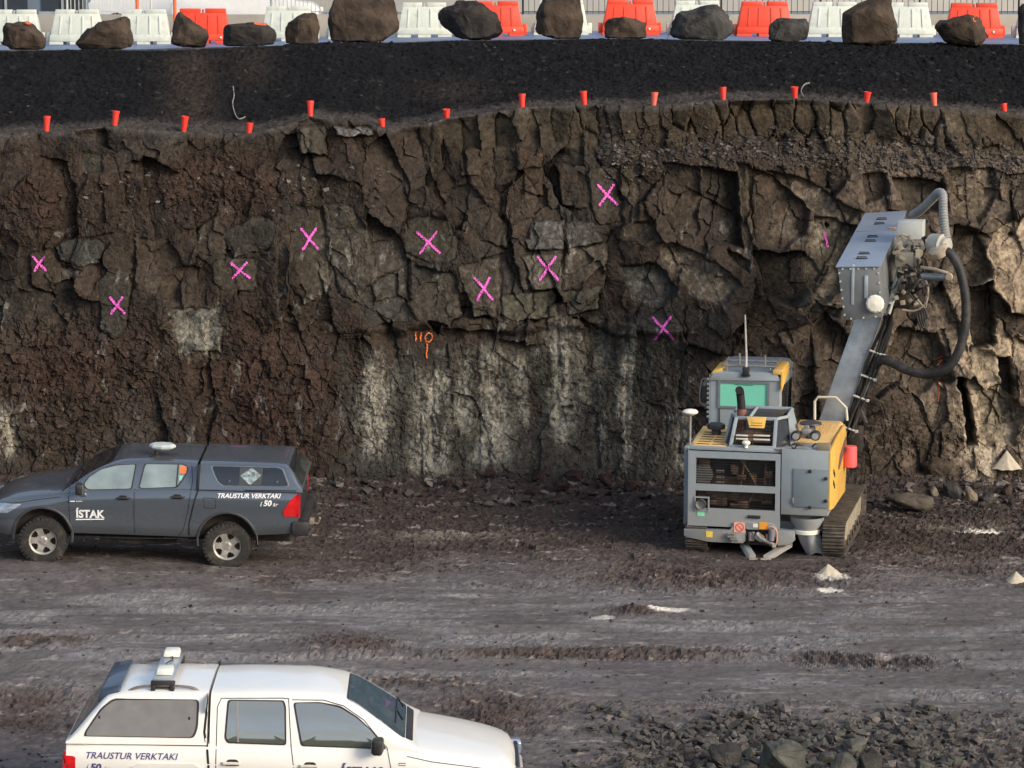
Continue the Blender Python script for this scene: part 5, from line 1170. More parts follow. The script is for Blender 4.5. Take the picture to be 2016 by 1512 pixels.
# --- the white one
def WS(X, Y): return ((1620 - X) / 361.0, (450 - Y) / (349.0 if Y > 450 else 378.0) + 1.215)
WHT = mat('white car paint gloss', (.83, .81, .75), .28, var=.03, vscale=1.2, coat=.7, dirt=.12, dirtcol=(.45, .38, .28), dscale=2.0, zdirt=(.4, 1.0, .35))
GLW = mat('side glass reflecting the sky', (.09, .10, .07), .04, ior=3.2, var=.1, vscale=2); GLB = mat('windscreen glass', (.06, .095, .12), .04, ior=2.5, var=.1)
w_cfg = dict(near=-1, wb=3.095, R=.385, arch=.455, archz=.44, tw=.255, rimr=.225, track=1.62,
    hw=[(-.91, .64), (-.87, .78), (-.72, .88), (-.40, .945), (0, .955), (3.2, .955), (4.0, .94), (4.30, .92)],
    zb=[(-.91, .36), (-.5, .34), (.5, .40), (2.5, .40), (3.4, .46), (4.30, .50)],
    zs=[(-.91, .84), (-.77, .94), (-.4, 1.03), (.1, 1.12), (.5, 1.175), (2.6, 1.20), (4.30, 1.20)],
    zt=[(-.91, .88), (-.82, .98), (-.45, 1.07), (0, 1.15), (.4, 1.20), (2.6, 1.21), (4.30, 1.21)],
    roof=[(.24, 1.17), (.40, 1.26), (.72, 1.48), (1.02, 1.665), (1.22, 1.735), (1.6, 1.785), (2.2, 1.79), (2.655, 1.77)], cab_y=(.90, .68), belt=1.19, rooftop=1.76,
    can=[(2.685, 1.78), (3.2, 1.785), (3.6, 1.77), (3.83, 1.73), (3.98, 1.59), (4.30, 1.22)], can_y=(.925, .70), canbelt=1.204,
    win_f=[WS(*p) for p in ((1048, 453), (1012, 282), (1120, 281), (1200, 298), (1270, 338), (1330, 388), (1392, 461))],
    win_r=[WS(*p) for p in ((742, 444), (730, 425), (738, 276), (960, 276), (968, 300), (974, 450))],
    win_c=[WS(*p) for p in ((150, 421), (156, 400), (215, 312), (262, 276), (606, 272), (604, 380), (590, 423))], latches=[WS(204, 345), WS(576, 345)],
    handles=[WS(755, 524), WS(1077, 531)], mirror=WS(1352, 448), head=[(-.50, .93), (-.62, .93), (-.80, .87), (-.85, .66), (-.58, .66), (-.50, .80)],
    tail=[WS(*p) for p in ((55, 505), (108, 508), (108, 600), (104, 640), (55, 640))], seamw=.0045,
    seams=[[WS(*p) for p in ((690, 760), (690, 300), (705, 266), (960, 262), (985, 264))], [WS(*p) for p in ((985, 262), (1000, 450), (1022, 600), (1022, 760))], [WS(*p) for p in ((1000, 268), (1130, 268), (1215, 290), (1300, 345), (1400, 460), (1422, 560), (1420, 760))], [WS(*p) for p in ((1450, 517), (1477, 517), (1477, 526), (1450, 526), (1450, 517))],
           [(.38, 1.10), (.1, 1.04), (-.3, .99), (-.55, .955)]],
    seam2=[([WS(*p) for p in ((652, 246), (640, 400), (652, 460), (660, 540), (656, 760))], .013), ([WS(*p) for p in ((70, 457), (650, 460))], .006)],
    ws=(.42, 1.08), wsy=(.72, .58), rg=(3.93, 4.27), rgy=(.66, .80), wsglass=GLB, rgglass=GL2, canglass=mat('brownish tinted glass', (.17, .15, .125), .06, ior=2.0, var=.12), canseal=BLK, lip=WHT, gate=WHT, bump=.48, hitch=BLK, hmat=mat('cream handle', (.62, .57, .50), .35))
tw, SW = pickup(w_cfg, WHT, GLW)
Yn = 30.05; yaw = math.radians(1.5); fw = Vector((math.cos(yaw), math.sin(yaw), 0)); lf = Vector((-fw.y, fw.x, 0))
nearmid = onY(92 + 1061 / 2.1, 1470, Yn); org = Vector((nearmid.x, Yn, 0)) + fw * 1.5475 + lf * .93
tw.location = (org.x, org.y, nearmid.z - 1.205); tw.rotation_euler = (0, math.radians(1.2), yaw); tw.location.z -= .03
tag(tw, 'white pickup truck with a white canopy, in the foreground at the bottom of the picture', 'pickup truck')
def LW(x0, x1, y0, y1): a = WS(x0, y1); b = WS(x1, y0); return a[0], b[0], a[1], b[1]
a = LW(150, 530, 489, 515); letters('lettering', SW, 'TRAUSTUR VERKTAKI', a[0], a[1], a[2], a[3], -1, TXP, tw, shear=.28, bold=.012)
a = LW(156, 162, 538, 562); letters('lettering', SW, 'í', a[0], a[1], a[2], a[3], -1, TXP, tw, shear=.2)
a = LW(172, 216, 533, 565); letters('lettering', SW, '50', a[0], a[1], a[2], a[3], -1, TXP, tw, shear=.2, bold=.035)
a = LW(226, 252, 545, 565); letters('lettering', SW, 'ár', a[0], a[1], a[2], a[3], -1, TXP, tw, shear=.2)
a = LW(1212, 1390, 518, 590); letters('lettering', SW, 'ÍSTAK', a[0], a[1], a[2], a[3], -1, TXP, tw, bold=.035)
mb = MB(); ribbon(mb, SW, [WS(1210, 602), WS(1390, 602)], -1, .009, .006); mb.build('underline', TXP, tw, sm=0)
pane('window_divider', SW, [WS(*p) for p in ((768, 280), (775, 280), (784, 444), (776, 444))], -1, mat('grey divider', (.25, .24, .22), .5), tw, off=.014)
pane('arch_flare', SW, rnd_poly([WS(*p) for p in ((340, 545), (380, 529), (600, 529), (640, 548), (700, 640), (620, 580), (560, 555), (440, 555), (380, 580))], .02), -1, WHT, tw, off=.02)
# crossbar with two white units on the canopy, roof bars, rear visor
DBL = mat('dark blue grey visor', (.035, .055, .09), .35, coat=.3); SIL = mat('brushed silver bar', (.45, .47, .50), .35, metal=.6)
cb_ = empty('canopy_crossbar', (-3.22, 0, -.045)); cb_.parent = tw
MB().box((0, 0, 1.925), (.25, 1.20, .035), bev=.01).build('bar', SIL, cb_)
for q in (-1, 1):
    MB().box((0, q * .60, 1.875), (.28, .07, .09), bev=.015).box((.11, q * .62, 1.84), (.05, .08, .07), bev=.01).box((-.11, q * .62, 1.84), (.05, .08, .07), bev=.01).build('clamp', BLK, cb_)
for yy in (-.34, .50): MB().hexa([Vector((-.10, yy - .13, 1.945)), Vector((.10, yy - .13, 1.945)), Vector((.10, yy + .13, 1.945)), Vector((-.10, yy + .13, 1.945))], [Vector((-.085, yy - .11, 2.02)), Vector((.085, yy - .11, 2.02)), Vector((.085, yy + .11, 2.02)), Vector((-.085, yy + .11, 2.02))], bev=.02).build('antenna_box', mat('cream antenna casing', (.70, .71, .62), .4) if yy < 0 else bpy.data.materials['cream antenna casing'], cb_)
MB().tube(spline([(.0, .45, 1.96), (.03, .25, 1.955), (-.02, .05, 1.96), (0, -.2, 1.96)], 5), .008, 6).build('cable', BLK, cb_)
RAIL = mat('brown grey roof rail', (.20, .17, .155), .4, metal=.4)
for q in (-1, 1): MB().tube(spline([(-2.80, q * .60, 1.75), (-2.90, q * .61, 1.80), (-3.2, q * .62, 1.82), (-3.5, q * .61, 1.795), (-3.64, q * .60, 1.73)], 6), .017, 8).build('roof_rail', RAIL, tw)
MB().hexa([Vector((-3.72, -.66, 1.70)), Vector((-3.98, -.66, 1.60)), Vector((-3.98, .66, 1.60)), Vector((-3.72, .66, 1.70))], [Vector((-3.70, -.62, 1.82)), Vector((-3.93, -.62, 1.775)), Vector((-3.93, .62, 1.775)), Vector((-3.70, .62, 1.82))], bev=.03).build('rear_visor', DBL, tw)
# ------------------------------------------------------------ DRILLING RIG: local x right, y ahead (towards the face), z up
TH = math.radians(13); RO = Vector((4.15, 45.6, 0)); RF = Vector((math.sin(TH), math.cos(TH), 0)); RR_ = Vector((math.cos(TH), -math.sin(TH), 0))
def RL(px, py, c):
    d = ray(px, py); P0 = Vector((0, 0, H)); t = ((RO - P0).dot(RF) + c) / d.dot(RF); p = P0 + d * t - RO
    return Vector((p.dot(RR_), p.dot(RF), p.z))
def ZR(x, y): return (1320 + x / 2.8, 600 + y / 2.8)         # coordinates read off an enlarged view
def Q(x, y, c): return RL(*ZR(x, y), c)
rig = empty('drilling_rig', RO, -TH); tag(rig, 'grey and yellow tracked drilling rig with its boom raised against the rock face', 'drilling rig')
RG_ = mat('rig grey paint', (.27, .31, .335), .45, var=.10, vscale=3, dirt=.55, dirtcol=(.27, .235, .19), dscale=3.2, zdirt=(.3, 1.5, .8), coat=.15); RY = mat('rig yellow paint', (.76, .45, .09), .5, var=.08, vscale=2, dirt=.75, dirtcol=(.42, .29, .15), dscale=4.0, coat=.15)
RYD = mat('dusty yellow cover', (.72, .46, .17), .6, var=.10, vscale=3, dirt=.6, dirtcol=(.50, .40, .27), dscale=3)
DKM = mat('dark machinery', (.028, .024, .020), .6, var=.4, vscale=9, dirt=.4, dirtcol=(.14, .09, .05), dscale=6); STL = mat('worn steel', (.30, .29, .27), .45, metal=.5, var=.2, vscale=8, dirt=.6, dirtcol=(.28, .23, .17), dscale=5)
TRK = mat('muddy track steel', (.10, .085, .07), .7, metal=.3, var=.4, vscale=8, dirt=.9, dirtcol=(.20, .155, .11), dscale=5); RBR = mat('black hose rubber', (.022, .022, .022), .6, var=.3, vscale=7, dirt=.6, dirtcol=(.12, .11, .10), dscale=3)
GALVR = mat('dull galvanised sheet', (.38, .43, .48), .42, metal=.45, var=.2, vscale=5, dirt=.6, dirtcol=(.22, .21, .19), dscale=4); LGR = mat('light grey box', (.46, .48, .45), .5, var=.06, dirt=.3, dirtcol=(.3, .26, .2)); TEAL = mat('mint green glass', (.20, .62, .46), .12, var=.04, vscale=1.5, ior=1.6)
CRM = mat('cream plastic', (.82, .78, .66), .4, var=.03); HGR = mat('grey ribbed hose', (.24, .245, .24), .6, var=.15, dirt=.4, dirtcol=(.3, .26, .2)); GLR = mat('rig black panel', (.02, .022, .026), .25, var=.2); ORS = mat('orange sticker', (.85, .34, .03), .5); YLS = mat('yellow sticker', (.80, .58, .10), .5); MINT = mat('mint sticker', (.25, .70, .42), .5); PNK = mat('pink red canister', (.85, .13, .13), .45)
FF = 0.0
x0, x1, xm = -1.19, 1.31, .50; zt_, zb_ = 1.86, .52
# main body behind the louvres
mb = MB(); b_ = MB()
# outer shell pieces
A_ = Q(105, 800, 0); print('rigpts', A_, Q(650, 800, 0), Q(655, 1240, 0), Q(885, 805, 0), Q(885, 1168, 0), Q(105, 1240, 0), Q(115, 1300, 0))
DP = .16
def frame(name, outer, holes, y0, y1, m, parent, bev=.0):
    """flat panel in the x-z plane with rectangular holes: outer (x0,x1,z0,z1)"""
    xs = sorted({outer[0], outer[1]} | {v for h in holes for v in h[:2]}); zs_ = sorted({outer[2], outer[3]} | {v for h in holes for v in h[2:]}); mb = MB()
    def solid(xc, zc): return not any(h[0] < xc < h[1] and h[2] < zc < h[3] for h in holes)
    vt = {}
    def V(i, j, k):
        if (i, j, k) not in vt: vt[(i, j, k)] = mb.bm.verts.new((xs[i], (y0, y1)[k], zs_[j]))
        return vt[(i, j, k)]
    nx, nz = len(xs) - 1, len(zs_) - 1; S = [[solid((xs[i] + xs[i + 1]) / 2, (zs_[j] + zs_[j + 1]) / 2) for j in range(nz)] for i in range(nx)]
    for i in range(nx):
        for j in range(nz):
            if not S[i][j]: continue
            mb.bm.faces.new((V(i, j, 0), V(i + 1, j, 0), V(i + 1, j + 1, 0), V(i, j + 1, 0))); mb.bm.faces.new((V(i, j, 1), V(i, j + 1, 1), V(i + 1, j + 1, 1), V(i + 1, j, 1)))
            for di, dj, a, b in ((-1, 0, (i, j), (i, j + 1)), (1, 0, (i + 1, j + 1), (i + 1, j)), (0, -1, (i + 1, j), (i, j)), (0, 1, (i, j + 1), (i + 1, j + 1))):
                ii, jj = i + di, j + dj
                if 0 <= ii < nx and 0 <= jj < nz and S[ii][jj]: continue
                mb.bm.faces.new((V(*a, 0), V(*b, 0), V(*b, 1), V(*a, 1)))
    return mb.build(name, m, parent, sm=30)
def R4(a, b, c=0):
    p, q = Q(*a, c), Q(*b, c); return (min(p.x, q.x), max(p.x, q.x), min(p.z, q.z), max(p.z, q.z))
door = R4((105, 805), (650, 1240)); up = R4((141, 842), (578, 1004)); lo = R4((137, 1022), (576, 1137)); door = (-1.13, .47, door[2], door[3])
dr = frame('rear_engine_door', door, [up, lo], 0.0, .05, RG_, rig)
# louvres and what shows between them
for (h_, n_) in ((up, 11), (lo, 7)):
    mb = MB()
    for k in range(n_):
        z = h_[2] + (k + .5) * (h_[3] - h_[2]) / n_; mb.hexa([Vector((h_[0], .012, z - .004)), Vector((h_[1], .012, z - .004)), Vector((h_[1], .030, z - .010)), Vector((h_[0], .030, z - .010))], [Vector((h_[0], .012, z + .007)), Vector((h_[1], .012, z + .007)), Vector((h_[1], .030, z + .001)), Vector((h_[0], .030, z + .001))])
    for t_ in (.33, .67): mb.bb(h_[0] + t_ * (h_[1] - h_[0]) - .006, h_[0] + t_ * (h_[1] - h_[0]) + .006, .004, .011, h_[2], h_[3])
    mb.build('louvre_grille', mat('black louvre', (.012, .012, .013), .5) if 'black louvre' not in bpy.data.materials else bpy.data.materials['black louvre'], dr)
MB().bb(-.08, .14, -.035, -.0, *(lambda p: (p.z - .025, p.z + .025))(Q(397, 1165, 0)), .01).build('door_handle', BLK, dr)
p = Q(170, 1097, 0); MB().lathe([(0, 0), (.07, 0), (.09, .03), (.09, .06)], Matrix.Translation((p.x, .0, p.z)) @ Matrix.Rotation(math.pi / 2, 4, 'X'), 20).build('filler_cap', STL, dr)
frame('cap_frame', (lo[0] - .01, lo[0] + .25, p.z - .13, p.z + .13), [(lo[0] + .01, lo[0] + .225, p.z - .11, p.z + .105)], -.02, .0, RG_, dr)
def sticker(name, a, b, m, c=-.004, parent=rig, lab=None):
    r = R4(a, b, c); o = MB().bb(r[0], r[1], c - .003, c, r[2], r[3]).build(name, m, parent)
    if lab: o['label'] = lab
    return o
sticker('mint_label', (148, 1132), (188, 1166), MINT)
sticker('yellow_label', (196, 1247), (232, 1283), YLS, -.045)
# engine seen through the grilles
mb = MB(); mb.bb(-1.05, .40, .30, 1.6, .55, 1.75, .03); mb.build('engine_bay', DKM, rig)
rnd = random.Random(77); mb = MB()
ENG = mat('oily engine metal', (.20, .13, .085), .5, metal=.4, var=.5, vscale=6); 
for i in range(20):
    xx = rnd.uniform(up[0], up[1]); zz = rnd.uniform(lo[2], up[3]); mb.box((xx, .22 + rnd.uniform(-.06, .05), zz), (rnd.uniform(.05, .22), .10, rnd.uniform(.04, .16)), Matrix.Rotation(rnd.uniform(-.05, .05), 3, 'Y'), .01)
for i in range(3):
    a_ = rnd.uniform(up[0] + .1, up[1] - .1); mb.tube(spline([(a_, .2, lo[2] + .1), (a_ + rnd.uniform(-.2, .2), .16, 1.2), (a_ + rnd.uniform(-.3, .3), .2, 1.7)], 5), .022, 8)
mb.bb(-1.0, .3, .27, .33, .9, 1.3); mb.build('engine', ENG, rig)
mb = MB(); mb.lathe([(0, 0), (.16, 0), (.16, .1), (0, .1)], Matrix.Translation((-.88, .20, 1.35)) @ Matrix.Rotation(math.pi / 2, 4, 'X'), 20)
for k in range(5): mb.bb(-1.0, -.76, .10, .13, 1.08 + k * .10, 1.12 + k * .10, .01)
for k in range(4): mb.bb(-.66, -.52, .10, .13, 1.10 + k * .10, 1.15 + k * .10, .01)
mb.build('cooling_fan', STL, rig)
# side walls, top deck, floor, left flank chamfer
mb = MB(); mb.hexa([Vector((-1.13, .0, .45)), Vector((-1.13, .06, .45)), Vector((-1.25, .30, .45)), Vector((-1.25, .26, .45))], [Vector((-1.13, 0, 1.84)), Vector((-1.13, .06, 1.84)), Vector((-1.22, .30, 1.80)), Vector((-1.22, .26, 1.80))]); mb.bb(-1.25, -1.22, .28, 2.9, .50, 1.80, .005); mb.build('left_flank', RG_, rig)
mb = MB(); mb.bb(-1.22, 1.28, .30, 2.95, .40, .56, .02); mb.bb(-.45, .5, 1.6, 2.9, .5, 1.72, .02); mb.build('chassis', RG_, rig)
mb = MB(); mb.bb(-1.20, .50, .05, .14, 1.795, 1.86, .012); mb.bb(-1.20, -1.13, .03, .3, 1.78, 1.85, .01); mb.build('rear_top_rail', RG_, rig)
# lower skirt with the sloped lower edge and the cut-out
sk = [Q(*p_, -.04) for p_ in ((74, 1238), (330, 1243), (352, 1200), (408, 1200), (412, 1232), (414, 1300), (400, 1315), (330, 1312), (210, 1306), (90, 1282), (74, 1272))]
MB().prism(sk, (0, .14, 0), bev=.008).build('rear_skirt', RG_, rig)
sk = [Q(*p_, -.04) for p_ in ((408, 1198), (560, 1205), (590, 1243), (648, 1246), (668, 1246), (682, 1252), (684, 1300), (660, 1322), (590, 1330), (583, 1290), (566, 1240), (425, 1238), (414, 1236))]
MB().prism(sk, (0, .14, 0), bev=.008).build('rear_skirt', RG_, rig)
MB().prism([Q(*p_, .03) for p_ in ((413, 1238), (568, 1242), (590, 1330), (414, 1320))], (0, .3, 0)).build('hose_bay', DKM, rig)
s_s = sticker('warning_label', (350, 1198), (410, 1256), mat('pale pink label', (.80, .42, .33), .5), -.047)
mb = MB(); pc = Q(381, 1227, -.05); mb.lathe([(.060, 0), (.075, 0), (.075, .004), (.060, .004)], Matrix.Translation(pc) @ Matrix.Rotation(math.pi / 2, 4, 'X'), 24); mb.box(pc, (.13, .004, .016), Matrix.Rotation(.8, 3, 'Y')); mb.build('warning_ring', mat('red ring', (.6, .05, .03), .5), s_s)
sticker('white_label', (455, 1206), (483, 1228), CRM, -.047); sticker('orange_label', (490, 1198), (535, 1238), ORS, -.052)
# valves, hydraulic couplings and tow bar
mb = MB()
for (a_, b_2) in (((320, 1262), (350, 1262)), ((330, 1292), (372, 1296)), ((315, 1278), (360, 1282))): mb.tube([Q(*a_, -.10), Q(*b_2, -.10)], .028, 10)
mb.tube([Q(335, 1262, -.10), Q(342, 1310, -.10)], .02, 8); mb.box(Q(352, 1278, -.08), (.12, .08, .10), bev=.01); mb.build('coupling', STL, rig)
mb = MB()
mb.tube([Q(440, 1300, -.06), Q(440, 1255, -.06)], .032, 10); mb.tube([Q(455, 1300, -.06), Q(456, 1252, -.06)], .030, 10); mb.tube([Q(475, 1262, -.08), Q(500, 1290, -.08), Q(530, 1305, -.1), Q(575, 1325, -.1)], [.05, .05, .035, .03], 10); mb.box(Q(490, 1280, -.07), (.16, .1, .12), Matrix.Rotation(.5, 3, 'Y'), .015)
mb.tube([Q(580, 1330, -.1), Q(560, 1332, -.12)], .04, 10); mb.build('hydraulic_valve', STL, rig)
mb = MB(); mb.tube(spline([Q(532, 1240, -.06), Q(545, 1225, -.07), Q(575, 1232, -.08), Q(588, 1265, -.08), Q(582, 1320, -.08), Q(560, 1330, -.08), Q(535, 1305, -.08), Q(530, 1265, -.08)], 5), .014, 8); mb.build('orange_guard', mat('worn orange guard', (.62, .33, .22), .6), rig)
MB().tube([Q(560, 1235, -.1), Q(556, 1300, -.1)], [.06, .05], 14).build('pump_cylinder', mat('dusty grey cylinder', (.22, .20, .22), .5), rig)
tb = MB()
for a_, b_2 in ((( 398, 1318), (450, 1402)), ((655, 1322), (525, 1402))):
    P, Qq = Q(*a_, .12), Q(*b_2, -.30); w_ = .055
    tb.hexa([P + Vector((-w_, 0, -.04)), P + Vector((w_, 0, -.04)), P + Vector((w_, .1, .04)), P + Vector((-w_, .1, .04))], [Qq + Vector((-w_, 0, -.04)), Qq + Vector((w_, 0, -.04)), Qq + Vector((w_, .1, .05)), Qq + Vector((-w_, .1, .05))], bev=.008)
tb.build('tow_frame', RG_, rig)
p = Q(495, 1418, -.34); MB().box(p, (.38, .12, .12), bev=.012).box(p + Vector((0, -.01, -.03)), (.12, .14, .10), bev=.01).build('tow_bar', mat('bare rubbed tow steel', (.42, .32, .23), .6, var=.3, vscale=12, dirt=.5, dirtcol=(.15, .12, .1)), rig)
# right locker
lk = (.48, 1.30, Q(885, 1168, 0).z, Q(885, 805, 0).z)
MB().bb(lk[0] + .005, lk[1] - .0, .0, .72, lk[2], lk[3], .012).build('dust_cabinet', RG_, rig)
cd = R4((678, 903), (868, 1122), -.02); cdo = MB().bb(cd[0], cd[1], -.025, -.0005, cd[2], cd[3], .006).build('cabinet_door', mat('cabinet door grey', (.175, .215, .235), .42, var=.04, dirt=.15, dirtcol=(.25, .23, .2), dscale=2), rig)
for a_ in ((770, 917), (858, 958), (858, 1081), (770, 1117)):
    p = Q(*a_, -.03); MB().lathe([(0, .0), (.028, .0), (.032, .02), (.02, .035), (0, .035)], Matrix.Translation((p.x, -.025, p.z)) @ Matrix.Rotation(math.pi / 2, 4, 'X'), 12).build('latch', BLK, cdo)
p = Q(676, 1080, -.02); MB().bb(p.x - .015, p.x + .012, -.04, 0, p.z - .05, p.z + .05, .004).build('hinge', STL, cdo)
# dust collector cone, ring and flexible chute
p0_, p1_ = Q(762, 1170, .3), Q(762, 1232, .3)
mb = MB(); cx_ = p0_.x - .02; cyy = .22
mb.lathe([(.30, p0_.z + .03), (.29, p0_.z - .03), (.21, p1_.z + .02), (.20, p1_.z - .02)], Matrix.Translation((cx_, cyy, 0)), 28); mb.build('dust_hopper', RG_, rig)
MB().lathe([(.215, p1_.z - .07), (.235, p1_.z - .06), (.235, p1_.z + .0), (.215, p1_.z + .01), (.2, p1_.z)], Matrix.Translation((cx_, cyy, 0)), 28).build('clamp_ring', CRM, rig)
mb = MB(); rings = []; zt2 = p1_.z - .06; zl = .03
for i in range(13):
    t = i / 12; z = zt2 + (zl - zt2) * t; ox = .02 + .17 * t ** 1.3; rx2 = .205 * (1 - .12 * t); ry2 = .20 * (1 - .45 * t); rings.append([mb.bm.verts.new((cx_ + ox + (rx2 * (1 + .12 * t * math.sin(5 * 2 * math.pi * k / 32 + 1) + .05 * math.sin(3 * 2 * math.pi * k / 32 + t * 5))) * math.cos(2 * math.pi * k / 32), cyy + ry2 * (1 + .15 * math.sin(4 * 2 * math.pi * k / 32 + 4 * t)) * math.sin(2 * math.pi * k / 32), z + .035 * t * math.sin(3 * 2 * math.pi * k / 32))) for k in range(32)])
for i in range(12):
    for k in range(32): mb.bm.faces.new((rings[i][k], rings[i][(k + 1) % 32], rings[i + 1][(k + 1) % 32], rings[i + 1][k]))
mb.build('dust_chute', mat('dusty rubberised chute', (.26, .26, .27), .45, var=.5, vscale=4, dirt=.8, dirtcol=(.45, .43, .38), dscale=3), rig, sm=60)
# yellow right side
yb0 = Q(885, 1140, 0).z; sideP = [(.0, lk[3]), (.0, yb0 + .02), (.55, yb0 - .05), (2.45, .72), (2.55, 1.0), (2.5, 1.80), (2.2, 1.98), (.9, 1.95)]
MB().prism([Vector((1.30, y, z)) for y, z in sideP], (.035, 0, 0), bev=.006).build('yellow_side_panel', RY, rig)
mb = MB()
for (yy, zz) in ((.45, 1.42), (.45, 1.38), (.45, 1.22), (.45, 1.18)): mb.box((1.342, yy + .05, zz), (.014, .26, .018), Matrix.Rotation(-.5, 3, 'X'))
mb.build('side_vent', DKM, rig)['kind'] = 'stuff'
MB().prism([Vector((1.337, y, z)) for y, z in ((1.25, 1.33), (2.25, 1.55), (2.35, 1.70), (2.30, 1.74), (1.45, 1.57), (1.2, 1.40))], (.012, 0, 0)).build('dark_plate', mat('dark brown plate', (.11, .085, .08), .4), rig)
p = RL(1677, 898, 2.2); MB().lathe([(0, -.19), (.11, -.19), (.125, -.17), (.125, .17), (.11, .19), (0, .19)], Matrix.Translation((1.44, 2.15, p.z)), 20).build('red_canister', PNK, rig)
# yellow covers on the deck
mb = MB(); zz0, zz1 = 1.86, 1.98
yl = [Vector((-1.12, .10, zz0)), Vector((-.48, .10, zz0)), Vector((-.48, 1.55, zz1 - .01)), Vector((-1.12, 1.55, zz1 - .01))]
mb.hexa([v - Vector((0, 0, .05)) for v in yl], yl, bev=.012); yc_ = mb.build('yellow_cover', RYD, rig)
mb = MB()
for k in range(6):
    yy = .22 + k * .17; zz = zz0 + (zz1 - zz0 - .01) * (yy - .10) / 1.45 + .002
    for xa, xb in ((-1.02, -.80), (-.76, -.54)): mb.bb(xa, xb, yy, yy + .05, zz - .01, zz + .003)
mb.build('cover_slots', DKM, yc_)['kind'] = 'stuff'
mb = MB(); mb.hexa([Vector((.50, .75, 1.84)), Vector((1.30, .75, 1.84)), Vector((1.30, 2.45, 1.93)), Vector((.50, 2.45, 1.93))], [Vector((.50, .75, 1.90)), Vector((1.24, .75, 1.90)), Vector((1.24, 2.45, 2.0)), Vector((.50, 2.45, 2.0))], bev=.012); yc2 = mb.build('yellow_cover', RYD, rig)
mb = MB()
for r_ in range(5):
    for k in range(10): mb.bb(.60 + k * .055, .63 + k * .055, 1.35 + r_ * .16, 1.45 + r_ * .16, 1.93, 1.90 + .1 * (1.35 + r_ * .16 - .75) / 1.7 + .012)
mb.build('cover_slots', mat('pale slots', (.62, .40, .16), .6), yc2)['kind'] = 'stuff'
# air intake caps
def cap(x, y, z, r, m1, parent=rig):
    return MB().lathe([(0, 0), (r * .55, 0), (r * .55, .08), (r * .5, .10), (r, .12), (r * 1.05, .16), (r, .20), (r * .6, .225), (0, .23)], Matrix.Translation((x, y, z)), 24).build('air_intake', m1, parent)
DCP = mat('dark grey cap', (.045, .045, .055), .5, var=.15)
cap(-.80, 1.0, 1.90, .155, DCP)
mb = MB(); p = RL(1596, 832, 1.0); mb.lathe([(0, 1.88), (.085, 1.88), (.085, 2.10), (.075, 2.13), (.20, 2.16), (.19, 2.19), (.04, 2.235), (0, 2.24)], Matrix.Translation((p.x, 1.0, 0)), 24); mb.build('air_intake', DCP, rig)
mb = MB(); pz = 1.88
for px_ in (1568, 1606):
    p = RL(px_, 856, .45); mb2 = MB().lathe([(0, 0), (.075, 0), (.085, .03), (.085, .12), (.05, .15), (0, .15)], Matrix.Translation((p.x, .50, p.z)) @ Matrix.Rotation(math.pi / 2 + .1, 4, 'X'), 20).build('work_light', BLK, rig); MB().lathe([(0, .151), (.06, .151), (0, .155)], Matrix.Translation((p.x, .50, p.z)) @ Matrix.Rotation(math.pi / 2 + .1, 4, 'X'), 16).build('lens', mat('lamp lens', (.6, .6, .55), .15, metal=.5) if px_ == 1568 else bpy.data.materials['lamp lens'], mb2)
p = RL(1588, 850, .5); MB().box(p, (.18, .16, .13), bev=.03).box(p + Vector((0, 0, .08)), (.09, .1, .07), bev=.02).tube([p + Vector((-.09, 0, 0)), p + Vector((-.15, .02, -.05))], .02, 8).tube([p + Vector((.09, 0, 0)), p + Vector((.15, .02, -.05))], .02, 8).build('valve_block', STL, rig)
mb = MB(); mb.bb(.42, 1.26, .10, .75, 1.84, 1.875, .008); mb.tube([(.40, .05, 1.86), (.7, .08, 1.90), (1.0, .05, 1.88)], .035, 8); mb.build('deck_plate', STL, rig)
p = RL(1622, 882, .1); MB().box((p.x, .08, p.z + .02), (.24, .16, .13), bev=.02).build('deck_box', mat('dusty brown box', (.23, .19, .13), .6), rig)
mb = MB(); rd = random.Random(4)
for i in range(12):
    a_ = Vector((rd.uniform(.40, 1.0), rd.uniform(.02, .3), 1.86)); mb.tube(spline([a_, a_ + Vector((.08, .02, rd.uniform(.03, .09))), a_ + Vector((.18, rd.uniform(-.05, .1), rd.uniform(0, .06)))], 4), .016, 6)
mb.build('deck_hoses', RBR, rig)['kind'] = 'stuff'
# exhaust hood: slanted cage with open panels
zc0, zc1 = 1.86, Q(470, 625, .55).z
FB_ = [Q(348, 782, .12), Q(597, 786, .12)]; FT = [Q(368, 622, .42), Q(596, 630, .42)]; BT = [Q(345, 592, .95), Q(655, 575, 1.25)]; BT = [Vector((-.42, 1.1, FT[0].z + .08)), Vector((.52, 1.1, FT[0].z + .08))]
FT = [Vector((-.36, .42, FT[0].z)), Vector((.33, .42, FT[0].z))]; FB_ = [Vector((-.42, .12, 1.84)), Vector((.34, .12, 1.84))]; BB_ = [Vector((-.55, 1.1, 1.86)), Vector((.66, 1.1, 1.90))]; SB_ = [Vector((-.56, .40, 1.85)), Vector((.60, .35, 1.85))]; ST_ = [Vector((-.47, .70, FT[0].z + .01)), Vector((.50, .68, FT[0].z + .01))]
hd = empty('exhaust_hood', (0, 0, 0)); hd.parent = rig
def beam(mb, a, b, w=.05): 
    a = Vector(a); b = Vector(b); d = (b - a).normalized(); u = d.orthogonal().normalized() if abs(d.y) > .9 else (Vector((0, 1, 0)) - d * d.y).normalized(); v = d.cross(u); u *= w / 2; v *= w / 2
    mb.hexa([a - u - v, a + u - v, a + u + v, a - u + v], [b - u - v, b + u - v, b + u + v, b - u + v], bev=w * .12)
mb = MB()
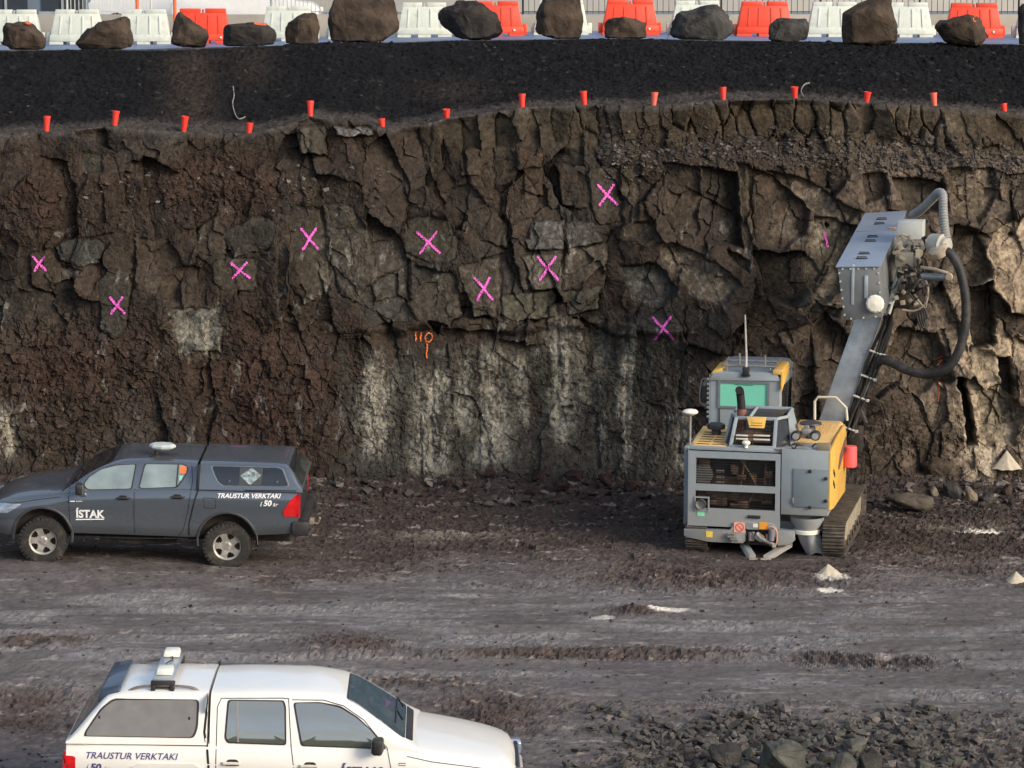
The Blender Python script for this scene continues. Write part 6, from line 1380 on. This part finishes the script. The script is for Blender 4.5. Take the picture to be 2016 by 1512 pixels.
for a_, b_2, w_ in ((FB_[0], FT[0], .06), (FB_[1], FT[1], .06), (FT[0], FT[1], .055), (FB_[0] + Vector((0, 0, .03)), FB_[1] + Vector((0, 0, .03)), .05), (FT[0], ST_[0], .05), (FT[1], ST_[1], .05), (SB_[0], ST_[0], .05), (ST_[0], BT[0], .05), (ST_[1], BT[1], .06), (BT[0], BT[1], .06), (SB_[0], FB_[0], .05), (SB_[1], FB_[1], .05), (Vector((-.13, .42, FT[0].z + .01)), Vector((-.10, 1.1, FT[0].z + .08)), .05)): beam(mb, a_, b_2, w_)
mb.hexa([SB_[1] + Vector((0, 0, 0)), SB_[1] + Vector((.02, 0, 0)), BB_[1] + Vector((.02, 0, 0)), BB_[1]], [ST_[1], ST_[1] + Vector((.02, 0, 0)), BT[1] + Vector((.02, 0, 0)), BT[1]])
mb.hexa([BB_[0] - Vector((0, .0, 0)), BB_[1], BB_[1] + Vector((0, .02, 0)), BB_[0] + Vector((0, .02, 0))], [BT[0], BT[1], BT[1] + Vector((0, .02, 0)), BT[0] + Vector((0, .02, 0))])
mb.build('hood_frame', RG_, hd)
mb = MB(); mb.face([FT[1] + Vector((.0, .02, .0)), Vector((-.12, .44, FT[0].z)), Vector((-.10, 1.08, FT[0].z + .07)), BT[1] + Vector((-.02, -.02, -.01))]); mb.face([FT[1] + Vector((.01, .02, -.03)), ST_[1] + Vector((-.01, 0, -.03)), SB_[1] + Vector((-.01, 0, .03)), FB_[1] + Vector((.02, .02, .03))]); mb.face([FT[0] + Vector((-.01, .02, -.03)), ST_[0] + Vector((.01, 0, -.03)), SB_[0] + Vector((.01, 0, .03)), FB_[0] + Vector((-.02, .02, .03))])
mb.build('mesh_screen', GLR, hd, recalc=False)
mb = MB(); mb.bb(-.40, .42, .45, 1.0, 1.80, 1.98, .03); mb.tube([(-.30, .5, 2.0), (.30, .55, 2.02)], .09, 16); mb.tube([(-.2, .35, 1.95), (.25, .38, 1.93)], .05, 12); mb.build('silencer', ENG, hd)
mb = MB()
for k in range(7):
    t = (k + .7) / 7.6; a_ = FB_[0].lerp(FT[0], t); b_2 = FB_[1].lerp(FT[1], t); mb.box(((a_.x + b_2.x) / 2, a_.y + .012, a_.z), (abs(b_2.x - a_.x), .008, .014))
mb.box((-.04, .28, 2.03), (.012, .012, .36), Matrix.Rotation(-.75, 3, 'X')); mb.build('hood_bars', DKM, hd)
mb = MB()
for a_, b_2, z in ((-.33, -.12, .16), (-.33, -.12, .22), (-.03, .26, .16), (-.03, .26, .23)): mb.bb(a_, b_2, .16, .17, 1.84 + z - .018, 1.84 + z + .012, .004)
mb.build('heat_shield', mat('pale heat shield', (.62, .58, .50), .5), hd)
yt = [Q(422, 617, .38), Q(530, 618, .38), Q(518, 680, .28), Q(437, 676, .28)]; yp = MB().prism([v + Vector((0, -.03, 0)) for v in yt], (0, .02, 0), bev=.004).build('yellow_vent', RY, hd)
mb = MB()
for k in range(3):
    y_ = 636 + 13 * k; a_, b_2 = Q(446, y_, .36 - .03 * k), Q(508, y_, .36 - .03 * k); mb.box(((a_.x + b_2.x) / 2, a_.y - .035 - .0, a_.z), (b_2.x - a_.x, .012, .012))
mb.build('vent_slots', mat('vent slot shade', (.35, .2, .05), .6), yp)['kind'] = 'stuff'
p = Q(418, 775, .08); MB().lathe([(0, 0), (.035, 0), (.03, .05), (.07, .07), (.075, .10), (.05, .125), (0, .13)], Matrix.Translation((p.x, .06, 1.86)), 16).build('breather', CRM, rig)
# exhaust stack
e0, e1 = Q(392, 590, .75), Q(388, 490, .75)
o = MB().tube([(e0.x, .75, e0.z - .35), (e0.x, .75, e0.z + .05)], [.085, .082], 18).build('exhaust_base', mat('rusty exhaust', (.20, .085, .065), .6, var=.3), rig)
MB().tube(spline([(e0.x, .75, e0.z), (e0.x - .01, .75, e0.z + .15), (e1.x - .01, .75, e1.z), (e1.x - .01, .70, e1.z + .05), (e1.x - .01, .62, e1.z + .08)], 5), .072, 18).build('exhaust_pipe', mat('sooty exhaust', (.012, .011, .010), .7), rig)
# cab
cb0 = empty('cab', (0, 0, 0)); cb0.parent = rig
cy0, cy1 = 2.0, 3.75; cl, cr_ = Q(213, 500, cy0).x, Q(604, 500, cy0).x; czt = Q(400, 372, cy0).z; czb = 1.7
def cabsec(y, cl, cr, zt): return [Vector((cl, y, czb)), Vector((cr, y, czb)), Vector((cr, y, zt - .28)), Vector((cr - .04, y, zt - .03)), Vector((cr - .10, y, zt)), Vector((cl + .14, y, zt)), Vector((cl + .04, y, zt - .05)), Vector((cl, y, zt - .22))]
wf = R4((262, 415), (545, 578), cy0)
# rear wall built round the window opening
f1 = frame('cab_rear_wall', (cl, cr_ - .03, czb, czt - .06), [(wf[0] + .02, wf[1] - .02, wf[2] + .02, wf[3] - .02)], cy0, cy0 + .06, RG_, cb0)
mb = MB(); 
pr_ = [Vector((cl, 0, czt - .16)), Vector((cl + .07, 0, czt - .03)), Vector((cl + .20, 0, czt + .0)), Vector((cr_ - .16, 0, czt + .0)), Vector((cr_ - .05, 0, czt - .02)), Vector((cr_ - .0, 0, czt - .10)), Vector((cr_ - .0, 0, czt - .14))]
mb.prism([v + Vector((0, cy0 - .03, 0)) for v in pr_], (0, cy1 - cy0 + .08, .04), bev=.012); mb.build('cab_roof', RG_, cb0)
mb = MB(); mb.hexa([Vector((cr_ - .04, cy0, czb)), Vector((cr_, cy0, czb)), Vector((cr_, cy1, czb)), Vector((cr_ - .04, cy1, czb))], [Vector((cr_ - .04, cy0, czt - .13)), Vector((cr_, cy0, czt - .13)), Vector((cr_, cy1, czt - .13)), Vector((cr_ - .04, cy1, czt - .13))], bev=.01); mb.build('cab_side', RG_, cb0)
MB().bb(cr_ + .001, cr_ + .012, cy0 + .25, cy1 - .15, czb + .25, czt - .28, .004).build('side_window', GL2, cb0)
mb = MB(); mb.bb(cl, cl + .04, cy0, cy1, czb, czt - .16, .01); mb.build('cab_side', RG_, cb0)
MB().bb(cl - .012, cl - .001, cy0 + .2, cy1 - .15, czb + .2, czt - .3, .004).build('side_window', GL2, cb0)
mb = MB(); mb.bb(cl, cr_, cy1 - .04, cy1, czb, czt - .14, .01); mb.build('cab_front_glass', GL2, cb0)
wn_ = frame('window_frame', wf, [(wf[0] + .045, wf[1] - .045, wf[2] + .04, wf[3] - .045)], cy0 - .025, cy0 + .02, mat('window frame grey', (.15, .165, .175), .5), cb0)
MB().bb(wf[0] + .04, wf[1] - .04, cy0 - .004, cy0 + .006, wf[2] + .035, wf[3] - .04).build('rear_window', TEAL, cb0)
MB().bb(wf[0] + .30, wf[1] - .30, cy0 - .012, cy0 - .006, wf[3] - .075, wf[3] - .068).build('window_mark', DKM, cb0)
p = Q(275, 500, cy0); MB().tube([(p.x - .01, cy0 - .015, czb + .1), (p.x - .01, cy0 - .015, czt - .1)], .010, 6).build('cab_seam', DKM, cb0)
MB().hexa([Vector((cr_ - .14, cy0 - .05, czt - .02)), Vector((cr_ + .04, cy0 - .05, czt - .02)), Vector((cr_ + .04, cy0 + .9, czt + .02)), Vector((cr_ - .14, cy0 + .9, czt + .02))], [Vector((cr_ - .13, cy0 - .05, czt + .06)), Vector((cr_ + .035, cy0 - .05, czt + .06)), Vector((cr_ + .035, cy0 + .9, czt + .1)), Vector((cr_ - .13, cy0 + .9, czt + .1))], bev=.015).prism([Vector((cr_ + .012, y, z)) for y, z in ((cy0 - .05, czt + .03), (cy0 - .05, czt - .30), (cy0 + .25, czt - .20), (cy0 + .85, czt - .1), (cy0 + .9, czt + .06))], (.035, 0, 0), bev=.006).build('yellow_corner', RY, cb0)
MB().hexa([Vector((cl + .02, cy0 - .02, czt - .05)), Vector((cl + .22, cy0 - .02, czt - .02)), Vector((cl + .22, cy0 + .8, czt - .0)), Vector((cl + .02, cy0 + .8, czt - .03))], [Vector((cl + .07, cy0 - .02, czt + .01)), Vector((cl + .22, cy0 - .02, czt + .055)), Vector((cl + .22, cy0 + .8, czt + .095)), Vector((cl + .07, cy0 + .8, czt + .05))], bev=.012).build('yellow_corner', RY, cb0)
mb = MB(); rz_ = czt + .10
for a_, b_2 in (((cl + .22, cy0 + .12, rz_), (cr_ - .12, cy0 + .12, rz_)), ((cl + .22, cy0 + .55, rz_ + .03), (cr_ - .12, cy0 + .55, rz_ + .03)), ((cl + .22, cy0 + .12, rz_), (cl + .22, cy0 + .9, rz_ + .03)), ((cr_ - .12, cy0 + .12, rz_), (cr_ - .12, cy0 + .9, rz_ + .03)), ((cl + .5, cy0 + .3, rz_), (cl + .5, cy0 + .3, rz_ + .20)), ((cr_ - .32, cy0 + .3, rz_), (cr_ - .32, cy0 + .3, rz_ + .18))): mb.tube([a_, b_2], .022, 8)
for xx in (cl + .3, (cl + cr_) / 2, cr_ - .2): mb.tube([(xx, cy0 + .12, czt), (xx, cy0 + .12, rz_)], .018, 6)
mb.build('roof_rack', STL, cb0)
at = RL(1467, 620, cy0); ab = RL(1469, 728, cy0)
MB().tube([(ab.x, cy0, ab.z), (ab.x, cy0, ab.z + (at.z - ab.z) * .28), (at.x, cy0, at.z)], [.024, .020, .013], 8).build('antenna', mat('off white antenna', (.62, .57, .52), .5), cb0)
MB().box((ab.x, cy0 - .03, czt + .02), (.12, .10, .16), bev=.015).box((ab.x, cy0 - .05, czt - .05), (.16, .05, .04), bev=.008).build('antenna_mount', BLK, cb0)
ml, mr2 = Q(165, 425, cy0 + .3), Q(213, 540, cy0 + .3)
o = MB().bb(ml.x + .01, mr2.x - .05, cy0 + .33, cy0 + .38, mr2.z, ml.z, .02).build('mirror', mat('dark mirror', (.05, .06, .055), .1, ior=1.8), cb0)
MB().tube(spline([(mr2.x + .02, cy0 + .3, ml.z + .05), (mr2.x - .08, cy0 + .3, ml.z + .06), (ml.x + .02, cy0 + .3, ml.z), (ml.x, cy0 + .3, mr2.z), (mr2.x + .02, cy0 + .3, mr2.z - .03)], 5), .013, 8).build('mirror_frame', STL, cb0)
mb = MB()
for k in range(9): mb.box((cl - .03, cy0 + .10, czb + .35 + k * .085), (.05, .05, .04), bev=.008)
mb.build('hinge_strip', CRM, cb0)['kind'] = 'stuff'
# satellite receiver on a mast at the rear left corner
p = RL(1359, 812, .15); q_ = RL(1358, 876, .15)
MB().tube([(p.x, .15, 1.80), (p.x, .15, p.z)], .022, 10).box((p.x + .02, .15, 1.84), (.10, .10, .10), bev=.015).build('receiver_mast', STL, rig); MB().lathe([(0, -.06), (.06, -.05), (.13, -.01), (.14, .015), (.11, .045), (.05, .06), (0, .065)], Matrix.Translation((p.x, .15, p.z)), 24).build('satellite_receiver', CRM, rig)
# tracks
def track(xc, w, y0, y1, r, par):
    t = empty('crawler_track', (0, 0, 0)); t.parent = par; path = []; L1 = y1 - y0; per = 2 * L1 + 2 * math.pi * r; n_ = int(per / .125)
    def pt(d, rr):
        d %= per
        if d < L1: return Vector((0, y0 + d, r + rr)), 0
        d -= L1
        if d < math.pi * r: a = d / r; return Vector((0, y1 + rr * math.sin(a), r + rr * math.cos(a))), -a
        d -= math.pi * r
        if d < L1: return Vector((0, y1 - d, r - rr)), math.pi
        d -= L1; a = d / r; return Vector((0, y0 - rr * math.sin(a), r - rr * math.cos(a))), math.pi - a
    mb = MB()
    for k in range(n_):
        p, a = pt(k * per / n_, r - .025); R_ = Matrix.Rotation(a, 3, 'X'); p.x = xc
        mb.box(p, (w, .112, .03), R_, .004)
        for dy in (-.035, .02): mb.box(p + R_ @ Vector((0, dy, .028)), (w, .016, .034), R_)
        mb.box(p + R_ @ Vector((0, 0, -.045)), (w * .35, .09, .05), R_)
    mb.build('track_chain', TRK, t)
    mb = MB(); mb.bb(xc - w * .30, xc + w * .36, y0 + .05, y1 - .05, r - .17, r + .16, .03); mb.build('track_frame', mat('dusty track frame', (.30, .26, .19), .8, var=.3, dirt=.6, dirtcol=(.12, .09, .07)) if 'dusty track frame' not in bpy.data.materials else bpy.data.materials['dusty track frame'], t)
    for yy in (y0, y1): MB().lathe([(0, -w * .36), (r - .09, -w * .36), (r - .07, -.03), (r - .07, .03), (r - .09, w * .36), (.10, w * .40), (0, w * .42)], Matrix.Translation((xc, yy, r)) @ Matrix.Rotation(math.pi / 2, 4, 'Y'), 20).build('track_wheel', TRK, t)
    for k in range(7):
        MB().lathe([(0, -w * .38), (.09, -w * .38), (.09, w * .40), (.03, w * .42), (0, w * .42)], Matrix.Translation((xc, y0 + .3 + k * (y1 - y0 - .6) / 6, .13)) @ Matrix.Rotation(math.pi / 2, 4, 'Y'), 14).build('roller', TRK, t)
track(1.40, .38, .30, 3.55, .31, rig); track(-.98, .38, .30, 3.55, .31, rig)
# boom
bx0, bx1 = RL(1614, 822, 2.7), RL(1665, 822, 2.7); tx0_, tx1_ = RL(1683, 628, 2.7), RL(1734, 628, 2.7)
def hexaP(a, b, c, d, dep): return [a, b, b + Vector((0, dep, 0)), a + Vector((0, dep, 0))], [c, d, d + Vector((0, dep, 0)), c + Vector((0, dep, 0))]
ext = (tx0_ - bx0).normalized() * .5; mb = MB(); lo4, hi4 = hexaP(bx0 - ext, bx1 - ext, tx0_ + ext * .6, tx1_ + ext * .6, .42); mb.hexa(lo4, hi4, bev=.02); mb.build('boom', GALVR, rig)
bd_ = (tx0_ - bx0).normalized(); sdv = Vector((1, 0, 0)); nb_ = (sdv - bd_ * sdv.dot(bd_)).normalized()
mb = MB(); base = bx1 - ext * .6
for i, (o1, o2, r_) in enumerate(((.06, -.05, .03), (.12, .02, .03), (.18, -.04, .026), (.23, .05, .026), (.13, -.12, .022), (.20, -.12, .02))):
    pp = [base + nb_ * (o1 + .03 * math.sin(t * 7 + i)) + bd_ * (t * 2.15) + Vector((0, o2, 0)) for t in (0, .2, .4, .6, .8, 1)]
    top_ = RL(1746, 612, 2.6) + Vector((.03 * i, o2, .02 * i)); top2 = RL(1775 + 4 * i, 600 - 3 * i, 2.5); mb.tube(spline(pp + [top_, top2], 6), r_, 8)
mb.build('boom_hoses', RBR, rig)
mb = MB(); mb.tube([base + nb_ * .10 + Vector((0, .2, 0)), base + nb_ * .14 + bd_ * 1.0 + Vector((0, .2, 0))], .06, 14); mb.tube([base + nb_ * .14 + bd_ * 1.0 + Vector((0, .2, 0)), base + nb_ * .16 + bd_ * 1.7 + Vector((0, .2, 0))], .035, 12); mb.build('boom_cylinder', STL, rig)
for t in (.15, .75, 1.15, 1.62):
    p = base + nb_ * .14 + bd_ * t + Vector((0, -.12, 0)); mb = MB(); mb.tube([p - nb_ * .14, p + nb_ * .16], .02, 8); mb.box(p + nb_ * .13, (.06, .05, .05), bev=.008); mb.build('hose_clamp', LGR, rig)
p = RL(1695, 820, 2.9); mb = MB(); mb.lathe([(0, -.08), (.16, -.08), (.18, 0), (.16, .08), (0, .08)], Matrix.Translation(p) @ Matrix.Rotation(math.pi / 2, 4, 'Y'), 20); mb.box(p + Vector((-.12, .1, -.3)), (.3, .4, .7), bev=.04); mb.tube([p + Vector((.0, -.1, .12)), p + Vector((.1, -.15, -.1))], .05, 10); mb.build('boom_pivot', DKM, rig)
# handrail
hr = [RL(1604, 826, 2.2), RL(1604, 790, 2.2), RL(1610, 782, 2.2), RL(1645, 782, 2.2), RL(1666, 803, 2.2), RL(1668, 828, 2.2)]
MB().tube([v for v in hr], .024, 8).build('handrail', mat('cream rail', (.55, .52, .42), .5), rig)
# feed enclosure (long box aimed at the face)
n1_, n2_, n3_, n4_ = RL(1662, 631, 1.0), RL(1738, 625, 1.0), RL(1730, 526, 1.0), RL(1649, 527, 1.0); f4, f3 = RL(1706, 422, 6.3), RL(1782, 417, 6.3); d4 = f4 - n4_; d3 = f3 - n3_
fe = empty('feed_enclosure', (0, 0, 0)); fe.parent = rig
mb = MB(); mb.hexa([n1_, n2_, n2_ + d3 * .97, n1_ + d4 * .97], [n4_, n3_, f3, f4], bev=.012); mb.build('enclosure_box', mat('dark dull sheet', (.17, .18, .18), .5, metal=.3, var=.25, vscale=3, dirt=.5, dirtcol=(.12, .11, .095), dscale=3), fe)  # box sheet in a darker base colour than the lid
fd = d4.normalized(); up_ = Vector((0, -fd.z, fd.y)).normalized()
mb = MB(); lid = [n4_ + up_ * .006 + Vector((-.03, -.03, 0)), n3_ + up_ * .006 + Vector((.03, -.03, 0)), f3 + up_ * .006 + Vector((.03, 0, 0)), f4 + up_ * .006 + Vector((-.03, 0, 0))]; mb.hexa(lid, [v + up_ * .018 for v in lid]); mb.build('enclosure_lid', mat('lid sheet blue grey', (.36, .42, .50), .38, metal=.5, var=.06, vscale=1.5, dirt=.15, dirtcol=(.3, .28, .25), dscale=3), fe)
mb = MB(); seam_ = []
for t in (.12, .20, .42, .50, .75, .84):
    a_ = n4_.lerp(f4, t); b_2 = n3_.lerp(f3, t); p = a_.lerp(b_2, .50) + up_ * .032
    MB().box(p, (.20, .06, .02), Matrix.Rotation(math.atan2(fd.z, fd.y), 3, 'X'), .004).tube([p + Vector((-.08, 0, .0)), p + Vector((-.08, 0, .03)), p + Vector((.08, 0, .03)), p + Vector((.08, 0, 0))], .010, 6).build('lid_hinge', BLK, fe)
a_ = n4_.lerp(f4, .62); b_2 = n3_.lerp(f3, .62); MB().tube([a_ + up_ * .026, b_2 + up_ * .026], .008, 4).build('lid_seam', DKM, fe)
p = n4_.lerp(f4, .66).lerp(n3_.lerp(f3, .66), .88) + up_ * .03; MB().lathe([(0, 0), (.085, 0), (.085, .006), (0, .006)], Matrix.Translation(p), 6).build('orange_marker', ORS, fe)
MB().lathe([(0, -.001), (.155, -.001), (.16, .02), (.13, .05), (0, .07)], Matrix.Translation(RL(1723, 598, .95)) @ Matrix.Rotation(math.pi / 2, 4, 'X'), 12).build('white_dome', CRM, fe, sm=0)
mb = MB()
def edgepts(a, b, k): return [a.lerp(b, (i + .5) / k) for i in range(k)]
for a_, b_2, k in ((n4_, n3_, 5), (n4_, n1_, 6), (n1_, n2_, 3), (n3_, n2_, 5)):
    for p in edgepts(a_, b_2, k):
        c_ = (n1_ + n2_ + n3_ + n4_) / 4; p = p + (c_ - p) * .05; mb.lathe([(0, 0), (.018, 0), (.018, .014), (0, .018)], Matrix.Translation(p + Vector((0, -.0, 0))) @ Matrix.Rotation(math.pi / 2, 4, 'X'), 8)
mb.build('rivets', LGR, fe)['kind'] = 'stuff'
mb = MB(); p = RL(1705, 565, .99); mb.bb(p.x - .03, p.x + .03, .975, 1.0, p.z - .20, p.z + .20, .006); p = RL(1676, 560, .99); mb.bb(p.x - .0, p.x + .05, .982, 1.0, p.z - .35, p.z + .35, .006); mb.build('end_stiffener', GALVR, fe)
# slide window strip on the right side wall
# drill carriage and its clutter, right of the enclosure
dh = empty('drill_carriage', (0, 0, 0)); dh.parent = rig
a_, b_2 = RL(1768, 432, 3.2), RL(1818, 470, 3.2); mb = MB(); mb.bb(a_.x, b_2.x, 3.0, 3.6, b_2.z, a_.z - .02, .012); mb.build('control_box', LGR, dh)
mb = MB(); mb.bb(RL(1790, 500, 2.9).x - .20, RL(1790, 500, 2.9).x + .12, 2.3, 4.6, RL(1790, 520, 2.9).z, RL(1790, 490, 2.9).z, .02); mb.box(RL(1795, 512, 2.6), (.30, .5, .10), Matrix.Rotation(.3, 3, 'Y'), .02); mb.build('slide_bracket', mat('dusty bracket', (.22, .20, .16), .6, var=.2, vscale=6, dirt=.5, dirtcol=(.2, .16, .11)), dh)
mb = MB()
for a_, b_2, r_ in (((1752, 600), (1772, 528), .055), ((1765, 575), (1782, 530), .05), ((1742, 618), (1755, 575), .045)): mb.tube([RL(*a_, 2.3), RL(*b_2, 2.6)], r_, 12)
mb.tube([RL(1759, 590, 2.3), RL(1750, 618, 2.25)], .03, 8); mb.build('hydraulic_cylinder', LGR, dh)
mb = MB(); mb.tube([RL(1814, 544, 2.4), RL(1860, 546, 2.4)], .062, 16); mb.build('swing_cylinder', mat('blue grey cylinder', (.19, .23, .27), .35, metal=.4), dh)
mb = MB(); mb.tube([RL(1812, 526, 2.4), RL(1840, 530, 2.4), RL(1866, 538, 2.4)], .03, 10); mb.lathe([(0, -.06), (.06, -.06), (.075, 0), (.06, .06), (0, .06)], Matrix.Translation(RL(1868, 545, 2.4)) @ Matrix.Rotation(math.pi / 2, 4, 'X'), 14); mb.build('cylinder_eye', mat('dusty brown eye', (.40, .33, .25), .6), dh)
mb = MB(); mb.box(RL(1790, 565, 2.7), (.42, .5, .62), bev=.04); mb.box(RL(1780, 590, 2.5), (.3, .4, .3), Matrix.Rotation(.3, 3, 'Y'), .03); mb.lathe([(0, -.16), (.12, -.16), (.14, 0), (.12, .16), (0, .16)], Matrix.Translation(RL(1795, 555, 2.4)) @ Matrix.Rotation(math.pi / 2, 4, 'X'), 16); mb.box(RL(1775, 566, 2.25), (.14, .1, .13), bev=.01); mb.build('rotation_unit', DKM, dh)
mb = MB(); rd = random.Random(9)
for i in range(34):
    c_ = (rd.uniform(1756, 1818), rd.uniform(466, 610)); a_ = RL(*c_, rd.uniform(2.2, 2.7)); b_2 = a_ + Vector((rd.uniform(-.2, .2), rd.uniform(-.1, .1), rd.uniform(-.35, .2))); mb.tube(spline([a_, a_.lerp(b_2, .5) + Vector((rd.uniform(-.12, .12), -.05, rd.uniform(-.1, .1))), b_2], 4), rd.choice((.014, .018, .024)), 6)
mb.build('carriage_hoses', RBR, dh)['kind'] = 'stuff'
mb = MB()
for i in range(30):
    c_ = (rd.uniform(1760, 1816), rd.uniform(466, 612)); a_ = RL(*c_, rd.uniform(2.15, 2.5)); mb.box(a_, (rd.uniform(.04, .13), .08, rd.uniform(.03, .10)), Matrix.Rotation(rd.uniform(-1, 1), 3, 'Y'), .006)
mb.tube(spline([RL(1776, 610, 2.2), RL(1800, 612, 2.2), RL(1822, 598, 2.2), RL(1827, 570, 2.2), RL(1822, 552, 2.2)], 6), .022, 8); mb.tube(spline([RL(1806, 590, 2.2), RL(1822, 606, 2.2), RL(1824, 582, 2.2)], 6), .016, 8)
mb.tube(spline([RL(1762, 470, 2.4), RL(1775, 462, 2.4), RL(1790, 468, 2.4), RL(1800, 480, 2.4)], 6), .02, 8); mb.tube(spline([RL(1757, 500, 2.4), RL(1768, 482, 2.4), RL(1788, 495, 2.4), RL(1806, 488, 2.4)], 6), .018, 8)
mb.build('fittings', mat('dusty fittings', (.26, .22, .17), .6, var=.35, vscale=8), dh)['kind'] = 'stuff'
mb = MB()
for i in range(5): mb.tube(spline([RL(1808 + 3 * i, 606, 2.2), RL(1805 + 5 * i, 622, 2.2), RL(1815 + 2 * i, 652 - 6 * i, 2.2)], 5), .02, 6)
mb.build('dangling_hoses', RBR, dh)
# suction hood, cyclone elbow and hoses
mb = MB(); c_ = RL(1852, 482, 2.3); M_ = Matrix.Translation(c_) @ Matrix.Rotation(.9, 4, 'Z') @ Matrix.Rotation(math.pi / 2, 4, 'X'); mb.lathe([(0, -.24), (.13, -.24), (.15, -.20), (.19, -.19), (.20, .08), (.15, .10), (.13, .16), (0, .16)], M_, 22); mb.build('suction_drum', mat('pale dusty drum', (.38, .37, .33), .6, var=.15, vscale=5, dirt=.5, dirtcol=(.3, .23, .15)), dh)
mb = MB(); mb.lathe([(.10, -.1), (.17, -.06), (.18, .06), (.12, .10), (.0, .1)], Matrix.Translation(RL(1849, 494, 2.15)) @ Matrix.Rotation(.5, 4, 'X') @ Matrix.Rotation(-.4, 4, 'Y'), 20); mb.tube([RL(1822, 474, 2.3), RL(1838, 476, 2.3)], .03, 8); mb.build('hose_collar', mat('rusty dusty collar', (.38, .31, .23), .7, var=.3, vscale=8), dh)
def ribbed(pts, r, n_=6, pitch=.035, amp=.008):
    S = spline(pts, 14); L_ = [0]
    for i in range(1, len(S)): L_.append(L_[-1] + (S[i] - S[i - 1]).length)
    out = []; rr = []; N = int(L_[-1] / (pitch / 2)); arr = np.array([v[:] for v in S])
    for i in range(N + 1):
        d = L_[-1] * i / N; out.append(Vector([float(np.interp(d, L_, arr[:, k])) for k in range(3)])); rr.append(r + (amp if i % 2 else -amp))
    return out, rr
P_, R__ = ribbed([RL(1796, 424, 4.6), RL(1812, 414, 4.2), RL(1835, 392, 3.2), RL(1847, 380, 2.7), RL(1856, 384, 2.5), RL(1857, 410, 2.4), RL(1859, 440, 2.35), RL(1863, 468, 2.3)], .078, pitch=.05, amp=.005); MB().tube(P_, R__, 14).build('upper_suction_hose', HGR, dh)
P_, R__ = ribbed([RL(1852, 492, 2.1), RL(1872, 500, 2.1), RL(1889, 530, 2.1), RL(1900, 580, 2.1), RL(1901, 630, 2.1), RL(1890, 685, 2.1), RL(1865, 724, 2.1), (RL(1828, 737, 2.2)), RL(1790, 730, 2.3), RL(1760, 716, 2.4), RL(1738, 708, 2.5), RL(1722, 720, 2.7)], .082, pitch=.05, amp=.004); MB().tube(P_, R__, 14).build('suction_hose', RBR, rig)
